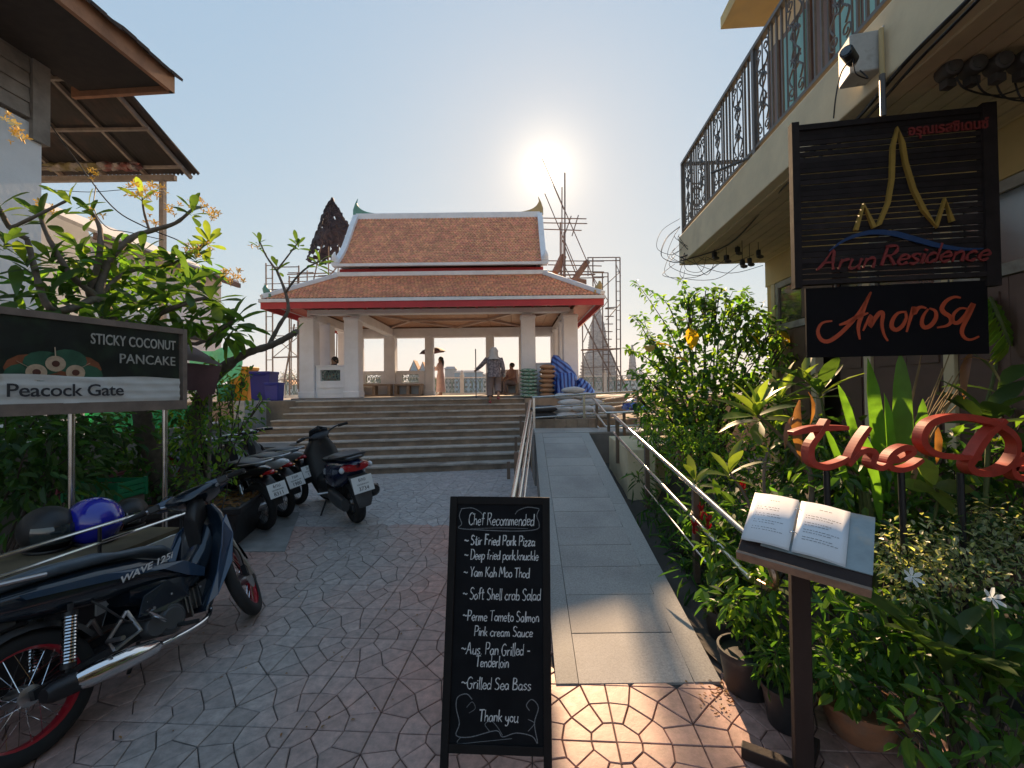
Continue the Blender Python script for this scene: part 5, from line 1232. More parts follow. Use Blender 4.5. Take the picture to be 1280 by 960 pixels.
    MB().prism([(-.58, -.262, .27), (-.86, -.266, .36), (-.84, -.262, .45), (-.58, -.262, .38)], (0, .01, 0)).build('heat_shield', GREYP, root, fix=True, bev=.005)
    tubes(root, 'side_stand', [([(.0, .15, .22), (-.04, .27, .03), (-.07, .28, .012)], .012)], BLACKP)
    tubes(root, 'passenger_peg', [([(-.24, .18, .36), (-.22, .30, .37)], .013)], ALU); tubes(root, 'passenger_peg', [([(-.24, -.18, .36), (-.22, -.30, .37)], .013)], ALU)
    return root
s_ = scooter(); rc = gnd(446, 652); hd = V((-.62, .78, 0)).normalized(); c = rc + hd * .62; put(s_, c.x, c.y, hd, -R(9))
# --- steel edged cart with helmets on it (a low street cart against the wall)
CARTW = mat('worn_yellow_board', (.10, .075, .04), rough=.8, var=.3, sc=6, c2=(.24, .17, .07), c2t=(.55, .75), c2s=3)
def cu(px, py, u):                             # point on the vertical plane a fixed distance left of the street axis
    r = ray(px, py); k = (u - EYE.dot(DR)) / r.dot(DR); return EYE + r * k
cart = thing('vendor_cart', 'low vendor cart with a yellowed board top and steel edge rails behind the nearest motorbike', 'cart', P3(-3.1, 2.0, 0))
CU = -2.72; v1 = 3.12
slab(MB(), CU - .72, CU, .6, v1, .54, .60).build('top_board', CARTW, cart)
slab(MB(), CU - .70, CU - .03, .65, v1 - .03, .12, .535).build('body_panel', mat('cart_dark_panel', (.03, .03, .032), rough=.5, var=.2), cart)
for k, (du, z) in enumerate(((.012, .80), (.012, .70), (.03, .57))):
    MB().tube([P3(CU + du, .6, z), P3(CU + du, v1 + .02, z)], .011, n=8).build('edge_rail', CHROME, cart, smooth=40)
for v in (.9, 1.7, 2.5, v1 - .02): MB().tube([P3(CU + .012, v, .545), P3(CU + .012, v, .80)], .010, n=8).build('rail_post', BLACKP, cart, smooth=40)
for v in (.8, 2.9):
    for u in (CU - .6, CU - .12):
        MB().lathe([(.03, -.02), (.06, -.018), (.06, .018), (.03, .02)], 14, P3(u, v, .06), DR).build('caster', RUBBER, cart, smooth=40)
mp = slab(MB(), CU + .035, CU + .05, 2.45, 3.05, .28, .58).build('metal_side_box', mat('scuffed_white_metal', (.42, .42, .40), rough=.45, var=.25, sc=6, c2=(.2, .2, .19), c2t=(.5, .7), c2s=6), cart)
def helmet(name, lab, px, py, y, r, m, facing, visor, sticker=None):
    c = at(px, py, y); zt_ = .60; t = thing('helmet', lab, 'helmet', (c.x, y, zt_), 'helmets resting on the cart'); cz_ = zt_ + r * .88
    fx_ = V(facing).normalized(); sd = V((0, 0, 1)).cross(fx_)
    Mx = Matrix((fx_, sd, V((0, 0, 1)))).transposed()
    mb = MB(); n = 24; mm_ = 14; vs = []
    for i in range(mm_ + 1):
        ph = PI / 2 - (PI * .78) * i / mm_
        for k in range(n):
            a = 2 * PI * k / n; x, yv, z = math.cos(ph) * math.cos(a) * 1.15, math.cos(ph) * math.sin(a) * .92, math.sin(ph)
            if z < -.2: x *= .96 + (z + .2) * .1
            vs.append(V((c.x, y, cz_)) + Mx @ (V((x, yv, z)) * r))
    mb.add(vs, [(i * n + (k + 1) % n, i * n + k, (i + 1) * n + k, (i + 1) * n + (k + 1) % n) for i in range(mm_) for k in range(n)] + [tuple(mm_ * n + k for k in range(n))])
    mb.build('shell', m, t, smooth=60)
    vb = MB(); vs = []
    for i in range(7):
        z = .30 - .75 * i / 6
        for k in range(13):
            a = -R(62) + R(124) * k / 12; q = math.sqrt(max(.05, 1 - z * z)); vs.append(V((c.x, y, cz_)) + Mx @ (V((q * math.cos(a) * 1.19 + .02, q * math.sin(a) * .96, z)) * r))
    vb.add(vs, [(i * 13 + k, i * 13 + k + 1, (i + 1) * 13 + k + 1, (i + 1) * 13 + k) for i in range(6) for k in range(12)]); vb.build('visor', visor, t, smooth=60)
    tm = MB(); tm.tube([V((c.x, y, cz_)) + Mx @ (V((math.cos(a) * 1.08 * .80, math.sin(a) * .86 * .80, -.80)) * r) for a in [2 * PI * k / 20 for k in range(20)]], .010, n=6, closed=True); tm.build('edge_trim', BLACKP, t, smooth=60)
    if sticker:
        for (a, zz, w_, h_, cc) in sticker:
            vs = []
            for i in range(2):
                for j in range(5):
                    aa = a + w_ * (j / 4 - .5); z = zz + h_ * (i - .5); q = math.sqrt(1 - z * z); vs.append(V((c.x, y, cz_)) + Mx @ (V((q * math.cos(aa) * 1.16, q * math.sin(aa) * .93, z)) * r * 1.01))
            MB().add(vs, [(j, j + 1, 5 + j + 1, 5 + j) for j in range(4)]).build('sticker', cc, t)
STK = mat('orange_sticker', (.55, .16, .06), rough=.5, c2=(.6, .55, .5), c2t=(.5, .6), c2s=60); STW = mat('white_sticker', (.65, .62, .6), rough=.5, c2=(.4, .05, .05), c2t=(.5, .6), c2s=50)
BLH = paint('blue_helmet_shell', (.008, .012, .32), rough=.15, coat=1.0); BKH = paint('black_helmet_shell', (.010, .010, .011), rough=.5, coat=.1)
helmet('h', 'glossy blue helmet with an orange sticker on the cart', 118, 645, 3.0, .160, BLH, (-.9, .3, 0), bpy.data.materials['instrument_glass'], [(-2.2, -.35, .5, .26, STK), (-1.7, .62, .5, .22, STW)])
helmet('h', 'large black helmet left of the blue helmet, in deep shade', 60, 645, 2.85, .150, BKH, (.9, -.3, 0), bpy.data.materials['instrument_glass'])
helmet('h', 'small black open helmet right of the blue helmet', 163, 636, 3.32, .115, BKH, (.3, -.9, 0), bpy.data.materials['instrument_glass'])
# ================================================================ right building with balcony
YELW = mat('cream_yellow_wall', (.62, .46, .20), rough=.8, var=.1, sc=2, bump=.2, bsc=25, c2=(.42, .32, .17), c2t=(.55, .8), c2s=2)
BEIG = mat('beige_concrete', (.72, .60, .39), rough=.8, var=.12, sc=2.5, bump=.2, bsc=25, c2=(.55, .44, .28), c2t=(.55, .85), c2s=2.2)
SOFB = mat('tan_soffit_board', (.58, .46, .28), rough=.8, var=.15, sc=4, obr=.06)
BRNP = mat('brown_door_paint', (.13, .075, .06), rough=.55, var=.15, sc=5, obr=.08)
IRON = mat('grey_painted_iron', (.10, .095, .09), rough=.5, var=.2, sc=12)
TEAL = mat('teal_curtain', (.18, .42, .42), rough=.6, var=.2, sc=4, streak=.1)
GREYW = mat('weathered_white_frame', (.38, .37, .34), rough=.75, var=.2, sc=6, c2=(.22, .2, .18), c2t=(.5, .7), c2s=8)
GLS = glassy('dusty_window_glass', (.05, .055, .055), .15)
pc = gnd(849, 332, 3.5); pw = gnd(955, 347, 3.5)
ug, vg = pc.dot(DR), pc.dot(DU); uw = 3.42; vw = vg - .02; V0 = -2.5
bld = thing('balcony_building', 'cream yellow guesthouse with a concrete balcony slab and ornate iron railing', 'building', P3(uw + 1, 3, 0))
slab(MB(), uw + .12, uw + 8, V0, vw, 3.15, 7.118).build('wall', BEIG, bld)
slab(MB(), uw, uw + .14, V0, vw + .01, 3.12, 3.499).build('lintel_beam', YELW, bld)
slab(MB(), uw + .5, uw + 8, V0, vw - .1, 0, 3.14).build('inner_wall', mat('painted_dark_interior', (.10, .08, .06), rough=.9, var=.2), bld)  # darkness of the interior is put into this wall's colour
slab(MB(), uw + .02, uw + .5, vw - .12, vw - .0, 0, 3.118).build('end_pier', YELW, bld)
sl_ = slab(MB(), ug, uw + .13, V0, vg, 3.50, 3.94).build('balcony_slab', BEIG, bld, bev=.01)
slab(MB(), ug + .05, uw + .1, V0, vg - .04, 3.941, 3.965).build('balcony_floor', BEIG, bld)
nb = 9; wdt = (uw - ug - .16) / nb
for k in range(nb):
    slab(MB(), ug + .10 + k * wdt + .006, ug + .10 + (k + 1) * wdt - .006, V0, vg - .10, 3.482 + .003 * (k % 2), 3.4995).build('soffit_board', SOFB, sl_)
slab(MB(), uw - .6, uw + 8, V0, vw - .02, 7.12, 7.30).build('roof_eave', YELW, bld)
# railing
RZ0, RZ1 = 4.03, 5.05; ru = ug + .06; rv = vg - .06
rl = []
MB().beam(P3(ru, V0, RZ1), P3(ru, rv + .02, RZ1), .055, .04).build('top_rail', IRON, bld)
MB().beam(P3(ru, V0, RZ0), P3(ru, rv + .02, RZ0), .04, .03).build('bottom_rail', IRON, bld)
MB().beam(P3(ru, rv, RZ1 - .002), P3(uw + .12, rv, RZ1 - .002), .05, .038).build('top_rail', IRON, bld)
MB().beam(P3(ru, rv, RZ0 - .002), P3(uw + .12, rv, RZ0 - .002), .038, .028).build('bottom_rail', IRON, bld)
bar = MB(); bar.box((0, 0, (RZ1 - RZ0) / 2), (.018, .018, RZ1 - RZ0 - .03)); bar = bar.mesh('bar', IRON)
pst = MB(); pst.box((0, 0, (RZ1 - 3.96) / 2), (.05, .05, RZ1 - 3.96 - .02)); pst = pst.mesh('railing_post', IRON)
H_ = RZ1 - RZ0
def spiral(cx, cz, r0, r1, a0, turns, n=14): return [(0, cx + (r0 + (r1 - r0) * k / n) * math.cos(a0 + turns * 2 * PI * k / n), cz + (r0 + (r1 - r0) * k / n) * math.sin(a0 + turns * 2 * PI * k / n)) for k in range(n + 1)]
sc_ = MB()
for s_ in (-1, 1):
    sc_.tube([(0, s_ * .125, .02), (0, s_ * .125, H_ - .02)], .008, n=5)
    for cz, d in ((.12, 1), (H_ - .12, -1)):
        sc_.tube(spiral(s_ * .065, cz, .055, .015, -PI / 2 * d, 1.3 * (s_ * d)), .007, n=5)
        sc_.tube(smooth_path([(0, s_ * .06, cz + d * .055), (0, s_ * .10, cz + d * .14), (0, s_ * .03, cz + d * .22), (0, s_ * .07, cz + d * .30)], 4), .008, n=5)
    sc_.tube(smooth_path([(0, 0, H_ / 2 - .17), (0, s_ * .05, H_ / 2 - .08), (0, 0, H_ / 2), (0, s_ * .05, H_ / 2 + .08), (0, 0, H_ / 2 + .17)], 5), .008, n=5)
    for z in (.30, .38, .62, .70): sc_.tube(smooth_path([(0, 0, z), (0, s_ * .05, z + .02), (0, s_ * .075, z - .02)], 3), [.010, .010, .010, .008, .007, .006, .004], n=5)
sc_.tube([(0, 0, .02), (0, 0, H_ - .02)], .007, n=5)
sc_ = sc_.mesh('scroll_panel', IRON, smooth=50)
v = rv - .2; k = 0; yawm = Matrix.Rotation(math.atan2(DU.y, DU.x) - PI / 2, 3, 'Z')
while v > -.5:
    if k % 5 == 4: piece('railing_post', pst, P3(ru, v + .14, 3.96), bld, yawm)
    piece('scroll_panel', sc_, P3(ru, v - .02, RZ0), bld, yawm)
    for j in range(3): piece('bar', bar, P3(ru, v - .20 - j * .085, RZ0), bld, yawm)
    v -= .55; k += 1
piece('railing_post', pst, P3(ru, rv, 3.96), bld, yawm)
yawn = Matrix.Rotation(math.atan2(DR.y, DR.x) + PI / 2, 3, 'Z')
for j, u in enumerate((ru + .2, ru + .75)): piece('scroll_panel', sc_, P3(u, rv, RZ0), bld, Matrix.Rotation(math.atan2(DR.y, DR.x) - PI / 2, 3, 'Z'))
for u in (ru + .38, ru + .46, ru + .54, ru + .95, ru + 1.05, ru + 1.15): piece('bar', bar, P3(u, rv, RZ0), bld, yawm)
# stays from the railing foot
MB().tube([P3(ru, 3.98 + .7, 4.0), P3(ru - .32, 4.6 + .3, 3.96)], .014).build('railing_stay', IRON, bld)
# upstairs doors
for v0, v1 in ((5.75, 6.45), (4.35, 5.35), (2.6, 3.6)):
    fr_ = slab(MB(), uw + .06, uw + .119, v0, v1, 3.97, 6.6).build('balcony_door', BRNP, bld)
    slab(MB(), uw + .045, uw + .059, v0 + .08, (v0 + v1) / 2 - .03, 4.3, 6.5).build('curtained_pane', TEAL, fr_); slab(MB(), uw + .045, uw + .059, (v0 + v1) / 2 + .03, v1 - .08, 4.3, 6.5).build('curtained_pane', TEAL, fr_)
    slab(MB(), uw + .03, uw + .118, v1 + .003, v1 + .30, 4.2, 6.6).build('shutter', BRNP, bld)
# ground floor front: posts, brown panels, weathered transom windows
bays = [vw - .14 - k * .92 for k in range(8)]
for k, vb in enumerate(bays):
    slab(MB(), uw + .0, uw + .10, vb - .10, vb, 0, 3.118).build('post', BEIG, bld, bev=.004)
    if k == len(bays) - 1: break
    va = vb - .103; vbn = bays[k + 1] + .003
    md = (va + vbn) / 2
    for a, b_ in ((vbn, md - .002), (md + .002, va)):
        if k in (1, 4) and b_ == va: continue          # an open leaf: the inner wall, painted dark, shows
        d = slab(MB(), uw + .03, uw + .065, a, b_, .02, 2.40).build('door_leaf', BRNP, bld)
        for z0, z1 in ((.15, .95), (1.05, 1.7), (1.8, 2.3)): slab(MB(), uw + .018, uw + .03, a + .06, b_ - .06, z0, z1).build('raised_panel', BRNP, d)
    t_ = slab(MB(), uw + .01, uw + .07, vbn, va, 2.41, 2.50); slab(t_, uw + .01, uw + .07, vbn, va, 3.03, 3.115); slab(t_, uw + .01, uw + .07, vbn, vbn + .07, 2.50, 3.03); slab(t_, uw + .01, uw + .07, va - .07, va, 2.50, 3.03)
    tf = t_.build('transom_window', GREYW, bld); slab(MB(), uw + .035, uw + .045, vbn + .07, va - .07, 2.50, 3.03).build('pane', GLS, tf)
slab(MB(), uw - .06, uw + .03, vw - 1.6, vw - 1.0, 2.5, 3.2).build('dark_window_box', BRNP, bld)
# --- things on the slab edge
bx = at(1079, 66, 2.72)
AC = mat('white_meter_box', (.45, .45, .42), rough=.5, var=.2, sc=9, c2=(.2, .18, .15), c2t=(.55, .7), c2s=9)
t = thing('control_box', 'dirty white control box on a pole bracket at the balcony edge', 'box', (bx.x, bx.y, bx.z - .13))
MB().box((bx.x + .04, 2.78, bx.z), (.20, .16, .25), rz=R(-14)).build('case', AC, t, bev=.01)
MB().box((bx.x + .11, 2.68, bx.z), (.045, .03, .27), rz=R(-14)).build('cover_plate', AC, t, bev=.004)
for dz in (-.06, .03): MB().lathe([(0, -.01), (.016, -.01), (.016, .012)], 10, (bx.x + .115, 2.66, bx.z + dz), (0, -1, 0)).build('knob', BLACKP, t)
cc = at(1066, 68, 2.62)
t = thing('security_camera', 'small black and white security camera fixed to the control box', 'camera', (cc.x, cc.y, cc.z))
MB().tube([(cc.x + .03, 2.66, cc.z - .005), (cc.x - .055, 2.60, cc.z + .005)], [.034, .036], n=14).build('body', BLACKP, t, smooth=40)
MB().tube([(cc.x - .056, 2.599, cc.z + .005), (cc.x - .062, 2.595, cc.z + .005)], [.030, .026], n=14).build('lens', glassy('camera_lens'), t)
MB().sphere((cc.x + .045, 2.68, cc.z), .028, 12, 8).build('mount_ball', AC, t, smooth=60)
pole_x = at(1102, 60, 2.66)
t = thing('sign_pole', 'thin pole that carries the slatted sign from the balcony edge', 'pole', (pole_x.x, 2.66, 3.2))
MB().tube([(pole_x.x, 2.66, pole_x.z + .12), (pole_x.x, 2.66, 3.52)], .014).build('upper_tube', mat('ochre_paint', (.5, .38, .18), rough=.6), t)
MB().tube([(pole_x.x, 2.66, 3.52), (pole_x.x, 2.66, 3.26)], .016).build('lower_tube', IRON, t)
# electric meters under the soffit
MET = mat('grimy_meter_case', (.055, .05, .045), rough=.5, var=.3, sc=12)
for k, (px, py, y) in enumerate(((1186, 88, 2.55), (1216, 84, 2.5), (1248, 80, 2.45), (1279, 76, 2.42), (1310, 74, 2.4))):
    c = at(px, py, y); t = thing('electric_meter', ['round electric meter, leftmost of the row under the balcony', 'round electric meter, second from the left under the balcony', 'round electric meter, third from the left under the balcony', 'round electric meter, fourth in the row, cut by the photo edge', 'round electric meter at the right end of the row, outside the photo'][k], 'meter', (c.x, y, c.z), 'electric meters under the balcony')
    MB().lathe([(.035, -.05), (.05, -.045), (.052, .02), (.045, .045), (.02, .055), (0, .056)], 16, c, (-.25, -1, -.1), caps=False).build('case', MET, t, smooth=40)
    MB().lathe([(0, .058), (.032, .054), (.040, .03)], 14, c, (-.25, -1, -.1), caps=False).build('glass', GLS, t, smooth=50)
    MB().box((c.x + .012, y + .02, c.z - .07), (.06, .05, .05)).build('terminal_block', MET, t, bev=.005)
    MB().tube([c + V((0, .03, .04)), V((c.x, y + .05, 3.49))], .006).build('cable_tail', CABLE, t)
# insulators and their cable tangle at the far corner
for k, (px, py) in enumerate(((893, 318), (908, 322), (922, 312), (937, 326), (948, 316), (928, 328))):
    c = at(px, py, 5.9 - k * .07)
    t = thing('cable_clamp', 'black cable clamp hanging among the wires at the far end of the balcony', 'clamp', c, 'cable clamps under the balcony corner')
    MB().box(c, (.055, .05, .07), rz=.3 * k).build('block', CABLE, t, bev=.008); MB().lathe([(.018, -.04), (.028, 0), (.018, .04)], 10, c + V((.02, 0, -.05)), (1, .2, 0)).build('spool', MET, t, smooth=40)
    MB().tube([c + V((0, 0, .03)), V((c.x, c.y, 3.49))], .004, n=5).build('hanger', CABLE, t)
def cable(lab, pts, r=.007, grp=None, n=6):
    P_ = smooth_path([V(p) for p in pts], n); o = MB().tube(P_, r, n=6).build('cable', CABLE, None, smooth=60); tag(o, lab, 'cable', grp); return o
rnd = random.Random(21)
cable('long black cable running along under the balcony edge', [at(850, 322, 6.5), at(905, 300, 5.6), at(960, 240, 4.4), at(1000, 200, 3.6), at(1060, 160, 3.1), at(1130, 80, 2.5), at(1200, 10, 2.1), at(1260, -50, 1.9)], .012)
cable('second black cable along the balcony soffit, close below the first', [at(852, 326, 6.5), at(910, 306, 5.6), at(964, 250, 4.4), at(1004, 212, 3.6), at(1066, 165, 3.1), at(1140, 84, 2.5), at(1215, 8, 2.1), at(1280, -60, 1.9)], .009)
cable('cable looping from the security camera down to the sign top', [at(1066, 72, 2.62), at(1052, 90, 2.6), at(1045, 120, 2.6), at(1042, 148, 2.64)], .004)
cable('short loop of cable hanging below the control box', [at(1066, 74, 2.62), at(1070, 92, 2.6), at(1085, 98, 2.62), at(1075, 88, 2.66)], .004)
for k in range(9):
    x0, y0 = 848 + rnd.uniform(-6, 6), 315 + rnd.uniform(-25, 18); mx = rnd.uniform(-45, 30); my = rnd.uniform(10, 45); x1 = 900 + rnd.uniform(-20, 60); y1 = 322 + rnd.uniform(-8, 12)
    cable('thin black wire in the drooping tangle at the balcony corner', [at(x0, y0, 6.4), at(x0 + mx * .6 - 8, y0 + my * .5, 6.35), at((x0 + x1) / 2 + mx * .4, max(y0, y1) + my * .55, 6.2), at(x1, y1, 5.9)], .0038, 'wires tangled at the balcony corner')
for k in range(5):
    x0 = 835 + rnd.uniform(-8, 6); y0 = 300 + rnd.uniform(-15, 20)
    cable('thin black wire coiled outside the balcony corner', [at(850, y0 - 15, 6.5), at(x0, y0, 6.45), at(x0 - 6, y0 + 22, 6.4), at(x0 + 14, y0 + 30, 6.4), at(856, y0 + 18, 6.45)], .0034, 'wires coiled outside the balcony corner')
for k in range(5):
    x0 = 1195 + k * 24; cable('thin black wire sagging between the electric meters', [at(x0, 96, 2.5), at(x0 + 14, 112 + k * 5, 2.5), at(x0 + 60, 118 + 4 * k, 2.6), at(x0 + 120, 90 + k * 14, 2.8)], .005, 'wires below the electric meters')
cable('long thin wire dropping from the left eave across the frangipani', [at(55, 145, 6.3), at(95, 200, 6.0), at(140, 258, 5.8), at(180, 283, 5.9), at(232, 305, 6.4), at(262, 330, 7.2)], .008)
cable('thin wire crossing in front of the white house roof on the left', [at(50, 236, 6.6), at(110, 240, 6.8), at(160, 237, 7.2), at(203, 238, 8.0)], .005)
cable('slack wire hanging below the left eave wire', [at(120, 232, 5.9), at(118, 262, 5.8), at(135, 285, 5.8), at(160, 290, 5.9), at(205, 300, 6.2)], .006)
for k in range(3):
    cable('black wire along the soffit toward the building wall', [at(960 + k * 10, 300 - k * 6, 5.6), at(1000 + 30 * k, 240 - 20 * k, 4.6), at(1080 + 40 * k, 170 - 30 * k, 3.6), at(1200 + 30 * k, 60 - 20 * k, 2.8)], .006, 'wires along the soffit')
# ================================================================ slatted sign, lower sign
SLAT = mat('dark_timber_slat', (.026, .021, .021), rough=.8, spec=.2, var=.3, sc=14, obr=.3)
y0s, y1s = 2.85, 2.66
a = at(988, 155, y0s); b = at(1243, 141, y1s); zb_ = at(1000, 357, y0s).z; tz = (a.z + b.z) / 2 + .01
so_ = V((a.x, a.y, 0)); sx_ = V((b.x - a.x, b.y - a.y, 0)); SW = sx_.length; sx_.normalize(); sn = V((sx_.y, -sx_.x, 0))
ss = thing('slatted_sign', 'hanging sign of dark timber slats with a golden tower outline and red script', 'sign', so_ + sx_ * SW / 2 + V((0, 0, zb_)))
def G(u, z, off=0): return so_ + sx_ * u + V((0, 0, z)) + sn * off
def gp(px, py, off=.012):
    r = ray(px, py); k = (so_ + sn * off - EYE).dot(sn) / r.dot(sn); q = EYE + r * k; return ((q - so_).dot(sx_), q.z)
nsl = 27; pt_ = (tz - zb_ - .06) / nsl; rnd = random.Random(8)
for k in range(nsl):
    z = zb_ + .03 + k * pt_; g_ = .0085 if rnd.random() < .4 else .002; tl_ = rnd.uniform(-.0025, .0025)
    q = MB(); q.prism([G(.02, z + g_ + tl_, 0), G(SW - .02, z + g_ - tl_, 0), G(SW - .02, z + pt_ - .001 - tl_, 0), G(.02, z + pt_ - .001 + tl_, 0)], -sn * .012); q.build('slat', SLAT, ss, fix=True)
for (u0, u1, z0, z1) in ((0, .045, zb_ - .02, tz + .02), (SW - .075, SW, zb_ - .06, tz + .02), (0, SW, tz - .035, tz + .0), (0, SW, zb_ - .0, zb_ + .028)):
    w_ = .018 if u1 - u0 < .2 else .015
    q = MB(); q.prism([G(u0, z0, w_), G(u1, z0, w_), G(u1, z1, w_), G(u0, z1, w_)], -sn * (.035 + w_)); q.build('frame_board', SLAT, ss, fix=True)
GOLD = mat('gold_painted_outline', (.34, .21, .035), rough=.6, var=.15, sc=12); BLUEA = mat('blue_painted_arc', (.012, .05, .15), rough=.5); REDS = mat('red_script_paint', (.24, .03, .027), rough=.65, var=.2, sc=15)
def stroke(mb, pix, wd, off, th, pl=gp, base=None, sm=3):
    O, X, Y, Z = base or (so_ + sn * off, sx_, V((0, 0, 1)), sn)
    pts = [pl(*p) for p in pix]; pp = smooth_path([V((q[0], 0, q[1])) for q in pts], sm); ww = wd
    if isinstance(wd, (list, tuple)): ww = [wd[0] + (wd[1] - wd[0]) * math.sin(PI * i / (len(pp) - 1)) for i in range(len(pp))]
    mb.ribbon([(q.x, q.z) for q in pp], ww, O, X, Y, Z, th)
tp = [(1068, 289), (1078, 257), (1091, 285), (1097, 281), (1108, 255), (1113, 225), (1114, 185), (1120, 162), (1126, 180), (1130, 205), (1140, 238), (1153, 264), (1168, 284), (1179, 250), (1188, 278)]
m = MB(); stroke(m, tp, .024, .012, .022, sm=1); m.build('golden_tower_outline', GOLD, ss, fix=True)
m = MB(); stroke(m, [(1036, 314), (1056, 300), (1085, 291), (1115, 292), (1145, 300), (1175, 308), (1205, 312), (1228, 311)], (.006, .034), .012, .008); m.build('blue_arc', BLUEA, ss, fix=True)
u_, z_ = gp(1184, 160); text('อรุณเรสซิเดนซ์', G(u_, z_, .016), sx_, (0, 0, 1), .085, REDS, ss, ext=.004, sx=.86, off=.002)
# single stroke hand lettering
GL = {
'a': (.46, [[(.36, .42), (.2, .5), (.05, .34), (.05, .12), (.17, 0), (.34, .16)], [(.37, .48), (.36, .1), (.43, 0)]]),
'b': (.44, [[(.06, 1), (.06, .02)], [(.06, .3), (.22, .48), (.38, .34), (.36, .1), (.2, 0), (.06, .1)]]),
'c': (.42, [[(.36, .4), (.22, .5), (.06, .34), (.06, .12), (.2, 0), (.36, .1)]]),
'd': (.46, [[(.36, .4), (.2, .5), (.05, .34), (.05, .1), (.18, 0), (.34, .15)], [(.38, 1), (.38, 0)]]),
'e': (.42, [[(.06, .25), (.34, .29), (.32, .44), (.2, .5), (.06, .36), (.06, .12), (.2, 0), (.36, .1)]]),
'f': (.36, [[(.36, .93), (.26, 1), (.17, .85), (.15, 0)], [(.02, .52), (.3, .54)]]),
'h': (.44, [[(.06, 1), (.06, 0)], [(.06, .3), (.2, .5), (.34, .4), (.36, 0)]]),
'i': (.18, [[(.08, .5), (.08, 0)], [(.08, .66), (.09, .74)]]),
'k': (.42, [[(.06, 1), (.06, 0)], [(.34, .5), (.08, .24)], [(.14, .29), (.37, 0)]]),
'l': (.18, [[(.08, 1), (.08, .06), (.15, 0)]]),
'm': (.62, [[(.05, .5), (.05, 0)], [(.05, .3), (.16, .5), (.27, .4), (.28, 0)], [(.28, .3), (.4, .5), (.51, .4), (.53, 0)]]),
'n': (.44, [[(.06, .5), (.06, 0)], [(.06, .3), (.2, .5), (.34, .4), (.36, 0)]]),
'o': (.42, [[(.2, .5), (.06, .36), (.05, .14), (.2, 0), (.35, .14), (.35, .36), (.2, .5)]]),
'p': (.44, [[(.06, .5), (.06, -.35)], [(.06, .35), (.22, .5), (.38, .36), (.36, .12), (.2, 0), (.06, .1)]]),
'r': (.34, [[(.06, .5), (.06, 0)], [(.06, .28), (.16, .45), (.3, .48)]]),
's': (.38, [[(.32, .44), (.18, .5), (.06, .38), (.18, .26), (.31, .13), (.18, 0), (.04, .06)]]),
't': (.34, [[(.14, .85), (.14, .08), (.22, 0), (.3, .04)], [(0, .55), (.3, .57)]]),
'u': (.46, [[(.06, .5), (.06, .1), (.18, 0), (.34, .14)], [(.36, .5), (.36, .06), (.43, 0)]]),
'y': (.44, [[(.06, .5), (.08, .2), (.2, .08), (.34, .2)], [(.36, .5), (.34, -.15), (.2, -.35), (.04, -.25)]]),
'z': (.42, [[(.05, .48), (.34, .48), (.06, 0), (.37, .02)]]),
'A': (.66, [[(0, 0), (.14, .3), (.32, 1), (.46, .3), (.56, 0)], [(.1, .36), (.5, .38)]]),
'B': (.56, [[(.08, 1), (.07, 0)], [(.07, .98), (.34, .95), (.36, .65), (.1, .54), (.42, .46), (.44, .1), (.07, 0)]]),
'C': (.58, [[(.5, .85), (.34, 1), (.12, .8), (.06, .4), (.18, .05), (.36, 0), (.52, .15)]]),
'D': (.58, [[(.08, 1), (.08, 0)], [(.0, .98), (.3, .96), (.5, .66), (.48, .26), (.3, .02), (.04, 0)]]),
'F': (.5, [[(.1, .97), (.1, 0)], [(.02, 1), (.46, .98)], [(.1, .54), (.36, .55)]]),
'G': (.6, [[(.5, .85), (.34, 1), (.12, .8), (.06, .4), (.18, .05), (.38, 0), (.5, .2), (.5, .42)], [(.32, .44), (.56, .44)]]),
'K': (.54, [[(.08, 1), (.08, 0)], [(.46, 1), (.1, .45)], [(.18, .52), (.5, 0)]]),
'M': (.76, [[(.04, 0), (.12, 1), (.34, .3), (.56, 1), (.66, 0)]]),
'P': (.52, [[(.08, 1), (.08, 0)], [(.04, .98), (.36, .95), (.44, .72), (.34, .48), (.1, .44)]]),
'R': (.58, [[(.08, 1), (.08, 0)], [(.02, .96), (.36, .97), (.44, .74), (.32, .52), (.1, .48)], [(.24, .48), (.52, 0)]]),
'S': (.52, [[(.44, .86), (.26, 1), (.08, .84), (.12, .62), (.36, .42), (.42, .2), (.26, 0), (.04, .08)]]),
'T': (.54, [[(.0, .96), (.52, 1)], [(.26, .97), (.25, 0)]]),
'Y': (.52, [[(.04, 1), (.24, .5), (.24, 0)], [(.46, 1), (.24, .5)]]),
'~': (.5, [[(.02, .42), (.12, .52), (.24, .44), (.38, .38), (.46, .5)]]), '-': (.4, [[(.05, .4), (.34, .41)]]), '.': (.2, [[(.07, .03), (.09, .0)]]), ',': (.2, [[(.08, .05), (.04, -.1)]]), ' ': (.26, [])}
def hand(mb, s, x, y, size, wd, base, off=0, sx=1.0, rnd=random, fit=None, jit=.02, slant=.0, th=0.0, rise=0.0):
    O, X, Y, Z = base
    tot = sum(GL[c][0] for c in s) * size * sx
    if fit: sx *= fit / tot
    cx_ = x
    for c in s:
        w_, st = GL[c]; jy = rnd.uniform(-jit, jit) * size; k = 1 + rnd.uniform(-jit, jit) * 2
        for q in st:
            pp = smooth_path([V((p[0] * k, 0, p[1] * k)) for p in q], 4) if len(q) > 2 else [V((p[0] * k, 0, p[1] * k)) for p in q]
            pts = [(cx_ + (p.x + p.z * slant) * size * sx, y + jy + p.z * size + rise * (cx_ - x)) for p in pp]
            n = len(pts); mb.ribbon(pts, [wd * (.85 + .3 * math.sin(i * .9 + cx_ * 90)) for i in range(n)], V(O) + V(Z) * off, X, Y, Z, th)
        cx_ += w_ * size * sx
    return cx_
ua, za = gp(1020, 338); ub, zb2 = gp(1240, 326)
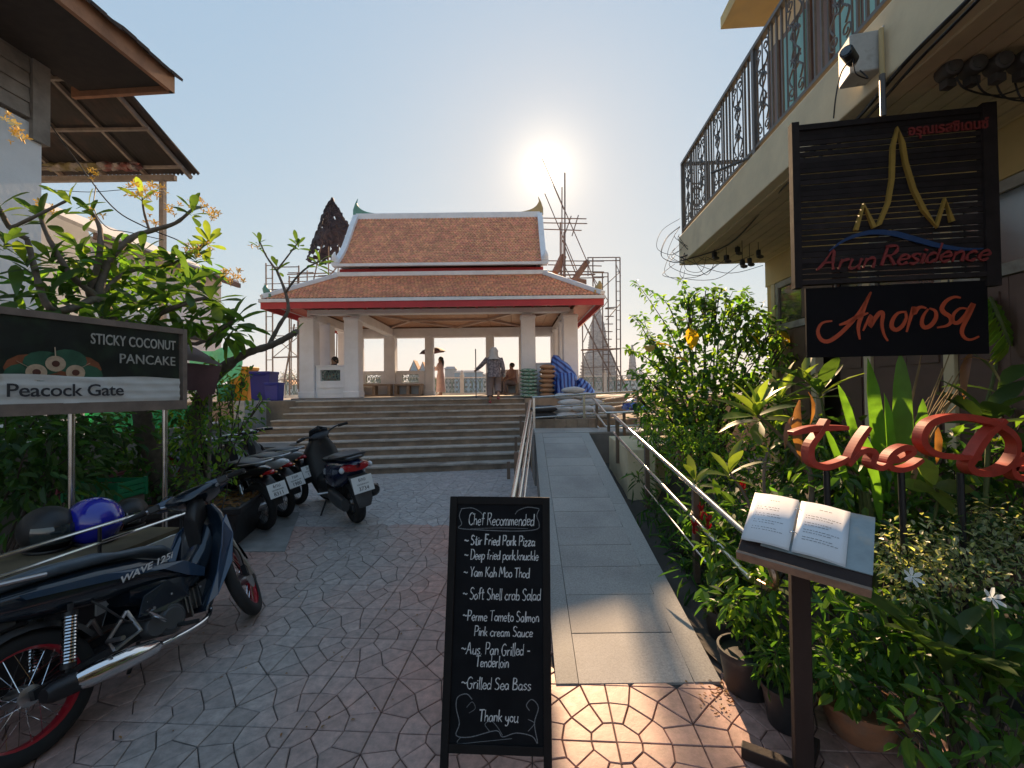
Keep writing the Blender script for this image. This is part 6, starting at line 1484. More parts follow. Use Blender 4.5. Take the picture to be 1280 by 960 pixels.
m = MB(); hand(m, 'Arun', ua, za, .125, .016, (so_, sx_, V((0, 0, 1)), sn), .012, fit=gp(1093, 330)[0] - ua, slant=.25, th=.01)
u2 = gp(1098, 334)[0]; hand(m, 'Residence', u2, za + .01, .12, .016, (so_, sx_, V((0, 0, 1)), sn), .012, fit=gp(1236, 330)[0] - u2, slant=.25, th=.01)
tag(m.build('red_script', REDS, ss, fix=True), kind='stuff')
# lower black sign
a2 = at(1007, 357, 2.84); b2 = at(1234, 346, 2.67); zl = at(1012, 447, 2.84).z; zt2 = zb_ - .022
la = thing('black_sign', 'flat black sign with orange brush lettering hanging below the slatted sign', 'sign', (a2 + b2) / 2)
m = MB(); lo, lx = V((a2.x, a2.y, 0)), V((b2.x - a2.x, b2.y - a2.y, 0)); LW = lx.length; lx.normalize(); ln_ = V((lx.y, -lx.x, 0))
m.prism([lo + V((0, 0, zl)), lo + lx * LW + V((0, 0, zl + .0)), lo + lx * LW + V((0, 0, zt2)), lo + V((0, 0, zt2))], -ln_ * .018); m.build('board', mat('matt_black_board', (.009, .009, .011), rough=.8, spec=.12, var=.2), la, fix=True)
for u in (.18, LW - .2): MB().tube([lo + lx * u + V((0, 0, zt2 - .001)) - ln_ * .009, lo + lx * u + V((0, 0, zt2 + .05)) - ln_ * .009], .005).build('hook', IRON, la)
def lp(px, py, off=.001):
    r = ray(px, py); k = (lo + ln_ * off - EYE).dot(ln_) / r.dot(ln_); q = EYE + r * k; return ((q - lo).dot(lx), q.z)
ORG = mat('orange_brush_paint', (.50, .075, .022), rough=.5, var=.1)
AM = [[(320, 325), (270, 335), (248, 375), (262, 415), (295, 428), (340, 405), (400, 350), (450, 290), (490, 225), (514, 180)], [(514, 180), (490, 230), (465, 300), (450, 360), (458, 418)], [(355, 345), (400, 330), (445, 305), (500, 285)],
      [(474, 374), (492, 335), (512, 298), (514, 325), (510, 352), (530, 318), (560, 282), (574, 292), (568, 340), (578, 390), (598, 425)], [(690, 280), (650, 285), (622, 320), (618, 355), (640, 370), (670, 350), (690, 310), (685, 275)],
      [(692, 380), (705, 330), (722, 275), (730, 256), (728, 290), (745, 265), (765, 255), (790, 262)], [(800, 265), (775, 300), (768, 340), (785, 358), (815, 345), (838, 310), (835, 275), (806, 262)],
      [(962, 210), (930, 205), (890, 225), (868, 260), (880, 285), (905, 300), (915, 325), (895, 348), (845, 358)], [(1000, 265), (960, 262), (928, 290), (922, 325), (945, 335), (980, 305), (1010, 260), (1026, 240), (1000, 300), (975, 350), (968, 385), (985, 412), (1015, 418), (1054, 402)]]
m = MB()
for q in AM: stroke(m, [(960 + x / 4, 320 + y / 4) for x, y in q], (.010, .026), 0, .0035, lp, (lo + ln_ * .001, lx, V((0, 0, 1)), ln_))
tag(m.build('brush_lettering', ORG, la, fix=True), kind='stuff')
# ================================================================ red standing letters on black posts
REDM = mat('red_painted_letters', (.48, .05, .028), rough=.5, var=.22, sc=14, c2=(.36, .05, .035), c2t=(.5, .7), c2s=9)
ry0 = 2.25; rt = thing('letter_sign', 'red freestanding script letters on black posts among the plants', 'sign', (at(1130, 560, ry0).x, ry0, .04))
RX, RZn = V((1, 0, 0)), V((0, -1, 0))
def rp_(px, py): q = at(px, py, ry0); return (q.x, q.z)
base_r = (V((0, ry0, 0)), RX, V((0, 0, 1)), RZn)
z5 = lambda l: [(780 + x / 4, 500 + y / 4) for x, y in l]; z7 = lambda l: [(1080 + x / 4.8, 440 + y / 4.8) for x, y in l]
for nm, sts in (('letter_t', [([(984, 541), (1010, 535), (1052, 534)], .036), ([(1027, 524), (1018, 540), (1006, 558), (1008, 576), (1024, 582), (1042, 577), (1052, 571)], .038)]),
                ('letter_h', [([(1078, 533), (1068, 548), (1058, 566), (1052, 580)], .034), ([(1052, 580), (1064, 566), (1076, 561), (1084, 566), (1081, 578), (1092, 583), (1104, 575), (1112, 570)], .034)]),
                ('letter_e', [(z7([(105, 648), (170, 640), (240, 600), (235, 572), (190, 568), (130, 600), (97, 650), (115, 685), (170, 698), (240, 680), (300, 638)]), .034)]),
                ('letter_d', [(z7([(640, 628), (560, 625), (470, 620), (370, 600), (312, 550), (308, 490), (345, 430), (420, 398), (520, 386), (640, 400), (740, 430), (820, 480), (858, 540), (852, 610)]), .040), (z7([(852, 610), (810, 670), (740, 710), (660, 718), (600, 705), (575, 670), (600, 630), (650, 545), (700, 480), (760, 430), (785, 405)]), .040)]),
                ('letter_e', [(z7([(840, 690), (900, 690), (975, 660), (985, 630), (930, 620), (870, 645), (835, 695), (860, 740), (940, 752), (1010, 735), (1080, 690)]), .038)])):
    m = MB()
    for i, (s_, w_) in enumerate(sts): stroke(m, s_, (w_ * .55, w_ * .88), 0, .055 + i * .005, rp_, (base_r[0] - base_r[3] * (.003 * i), *base_r[1:]), sm=5)
    m.build(nm, REDM, rt, fix=True, bev=.003)
for px, py in ((1028, 584), (1120, 586), (1193, 590), (1275, 598)):
    c = at(px, py, ry0 + .0); MB().tube([(c.x, ry0 - .028, c.z), (c.x + .02, ry0 - .028, .03)], .015, n=8).build('post', BLACKP, rt, smooth=40)
# ================================================================ menu stand with open ring binder
u = V((.77, -.62, -.09)).normalized(); vv = V((.62, .60, .50)); vv = (vv - u * vv.dot(u)).normalized(); n_ = u.cross(vv).normalized(); n_ = n_ if n_.z > 0 else -n_
mc = V((1.105, 1.66, 1.045))
WOODD = mat('dark_varnished_wood', (.032, .020, .017), rough=.6, spec=.3, var=.3, sc=8, bump=.15, streak=.2); WOODE = mat('worn_board_edge', (.26, .19, .14), rough=.6, var=.3, sc=15)
ms = thing('menu_stand', 'dark wooden lectern stand on one square post beside the planting', 'stand', (1.17, 1.80, 0))
def mb_pl(cu_, cv, su, sv, z0, z1):
    c = mc + u * cu_ + vv * cv; return [c - u * su / 2 - vv * sv / 2 + n_ * z0, c + u * su / 2 - vv * sv / 2 + n_ * z0, c + u * su / 2 + vv * sv / 2 + n_ * z0, c - u * su / 2 + vv * sv / 2 + n_ * z0], n_ * (z1 - z0)
m = MB(); m.prism(*mb_pl(0, -.005, .40, .34, -.022, -.002)); m.build('board', WOODD, ms, fix=True, bev=.003)
m = MB(); m.prism(*mb_pl(0, -.180, .40, .012, -.028, .012)); m.build('ledge', WOODE, ms, fix=True, bev=.002)
m = MB(); m.tube([(1.17, 1.80, .0), (1.17, 1.80, .98)], .05, n=4); m.v = [tuple(p) for p in m.v]
MB().box((1.155, 1.78, .50), (.066, .058, .98), rz=R(-20)).build('post', WOODD, ms, bev=.004)
MB().beam((.98, 1.92, .028), (1.45, 1.62, .028), .05, .05).build('foot', WOODD, ms, bev=.004); MB().beam((1.0, 1.62, .026), (1.32, 1.96, .026), .05, .045).build('foot', WOODD, ms, bev=.004)
m = MB(); m.prism(*mb_pl(.02, .01, .16, .10, -.07, -.024)); m.build('bracket', WOODD, ms, fix=True)
PAPER = mat('page_paper', (.78, .80, .84), rough=.55, var=.04, sc=5); PINK = mat('printed_text_ink', (.10, .10, .12), rough=.6); FOLD = mat('grey_blue_folder_cover', (.30, .36, .38), rough=.45, var=.2, sc=9, c2=(.42, .38, .32), c2t=(.5, .6), c2s=7)
bk = thing('ring_binder', 'open white ring binder menu lying on the lectern stand', 'binder', mc)
m = MB(); m.prism(*mb_pl(.035, .02, .33, .272, .000, .004)); m.build('cover', FOLD, bk, fix=True)
for s_ in (-1, 1):
    for k in range(3):
        m = MB(); cu0 = -.035 + s_ * (.083 + .0008 * k); nn = 8; vs = []
        for i in range(nn + 1):
            for j in (0, 1):
                t_ = i / nn; uu = -.035 + s_ * (.004 + t_ * .158); zz = .006 + .003 * k + .010 * math.sin(PI * min(1, t_ * 1.1)) * .6 + (.006 * (1 - t_))
                vs.append(mc + u * uu + vv * (.018 + (j - .5) * .262 + (k - 1) * .0015) + n_ * zz)
        m.add(vs, [(2 * i, 2 * i + 2, 2 * i + 3, 2 * i + 1) for i in range(nn)]); m.build('page', PAPER, bk, smooth=60).modifiers.new('thick', 'SOLIDIFY').thickness = .0012
rnd = random.Random(4); m = MB()
for s_ in (-1, 1):
    rows = [.095] + [.055 - .0125 * k for k in range(11)]
    for r_i, rv_ in enumerate(rows):
        if r_i in (3, 6, 9): continue
        ln2 = .03 if r_i == 0 else rnd.uniform(.07, .11); st_ = -.035 + s_ * .083 - (.015 if r_i == 0 else .055); x = st_
        while x < st_ + ln2:
            w_ = rnd.uniform(.004, .012); tt = abs(x + .035) / .158; zz = .0145 + .010 * math.sin(PI * min(1, tt * 1.1)) * .6 + .006 * (1 - tt)
            c = mc + u * x + vv * (.018 + rv_) + n_ * zz; m.add([c, c + u * w_, c + u * w_ + vv * .0022, c + vv * .0022], [(0, 1, 2, 3)]); x += w_ + .003
tag(m.build('printed_lines', PINK, bk), kind='stuff')
for z in (-.05, .075):
    MB().tube([mc + u * (-.035 + .014 * math.cos(a)) + vv * (.018 + z) + n_ * (.012 + .016 * math.sin(a)) for a in [PI * q / 10 for q in range(11)]], .0016, n=6).build('ring', CHROME, bk, smooth=60)
# ================================================================ chalkboard
CH = mat('chalkboard_black', (.009, .010, .012), rough=.85, spec=.12, var=.35, sc=7); CHF = mat('chalkboard_frame', (.011, .010, .010), rough=.7, spec=.2, var=.3, sc=12, bump=.1)
CHALK = mat('white_chalk', (.60, .62, .62), rough=.95, var=.25, sc=220); CHALKD = mat('faint_chalk', (.17, .18, .19), rough=.95, var=.4, sc=150)
tl, tr_ = at(563, 620, 2.06), at(687, 622, 2.04); cbz = tl.z
bl = V((at(549, 954, 1.83).x, 1.83, 0.0)); brp = V((at(690, 958, 1.81).x, 1.81, 0.0))
by = ((tl - bl) + (tr_ - brp)) / 2; HB = by.length; by.normalize(); bxv = ((tr_ - tl) + (brp - bl)) / 2; WB = bxv.length; bxv.normalize(); bxv = (bxv - by * bxv.dot(by)).normalized(); bn = bxv.cross(by); bn = bn if bn.y < 0 else -bn
BO = (bl + brp) / 2 - bxv * WB / 2
cb_ = thing('chalkboard', 'black A-frame chalkboard with handwritten white menu standing on the paving', 'chalkboard', (BO + bxv * WB / 2))
def BP(x, y, z=0): return BO + bxv * x + by * y + bn * z
fw = .034
m = MB(); m.prism([BP(fw, .12, -.006), BP(WB - fw, .12, -.006), BP(WB - fw, HB - fw, -.006), BP(fw, HB - fw, -.006)], -bn * .008); m.build('panel', CH, cb_, fix=True)
for x0, x1, y0, y1, d in ((0, fw, .0, HB - .001, .004), (WB - fw, WB, .0, HB - .001, .004), (fw, WB - fw, HB - fw, HB, .002), (fw, WB - fw, .085, .12, .002)):
    m = MB(); m.prism([BP(x0, y0, d), BP(x1, y0, d), BP(x1, y1, d), BP(x0, y1, d)], -bn * .022); m.build('frame_bar', CHF, cb_, fix=True, bev=.002)
for x in (.02, WB - .02):
    MB().beam(BP(x, HB - .02, -.03), V((BP(x, 0).x, 2.36, .0)), .03, .02).build('rear_leg', CHF, cb_)
cbase = (BO, bxv, by, bn)
def bpx(px, py):
    r = ray(px, py); k = (BO - EYE).dot(bn) / r.dot(bn); q = EYE + r * k - BO; return q.dot(bxv), q.dot(by)
LINES = [('Chef Recommended', 585, 656, 668, 15.0, 0), ('~ Stir Fried Pork Pizza', 580, 681, 669, 12.5, 0), ('~ Deep fried pork,knuckle', 580, 699, 673, 12.0, 0), ('~ Yam Kah Moo Thod', 579, 721, 662, 12.5, 0),
         ('~ Soft Shell crab Salad', 578, 749, 676, 14.5, 0), ('~Perme Tometo Salmon', 578, 776, 674, 13.5, 0), ('Pink cream Sauce', 592, 795, 666, 12.5, 0), ('~Aus. Pan Grilled -', 576, 818, 663, 15, 0),
         ('Tenderloin', 594, 834, 636, 14, 0), ('~Grilled Sea Bass', 576, 861, 664, 15, 0), ('Thank you', 598, 902, 648, 15, 0)]
rnd = random.Random(12)
for s_, px, py, px1, hpx, _ in LINES:
    x, y = bpx(px, py); x1, y1 = bpx(px1, py - 1); _, yt = bpx(px, py - hpx); m = MB()
    hand(m, s_, x, y, yt - y, .0042 if 'Stir' not in s_ else .0055, cbase, -.0045, rnd=rnd, fit=x1 - x, jit=.03, slant=.08)
    tag(m.build('chalk_lettering', CHALK, cb_), kind='stuff')
m = MB()
def cst(pix, w_=.0035):
    pp = smooth_path([V((*bpx(*p), 0)) for p in pix], 4); m.ribbon([(q.x, q.y) for q in pp], w_, BO + bn * -.0045, bxv, by, bn, 0)
cst([(577, 636), (574, 645), (577, 655), (573, 660), (590, 662), (640, 664), (670, 662), (674, 655), (671, 645), (674, 637)]); cst([(576, 636), (590, 635), (600, 640), (604, 645)]); cst([(674, 636), (660, 634), (648, 638), (644, 643)])
cst([(588, 661), (625, 660), (660, 661)], .002)
cst([(590, 875), (583, 868), (572, 872), (570, 885), (574, 905), (570, 920), (588, 922), (620, 914), (628, 922), (645, 917), (665, 921), (672, 930), (668, 905), (673, 885), (665, 875), (658, 882), (662, 889)]); cst([(583, 885), (590, 878), (594, 886), (586, 892)], .002)
cst([(612, 915), (606, 906), (614, 902), (622, 910), (628, 920)], .0025); cst([(660, 915), (668, 905), (660, 900)], .0025); cst([(576, 922), (572, 930), (600, 928), (640, 924)], .002)
tag(m.build('chalk_scrolls', CHALKD, cb_), kind='stuff')
# ================================================================ railings of the ramp and landing
def rail(lab, runs, posts, loc, cat='railing', r=.019, pm=STEELB, sq=True):
    t = thing('handrail', lab, cat, loc)
    for k, (pts, rr) in enumerate(runs):
        P_ = smooth_path(pts, 5) if len(pts) > 2 else [V(p) for p in pts]; MB().tube(P_, rr, n=10).build('rail', STEEL, t, smooth=50)
    for a, b_ in posts: MB().box(((a[0] + b_[0]) / 2, (a[1] + b_[1]) / 2, (a[2] + b_[2]) / 2), (.045, .045, abs(b_[2] - a[2]))).build('post', pm, t, bev=.003)
    return t
A, B = at(663, 500, 7.3), at(641, 622, 3.4)
def lr(y, dz=0): t = (y - 3.4) / 3.9; p = B.lerp(A, t); return V((p.x, y, p.z + dz))
runs = [([lr(3.05), lr(7.25)], .021), ([lr(3.05, -.20) + V((.02, 0, 0)), lr(7.25, -.20) + V((.02, 0, 0))], .017), ([lr(3.05, -.40) + V((.035, 0, 0)), lr(7.25, -.40) + V((.035, 0, 0))], .015)]
runs.append(([lr(3.05), lr(2.86, -.06), lr(2.82, -.13), lr(2.86, -.19), lr(3.05, -.20) + V((.02, 0, 0))], .019))
posts = []
for y in (3.3, 4.6, 5.9, 7.2):
    t_ = lr(y, -.02); posts.append(((t_.x - .055, y, max(0, rh(y)) - .02 if y > 2.4 else 0), (t_.x - .055, y, t_.z)))
rail('three barred steel handrail along the left edge of the ramp, beside the steps', runs, posts, (.1, 5, 0))
# low brown posts by the steps
for k, (px, pyt, y) in enumerate(((637, 577, 7.9), (646, 546, 8.9), (652, 520, 9.9))):
    c = at(px, pyt, y); z0 = 0 if y < 8.9 else .14 * (1 + int((y - 8.95) / .3))
    tag(MB().box((c.x - .02, y, (c.z + z0) / 2), (.06, .06, c.z - z0), taper=.95).build('bollard', STEELB, None, bev=.004), ['square brown post standing nearest at the foot of the steps beside the ramp', 'square brown post on the lowest steps, second from the foot', 'square brown post higher on the steps, farthest from the camera'][k], 'post', 'brown posts between the steps and the ramp')
# right rail
A, B = at(767.6, 520, 6.0), at(925, 660, 2.62)
def rr_(y, dz=0): t = (y - 2.62) / (6.0 - 2.62); p = B.lerp(A, t); return V((p.x, y, p.z + dz))
runs = [([rr_(2.45), rr_(6.05)], .021), ([rr_(2.5, -.24), rr_(6.05, -.24)], .018), ([rr_(2.62, -.46), rr_(4.6, -.46)], .010)]
posts = [((rr_(y).x + .03, y, max(0, rh(y)) - .05), (rr_(y).x + .03, y, rr_(y).z - .015)) for y in (3.35, 4.6, 5.95)]
rail('steel handrail sloping down the right edge of the ramp into the plants', runs, posts, (1.35, 4, 0))
e = rr_(2.45); t = thing('handrail_end', 'copper toned curved end of the right handrail beside the menu stand', 'railing', e + V((.02, 0, 0)))
MB().tube(smooth_path([rr_(2.47), rr_(2.36, -.02), rr_(2.28, -.09), rr_(2.30, -.17), rr_(2.42, -.21)], 4), .021, n=10).build('bend', mat('copper_toned_steel', (.50, .30, .20), rough=.3, metal=.9), t, smooth=50)
# landing railings
l1 = [at(741, 498, 8.25), at(757, 516, 7.4), at(812, 515, 7.3)]
l2 = [at(741, 512, 8.25), at(757, 533, 7.4), at(812, 532, 7.3)]
l3 = [at(747, 533, 8.0), at(759, 552, 7.45)]
pp = []
for px, y in ((760.5, 7.38), (746, 8.1), (780, 7.33), (806, 7.3)):
    c = at(px, 517, y); pp.append(((c.x, y, .0 if px in (780, 806) else rh(7.3)), (c.x, y, at(px, 517 if px > 747 else 503, y).z)))
t = rail('steel railing turning the corner of the landing at the top of the ramp', [([l1[0], l1[1]], .019), ([l1[1], l1[2]], .019), ([l2[0], l2[1]], .017), ([l2[1], l2[2]], .017), (l3, .015)], pp, (1.7, 7.6, rh(7.3)))
b0, b1 = at(665, 497, 8.15), at(880, 484, 8.6)
runs = [([b0, b1], .021), ([b0 + V((0, 0, -.20)), b1 + V((0, 0, -.20))], .015), ([b0 + V((0, 0, -.38)), b1 + V((0, 0, -.38))], .015)]
posts = [((b0.lerp(b1, s_).x, b0.lerp(b1, s_).y, rh(7.3)), (b0.lerp(b1, s_).x, b0.lerp(b1, s_).y, b0.lerp(b1, s_).z - .01)) for s_ in (.01, .29, .6, .95)]
rail('long steel railing in front of the white sand bags above the landing', runs, posts, (2, 8.3, rh(7.3)), pm=STEEL)
r0, r1 = at(752, 500, 9.4), at(860, 482, 9.8)
rail('upper steel railing sloping up behind the landing toward the bush', [([r0 + V((0, 0, dz)), r1 + V((0, 0, dz))], .016) for dz in (0, -.2, -.38)], [((r0.lerp(r1, s_).x, r0.lerp(r1, s_).y, 1.02), (r0.lerp(r1, s_).x, r0.lerp(r1, s_).y, r0.lerp(r1, s_).z)) for s_ in (.02, .5, .98)], (2.6, 9.6, 1.02), pm=STEEL)
# pale low planter wall beside the ramp
q0, q1 = gnd(771, 566, .78), None
tag(MB().prism([(1.40, 5.35, 0), (1.72, 5.28, 0), (2.6, 6.9, 0), (1.52, 6.9, 0)], (0, 0, .86)).build('planter_wall', BEIG, None, bev=.01), 'pale beige block of a planter beside the upper ramp', 'planter')
# ================================================================ garden bed and plants on the right
gb = MB(); n = 14; vs = []
for i in range(n + 1):
    for j in range(n + 1):
        y = 2.15 + i * (9.2 - 2.15) / n; x0 = max(1.14 + .03 * (y - 2.39), 1.14) + (.15 if y < 2.5 else 0); x = x0 + (3.3 + .07 * y - x0) * j / n
        vs.append((x, y, (-.02 if i == 0 else .02) + .03 * math.sin(i * 1.7 + j * 2.3) * (0 if j == 0 else 1) + min(.35, max(0, (y - 2.8)) * .09)))
gb.add(vs, [(i * (n + 1) + j, i * (n + 1) + j + 1, (i + 1) * (n + 1) + j + 1, (i + 1) * (n + 1) + j) for i in range(n) for j in range(n)])
tag(gb.build('garden_bed', SOIL, None, smooth=60), kind='structure')
def G3(px, py, y): return tuple(at(px, py, y))
def C4(l): return [(*G3(px, py, y), r) for px, py, y, r in l]
shrub('large_bush', 'tall bush of small dark leaves under the far end of the balcony', 'bush', (3.0, 6.7, .3),
      C4([(900, 400, 6.6, .40), (860, 410, 6.7, .36), (930, 420, 6.4, .36), (840, 450, 6.7, .38), (880, 460, 6.5, .45), (930, 460, 6.3, .40), (820, 480, 6.8, .32), (850, 500, 6.5, .42), (900, 505, 6.2, .42), (950, 500, 6.0, .40), (895, 375, 6.8, .20), (880, 370, 6.8, .16), (960, 420, 6.2, .22),
          (975, 440, 6.0, .2), (835, 520, 6.4, .35), (870, 540, 6.2, .38), (810, 520, 6.8, .22), (860, 375, 6.8, .18), (945, 395, 6.5, .20), (985, 405, 6.3, .12), (820, 430, 6.9, .2), (925, 385, 6.6, .16), (800, 500, 7, .16)]),
      [LF_DARK, LF_DEEP, LF_MID, LF_DARK, LF_DEEP, LF_DARK, LF_MID, LF_LIGHT, LF_LIGHT], .12, .07, 72, seed=41, stem_r=.03, out=.7)
# sprays reaching up against the sky
t = thing('spray_shrub', 'thin leafy sprays standing against the sky left of the large bush', 'shrub', (1.9, 7.2, .3)); mb = MB(); sb = MB(); rnd = random.Random(9)
for pts in ([(860, 470), (840, 420), (815, 380), (795, 352)], [(860, 460), (845, 405), (830, 375), (806, 360)], [(850, 470), (815, 430), (800, 405), (790, 395)], [(870, 450), (868, 400), (862, 375), (850, 350)], [(845, 480), (812, 450), (795, 440), (784, 436)],
            [(880, 440), (890, 395), (893, 372), (896, 358)], [(900, 440), (925, 395), (935, 375), (930, 362)], [(860, 470), (825, 440), (810, 415), (803, 392)], [(930, 450), (960, 400), (975, 380), (968, 365)], [(850, 500), (815, 480), (798, 470), (786, 462)]):
    P_ = smooth_path([at(px, py, 6.9 + rnd.uniform(-.3, .3)) for px, py in pts], 6); sb.tube(P_, [.012 - .010 * i / (len(P_) - 1) for i in range(len(P_))], n=5)
    for i in range(4, len(P_)):
        for _ in range(4):
            d = V((rnd.uniform(-1, 1), rnd.uniform(-1, 1), rnd.uniform(-.9, .5))); addleaf(mb, P_[i] + d * .015, d, (rnd.uniform(-.5, .5), rnd.uniform(-.5, .5), 1), rnd.uniform(.07, .12), rnd.uniform(.03, .05), rnd.choice((0, 0, 1, 2)))
tag(mb.build('sprays', [LF_MID, LF_LIGHT, LF_DARK], t), kind='stuff'); tag(sb.build('twigs', BARKD, t), kind='stuff')
YM = [leaf_mesh('yellow_leaf', LF_YEL, .20, .14, ((0, .1), (.2, .8), (.5, 1), (.8, .7), (1, .05)), .3, .2, 50 + i) for i in range(2)]
yl = thing('yellow_leaves', 'few large yellow leaves caught in the tall bush', 'leaves', (2.6, 6.4, 2.2))
for px, py in ((862, 410), (868, 418), (816, 425), (820, 430), (843, 447), (937, 418), (975, 413), (850, 400), (812, 432)): piece('leaf', YM[rnd.randint(0, 1)], at(px, py, 6.0 + rnd.uniform(-.2, .1)), yl, rot_to((rnd.uniform(-1, 1), rnd.uniform(-1, 0), rnd.uniform(-1, .2))), rnd.uniform(.8, 1.5))
shrub('fern_shrub', 'bright green shrub with fine feathery leaf sprays behind the sloping handrail', 'shrub', (2.0, 4.6, .15),
      C4([(840, 545, 5.2, .25), (870, 560, 4.9, .28), (905, 560, 4.7, .28), (940, 560, 4.5, .25), (850, 580, 4.8, .22), (885, 600, 4.5, .25), (930, 600, 4.3, .28), (970, 590, 4.1, .25), (820, 560, 5.4, .2), (812, 540, 5.6, .2), (900, 630, 4.1, .22), (950, 630, 3.9, .22), (1000, 610, 3.9, .25), (805, 585, 5.4, .15)]),
      [LF_MID, LF_LIGHT, LF_LIGHT, LF_DARK], .075, .028, 170, seed=42, stem_r=.015, out=.4)
shrub('border_plant', 'dark narrow leaved plants hanging over the ramp edge below the handrail', 'plant', (1.5, 3.9, .1),
      C4([(815, 640, 4.4, .14), (835, 660, 4.1, .15), (855, 690, 3.7, .15), (825, 625, 4.6, .13), (850, 650, 4.0, .16), (875, 665, 3.6, .18), (870, 640, 3.9, .2), (900, 690, 3.3, .18), (880, 715, 3.2, .15), (800, 600, 5.0, .12)]),
      [LF_DEEP, LF_DARK, LF_DARK], .16, .018, 110, seed=43, stem_r=.006, droop=.1)
shrub('red_flower_shrub', 'leafy shrub with small red flower spikes in front of the handrail', 'shrub', (1.85, 3.3, .05),
      C4([(920, 650, 3.3, .2), (960, 640, 3.3, .2), (890, 640, 3.5, .2), (950, 690, 2.9, .18), (925, 720, 2.7, .14), (985, 680, 2.9, .18), (900, 740, 2.8, .1)]), [LF_DARK, LF_MID, LF_DEEP], .12, .055, 80, seed=44, stem_r=.012)
t = thing('red_flowers', 'small red flower spikes among the leaves below the handrail', 'flowers', (1.7, 3.3, .6)); RF = mat('red_flower_spike', (.35, .02, .02), rough=.6, var=.3, trans=.2, tcol=(1, .2, .1))
for px, py, y in ((929, 612, 3.6), (872, 638, 3.5), (868, 660, 3.2), (885, 655, 3.2), (877, 645, 3.3)):
    m = MB(); c = at(px, py, y); rnd = random.Random(px)
    for _ in range(16): addleaf(m, c + V((0, 0, rnd.uniform(-.05, .05))), (rnd.uniform(-.6, .6), rnd.uniform(-.6, .6), 1), (rnd.uniform(-1, 1), rnd.uniform(-1, 1), 0), .05, .018)
    m.build('flower_spike', RF, t)
# saplings with big leaf whorls
def sapling(name, lab, cat, base, stems, whs, meshes, seed, rad=.02, m=BARK):
    t = thing(name, lab, cat, base); rnd = random.Random(seed)
    for pts in stems:
        P_ = smooth_path([V(p) for p in pts], 5); MB().tube(P_, [rad - rad * .45 * i / (len(P_) - 1) for i in range(len(P_))], n=8).build('stem', m, t, smooth=60)
    for (p, ax, n, el, sz) in whs: whorl(t, p, ax, n, meshes, el, sz, rnd=rnd, start=rnd.uniform(0, 6), back=.08)
    return t
OUTP = ((0, .15), (.18, .6), (.45, 1), (.7, .9), (.9, .45), (1, .03))
BIGW = [leaf_mesh('large_leaf', LF_BIGL, .36, .11, OUTP, .2, .25, 60 + i) for i in range(3)]; BIGD = [leaf_mesh('large_leaf', LF_BIG, .36, .12, OUTP, .3, .25, 70 + i) for i in range(3)]
sapling('frangipani_sapling', 'bare stemmed sapling with a wide whorl of pale backlit leaves above the handrail', 'plant', (1.9, 3.1, .1),
        [[(2.0, 3.15, .05), at(1015, 610, 3.15), at(990, 560, 3.2), at(946, 518, 3.2)]], [(at(946, 516, 3.2), (-.2, -.2, 1), 13, (-10, 60), (.75, 1.05)), (at(946, 510, 3.2), (-.1, 0, 1), 5, (50, 80), (.6, .8))], BIGW + BIGD[:1], 81, .022)
sapling('frangipani_sapling', 'small sapling with a few bright leaves low beside the red letters', 'plant', (1.75, 2.9, .1),
        [[(1.75, 2.9, .05), at(940, 640, 2.9), at(912, 590, 2.95)], [(1.75, 2.9, .3), at(955, 610, 2.9), at(960, 560, 2.95)]], [(at(912, 588, 2.95), (0, -.2, 1), 7, (10, 70), (.5, .72)), (at(960, 560, 2.95), (.1, 0, 1), 4, (20, 60), (.35, .5))], BIGW, 82, .014)
sapling('broad_leaf_plant', 'broad leaved plant rising behind the black sign and first red letter', 'plant', (2.0, 3.6, .1),
        [[(2.3, 3.6, .1), at(1030, 560, 3.6), at(1025, 490, 3.6)]], [(at(1025, 488, 3.6), (0, -.1, 1), 10, (10, 75), (.7, 1.0)), (at(1005, 470, 3.7), (-.2, -.1, 1), 5, (20, 60), (.6, .8))], BIGW + BIGD, 83, .016, STEM)
sapling('dark_leaf_plant', 'plant with wide dark leaves at the right edge above the big red letter', 'plant', (2.75, 2.6, .1),
        [[(2.85, 2.7, .1), at(1235, 560, 2.7), at(1232, 520, 2.7)]], [(at(1236, 522, 2.7), (0, -.25, 1), 9, (5, 65), (.85, 1.15)), (at(1250, 480, 2.9), (.1, -.2, 1), 4, (20, 60), (.7, .9))], BIGD, 84, .016, STEM)
sapling('round_leaf_plant', 'plant with a few round pale green leaves below the big red letter', 'plant', (2.15, 2.45, .1),
        [[(2.15, 2.45, .05), at(1170, 640, 2.45), at(1168, 610, 2.42)]], [(at(1168, 606, 2.42), (0, -.6, .7), 7, (0, 50), (.36, .5))], [leaf_mesh('round_leaf', LF_BIGL, .36, .24, OUTP, .3, .15, 120)], 85, .01, STEM)
sapling('path_edge_plant', 'pale broad leaved young plant leaning out over the ramp edge', 'plant', (1.6, 3.6, .1),
        [[(1.62, 3.6, .05), at(878, 640, 3.6), at(868, 600, 3.6)]], [(at(868, 598, 3.6), (-.3, -.2, 1), 8, (0, 65), (.45, .65))], BIGW, 86, .012, STEM)
sapling('sign_edge_plant', 'large pale leaved plant between the sign and the fern shrub', 'plant', (2.2, 4.0, .1),
        [[(2.3, 4.0, .05), at(985, 560, 4.0), at(975, 500, 4.0)]], [(at(975, 498, 4.0), (0, -.2, 1), 10, (0, 70), (.8, 1.1))], BIGW, 87, .016, STEM)
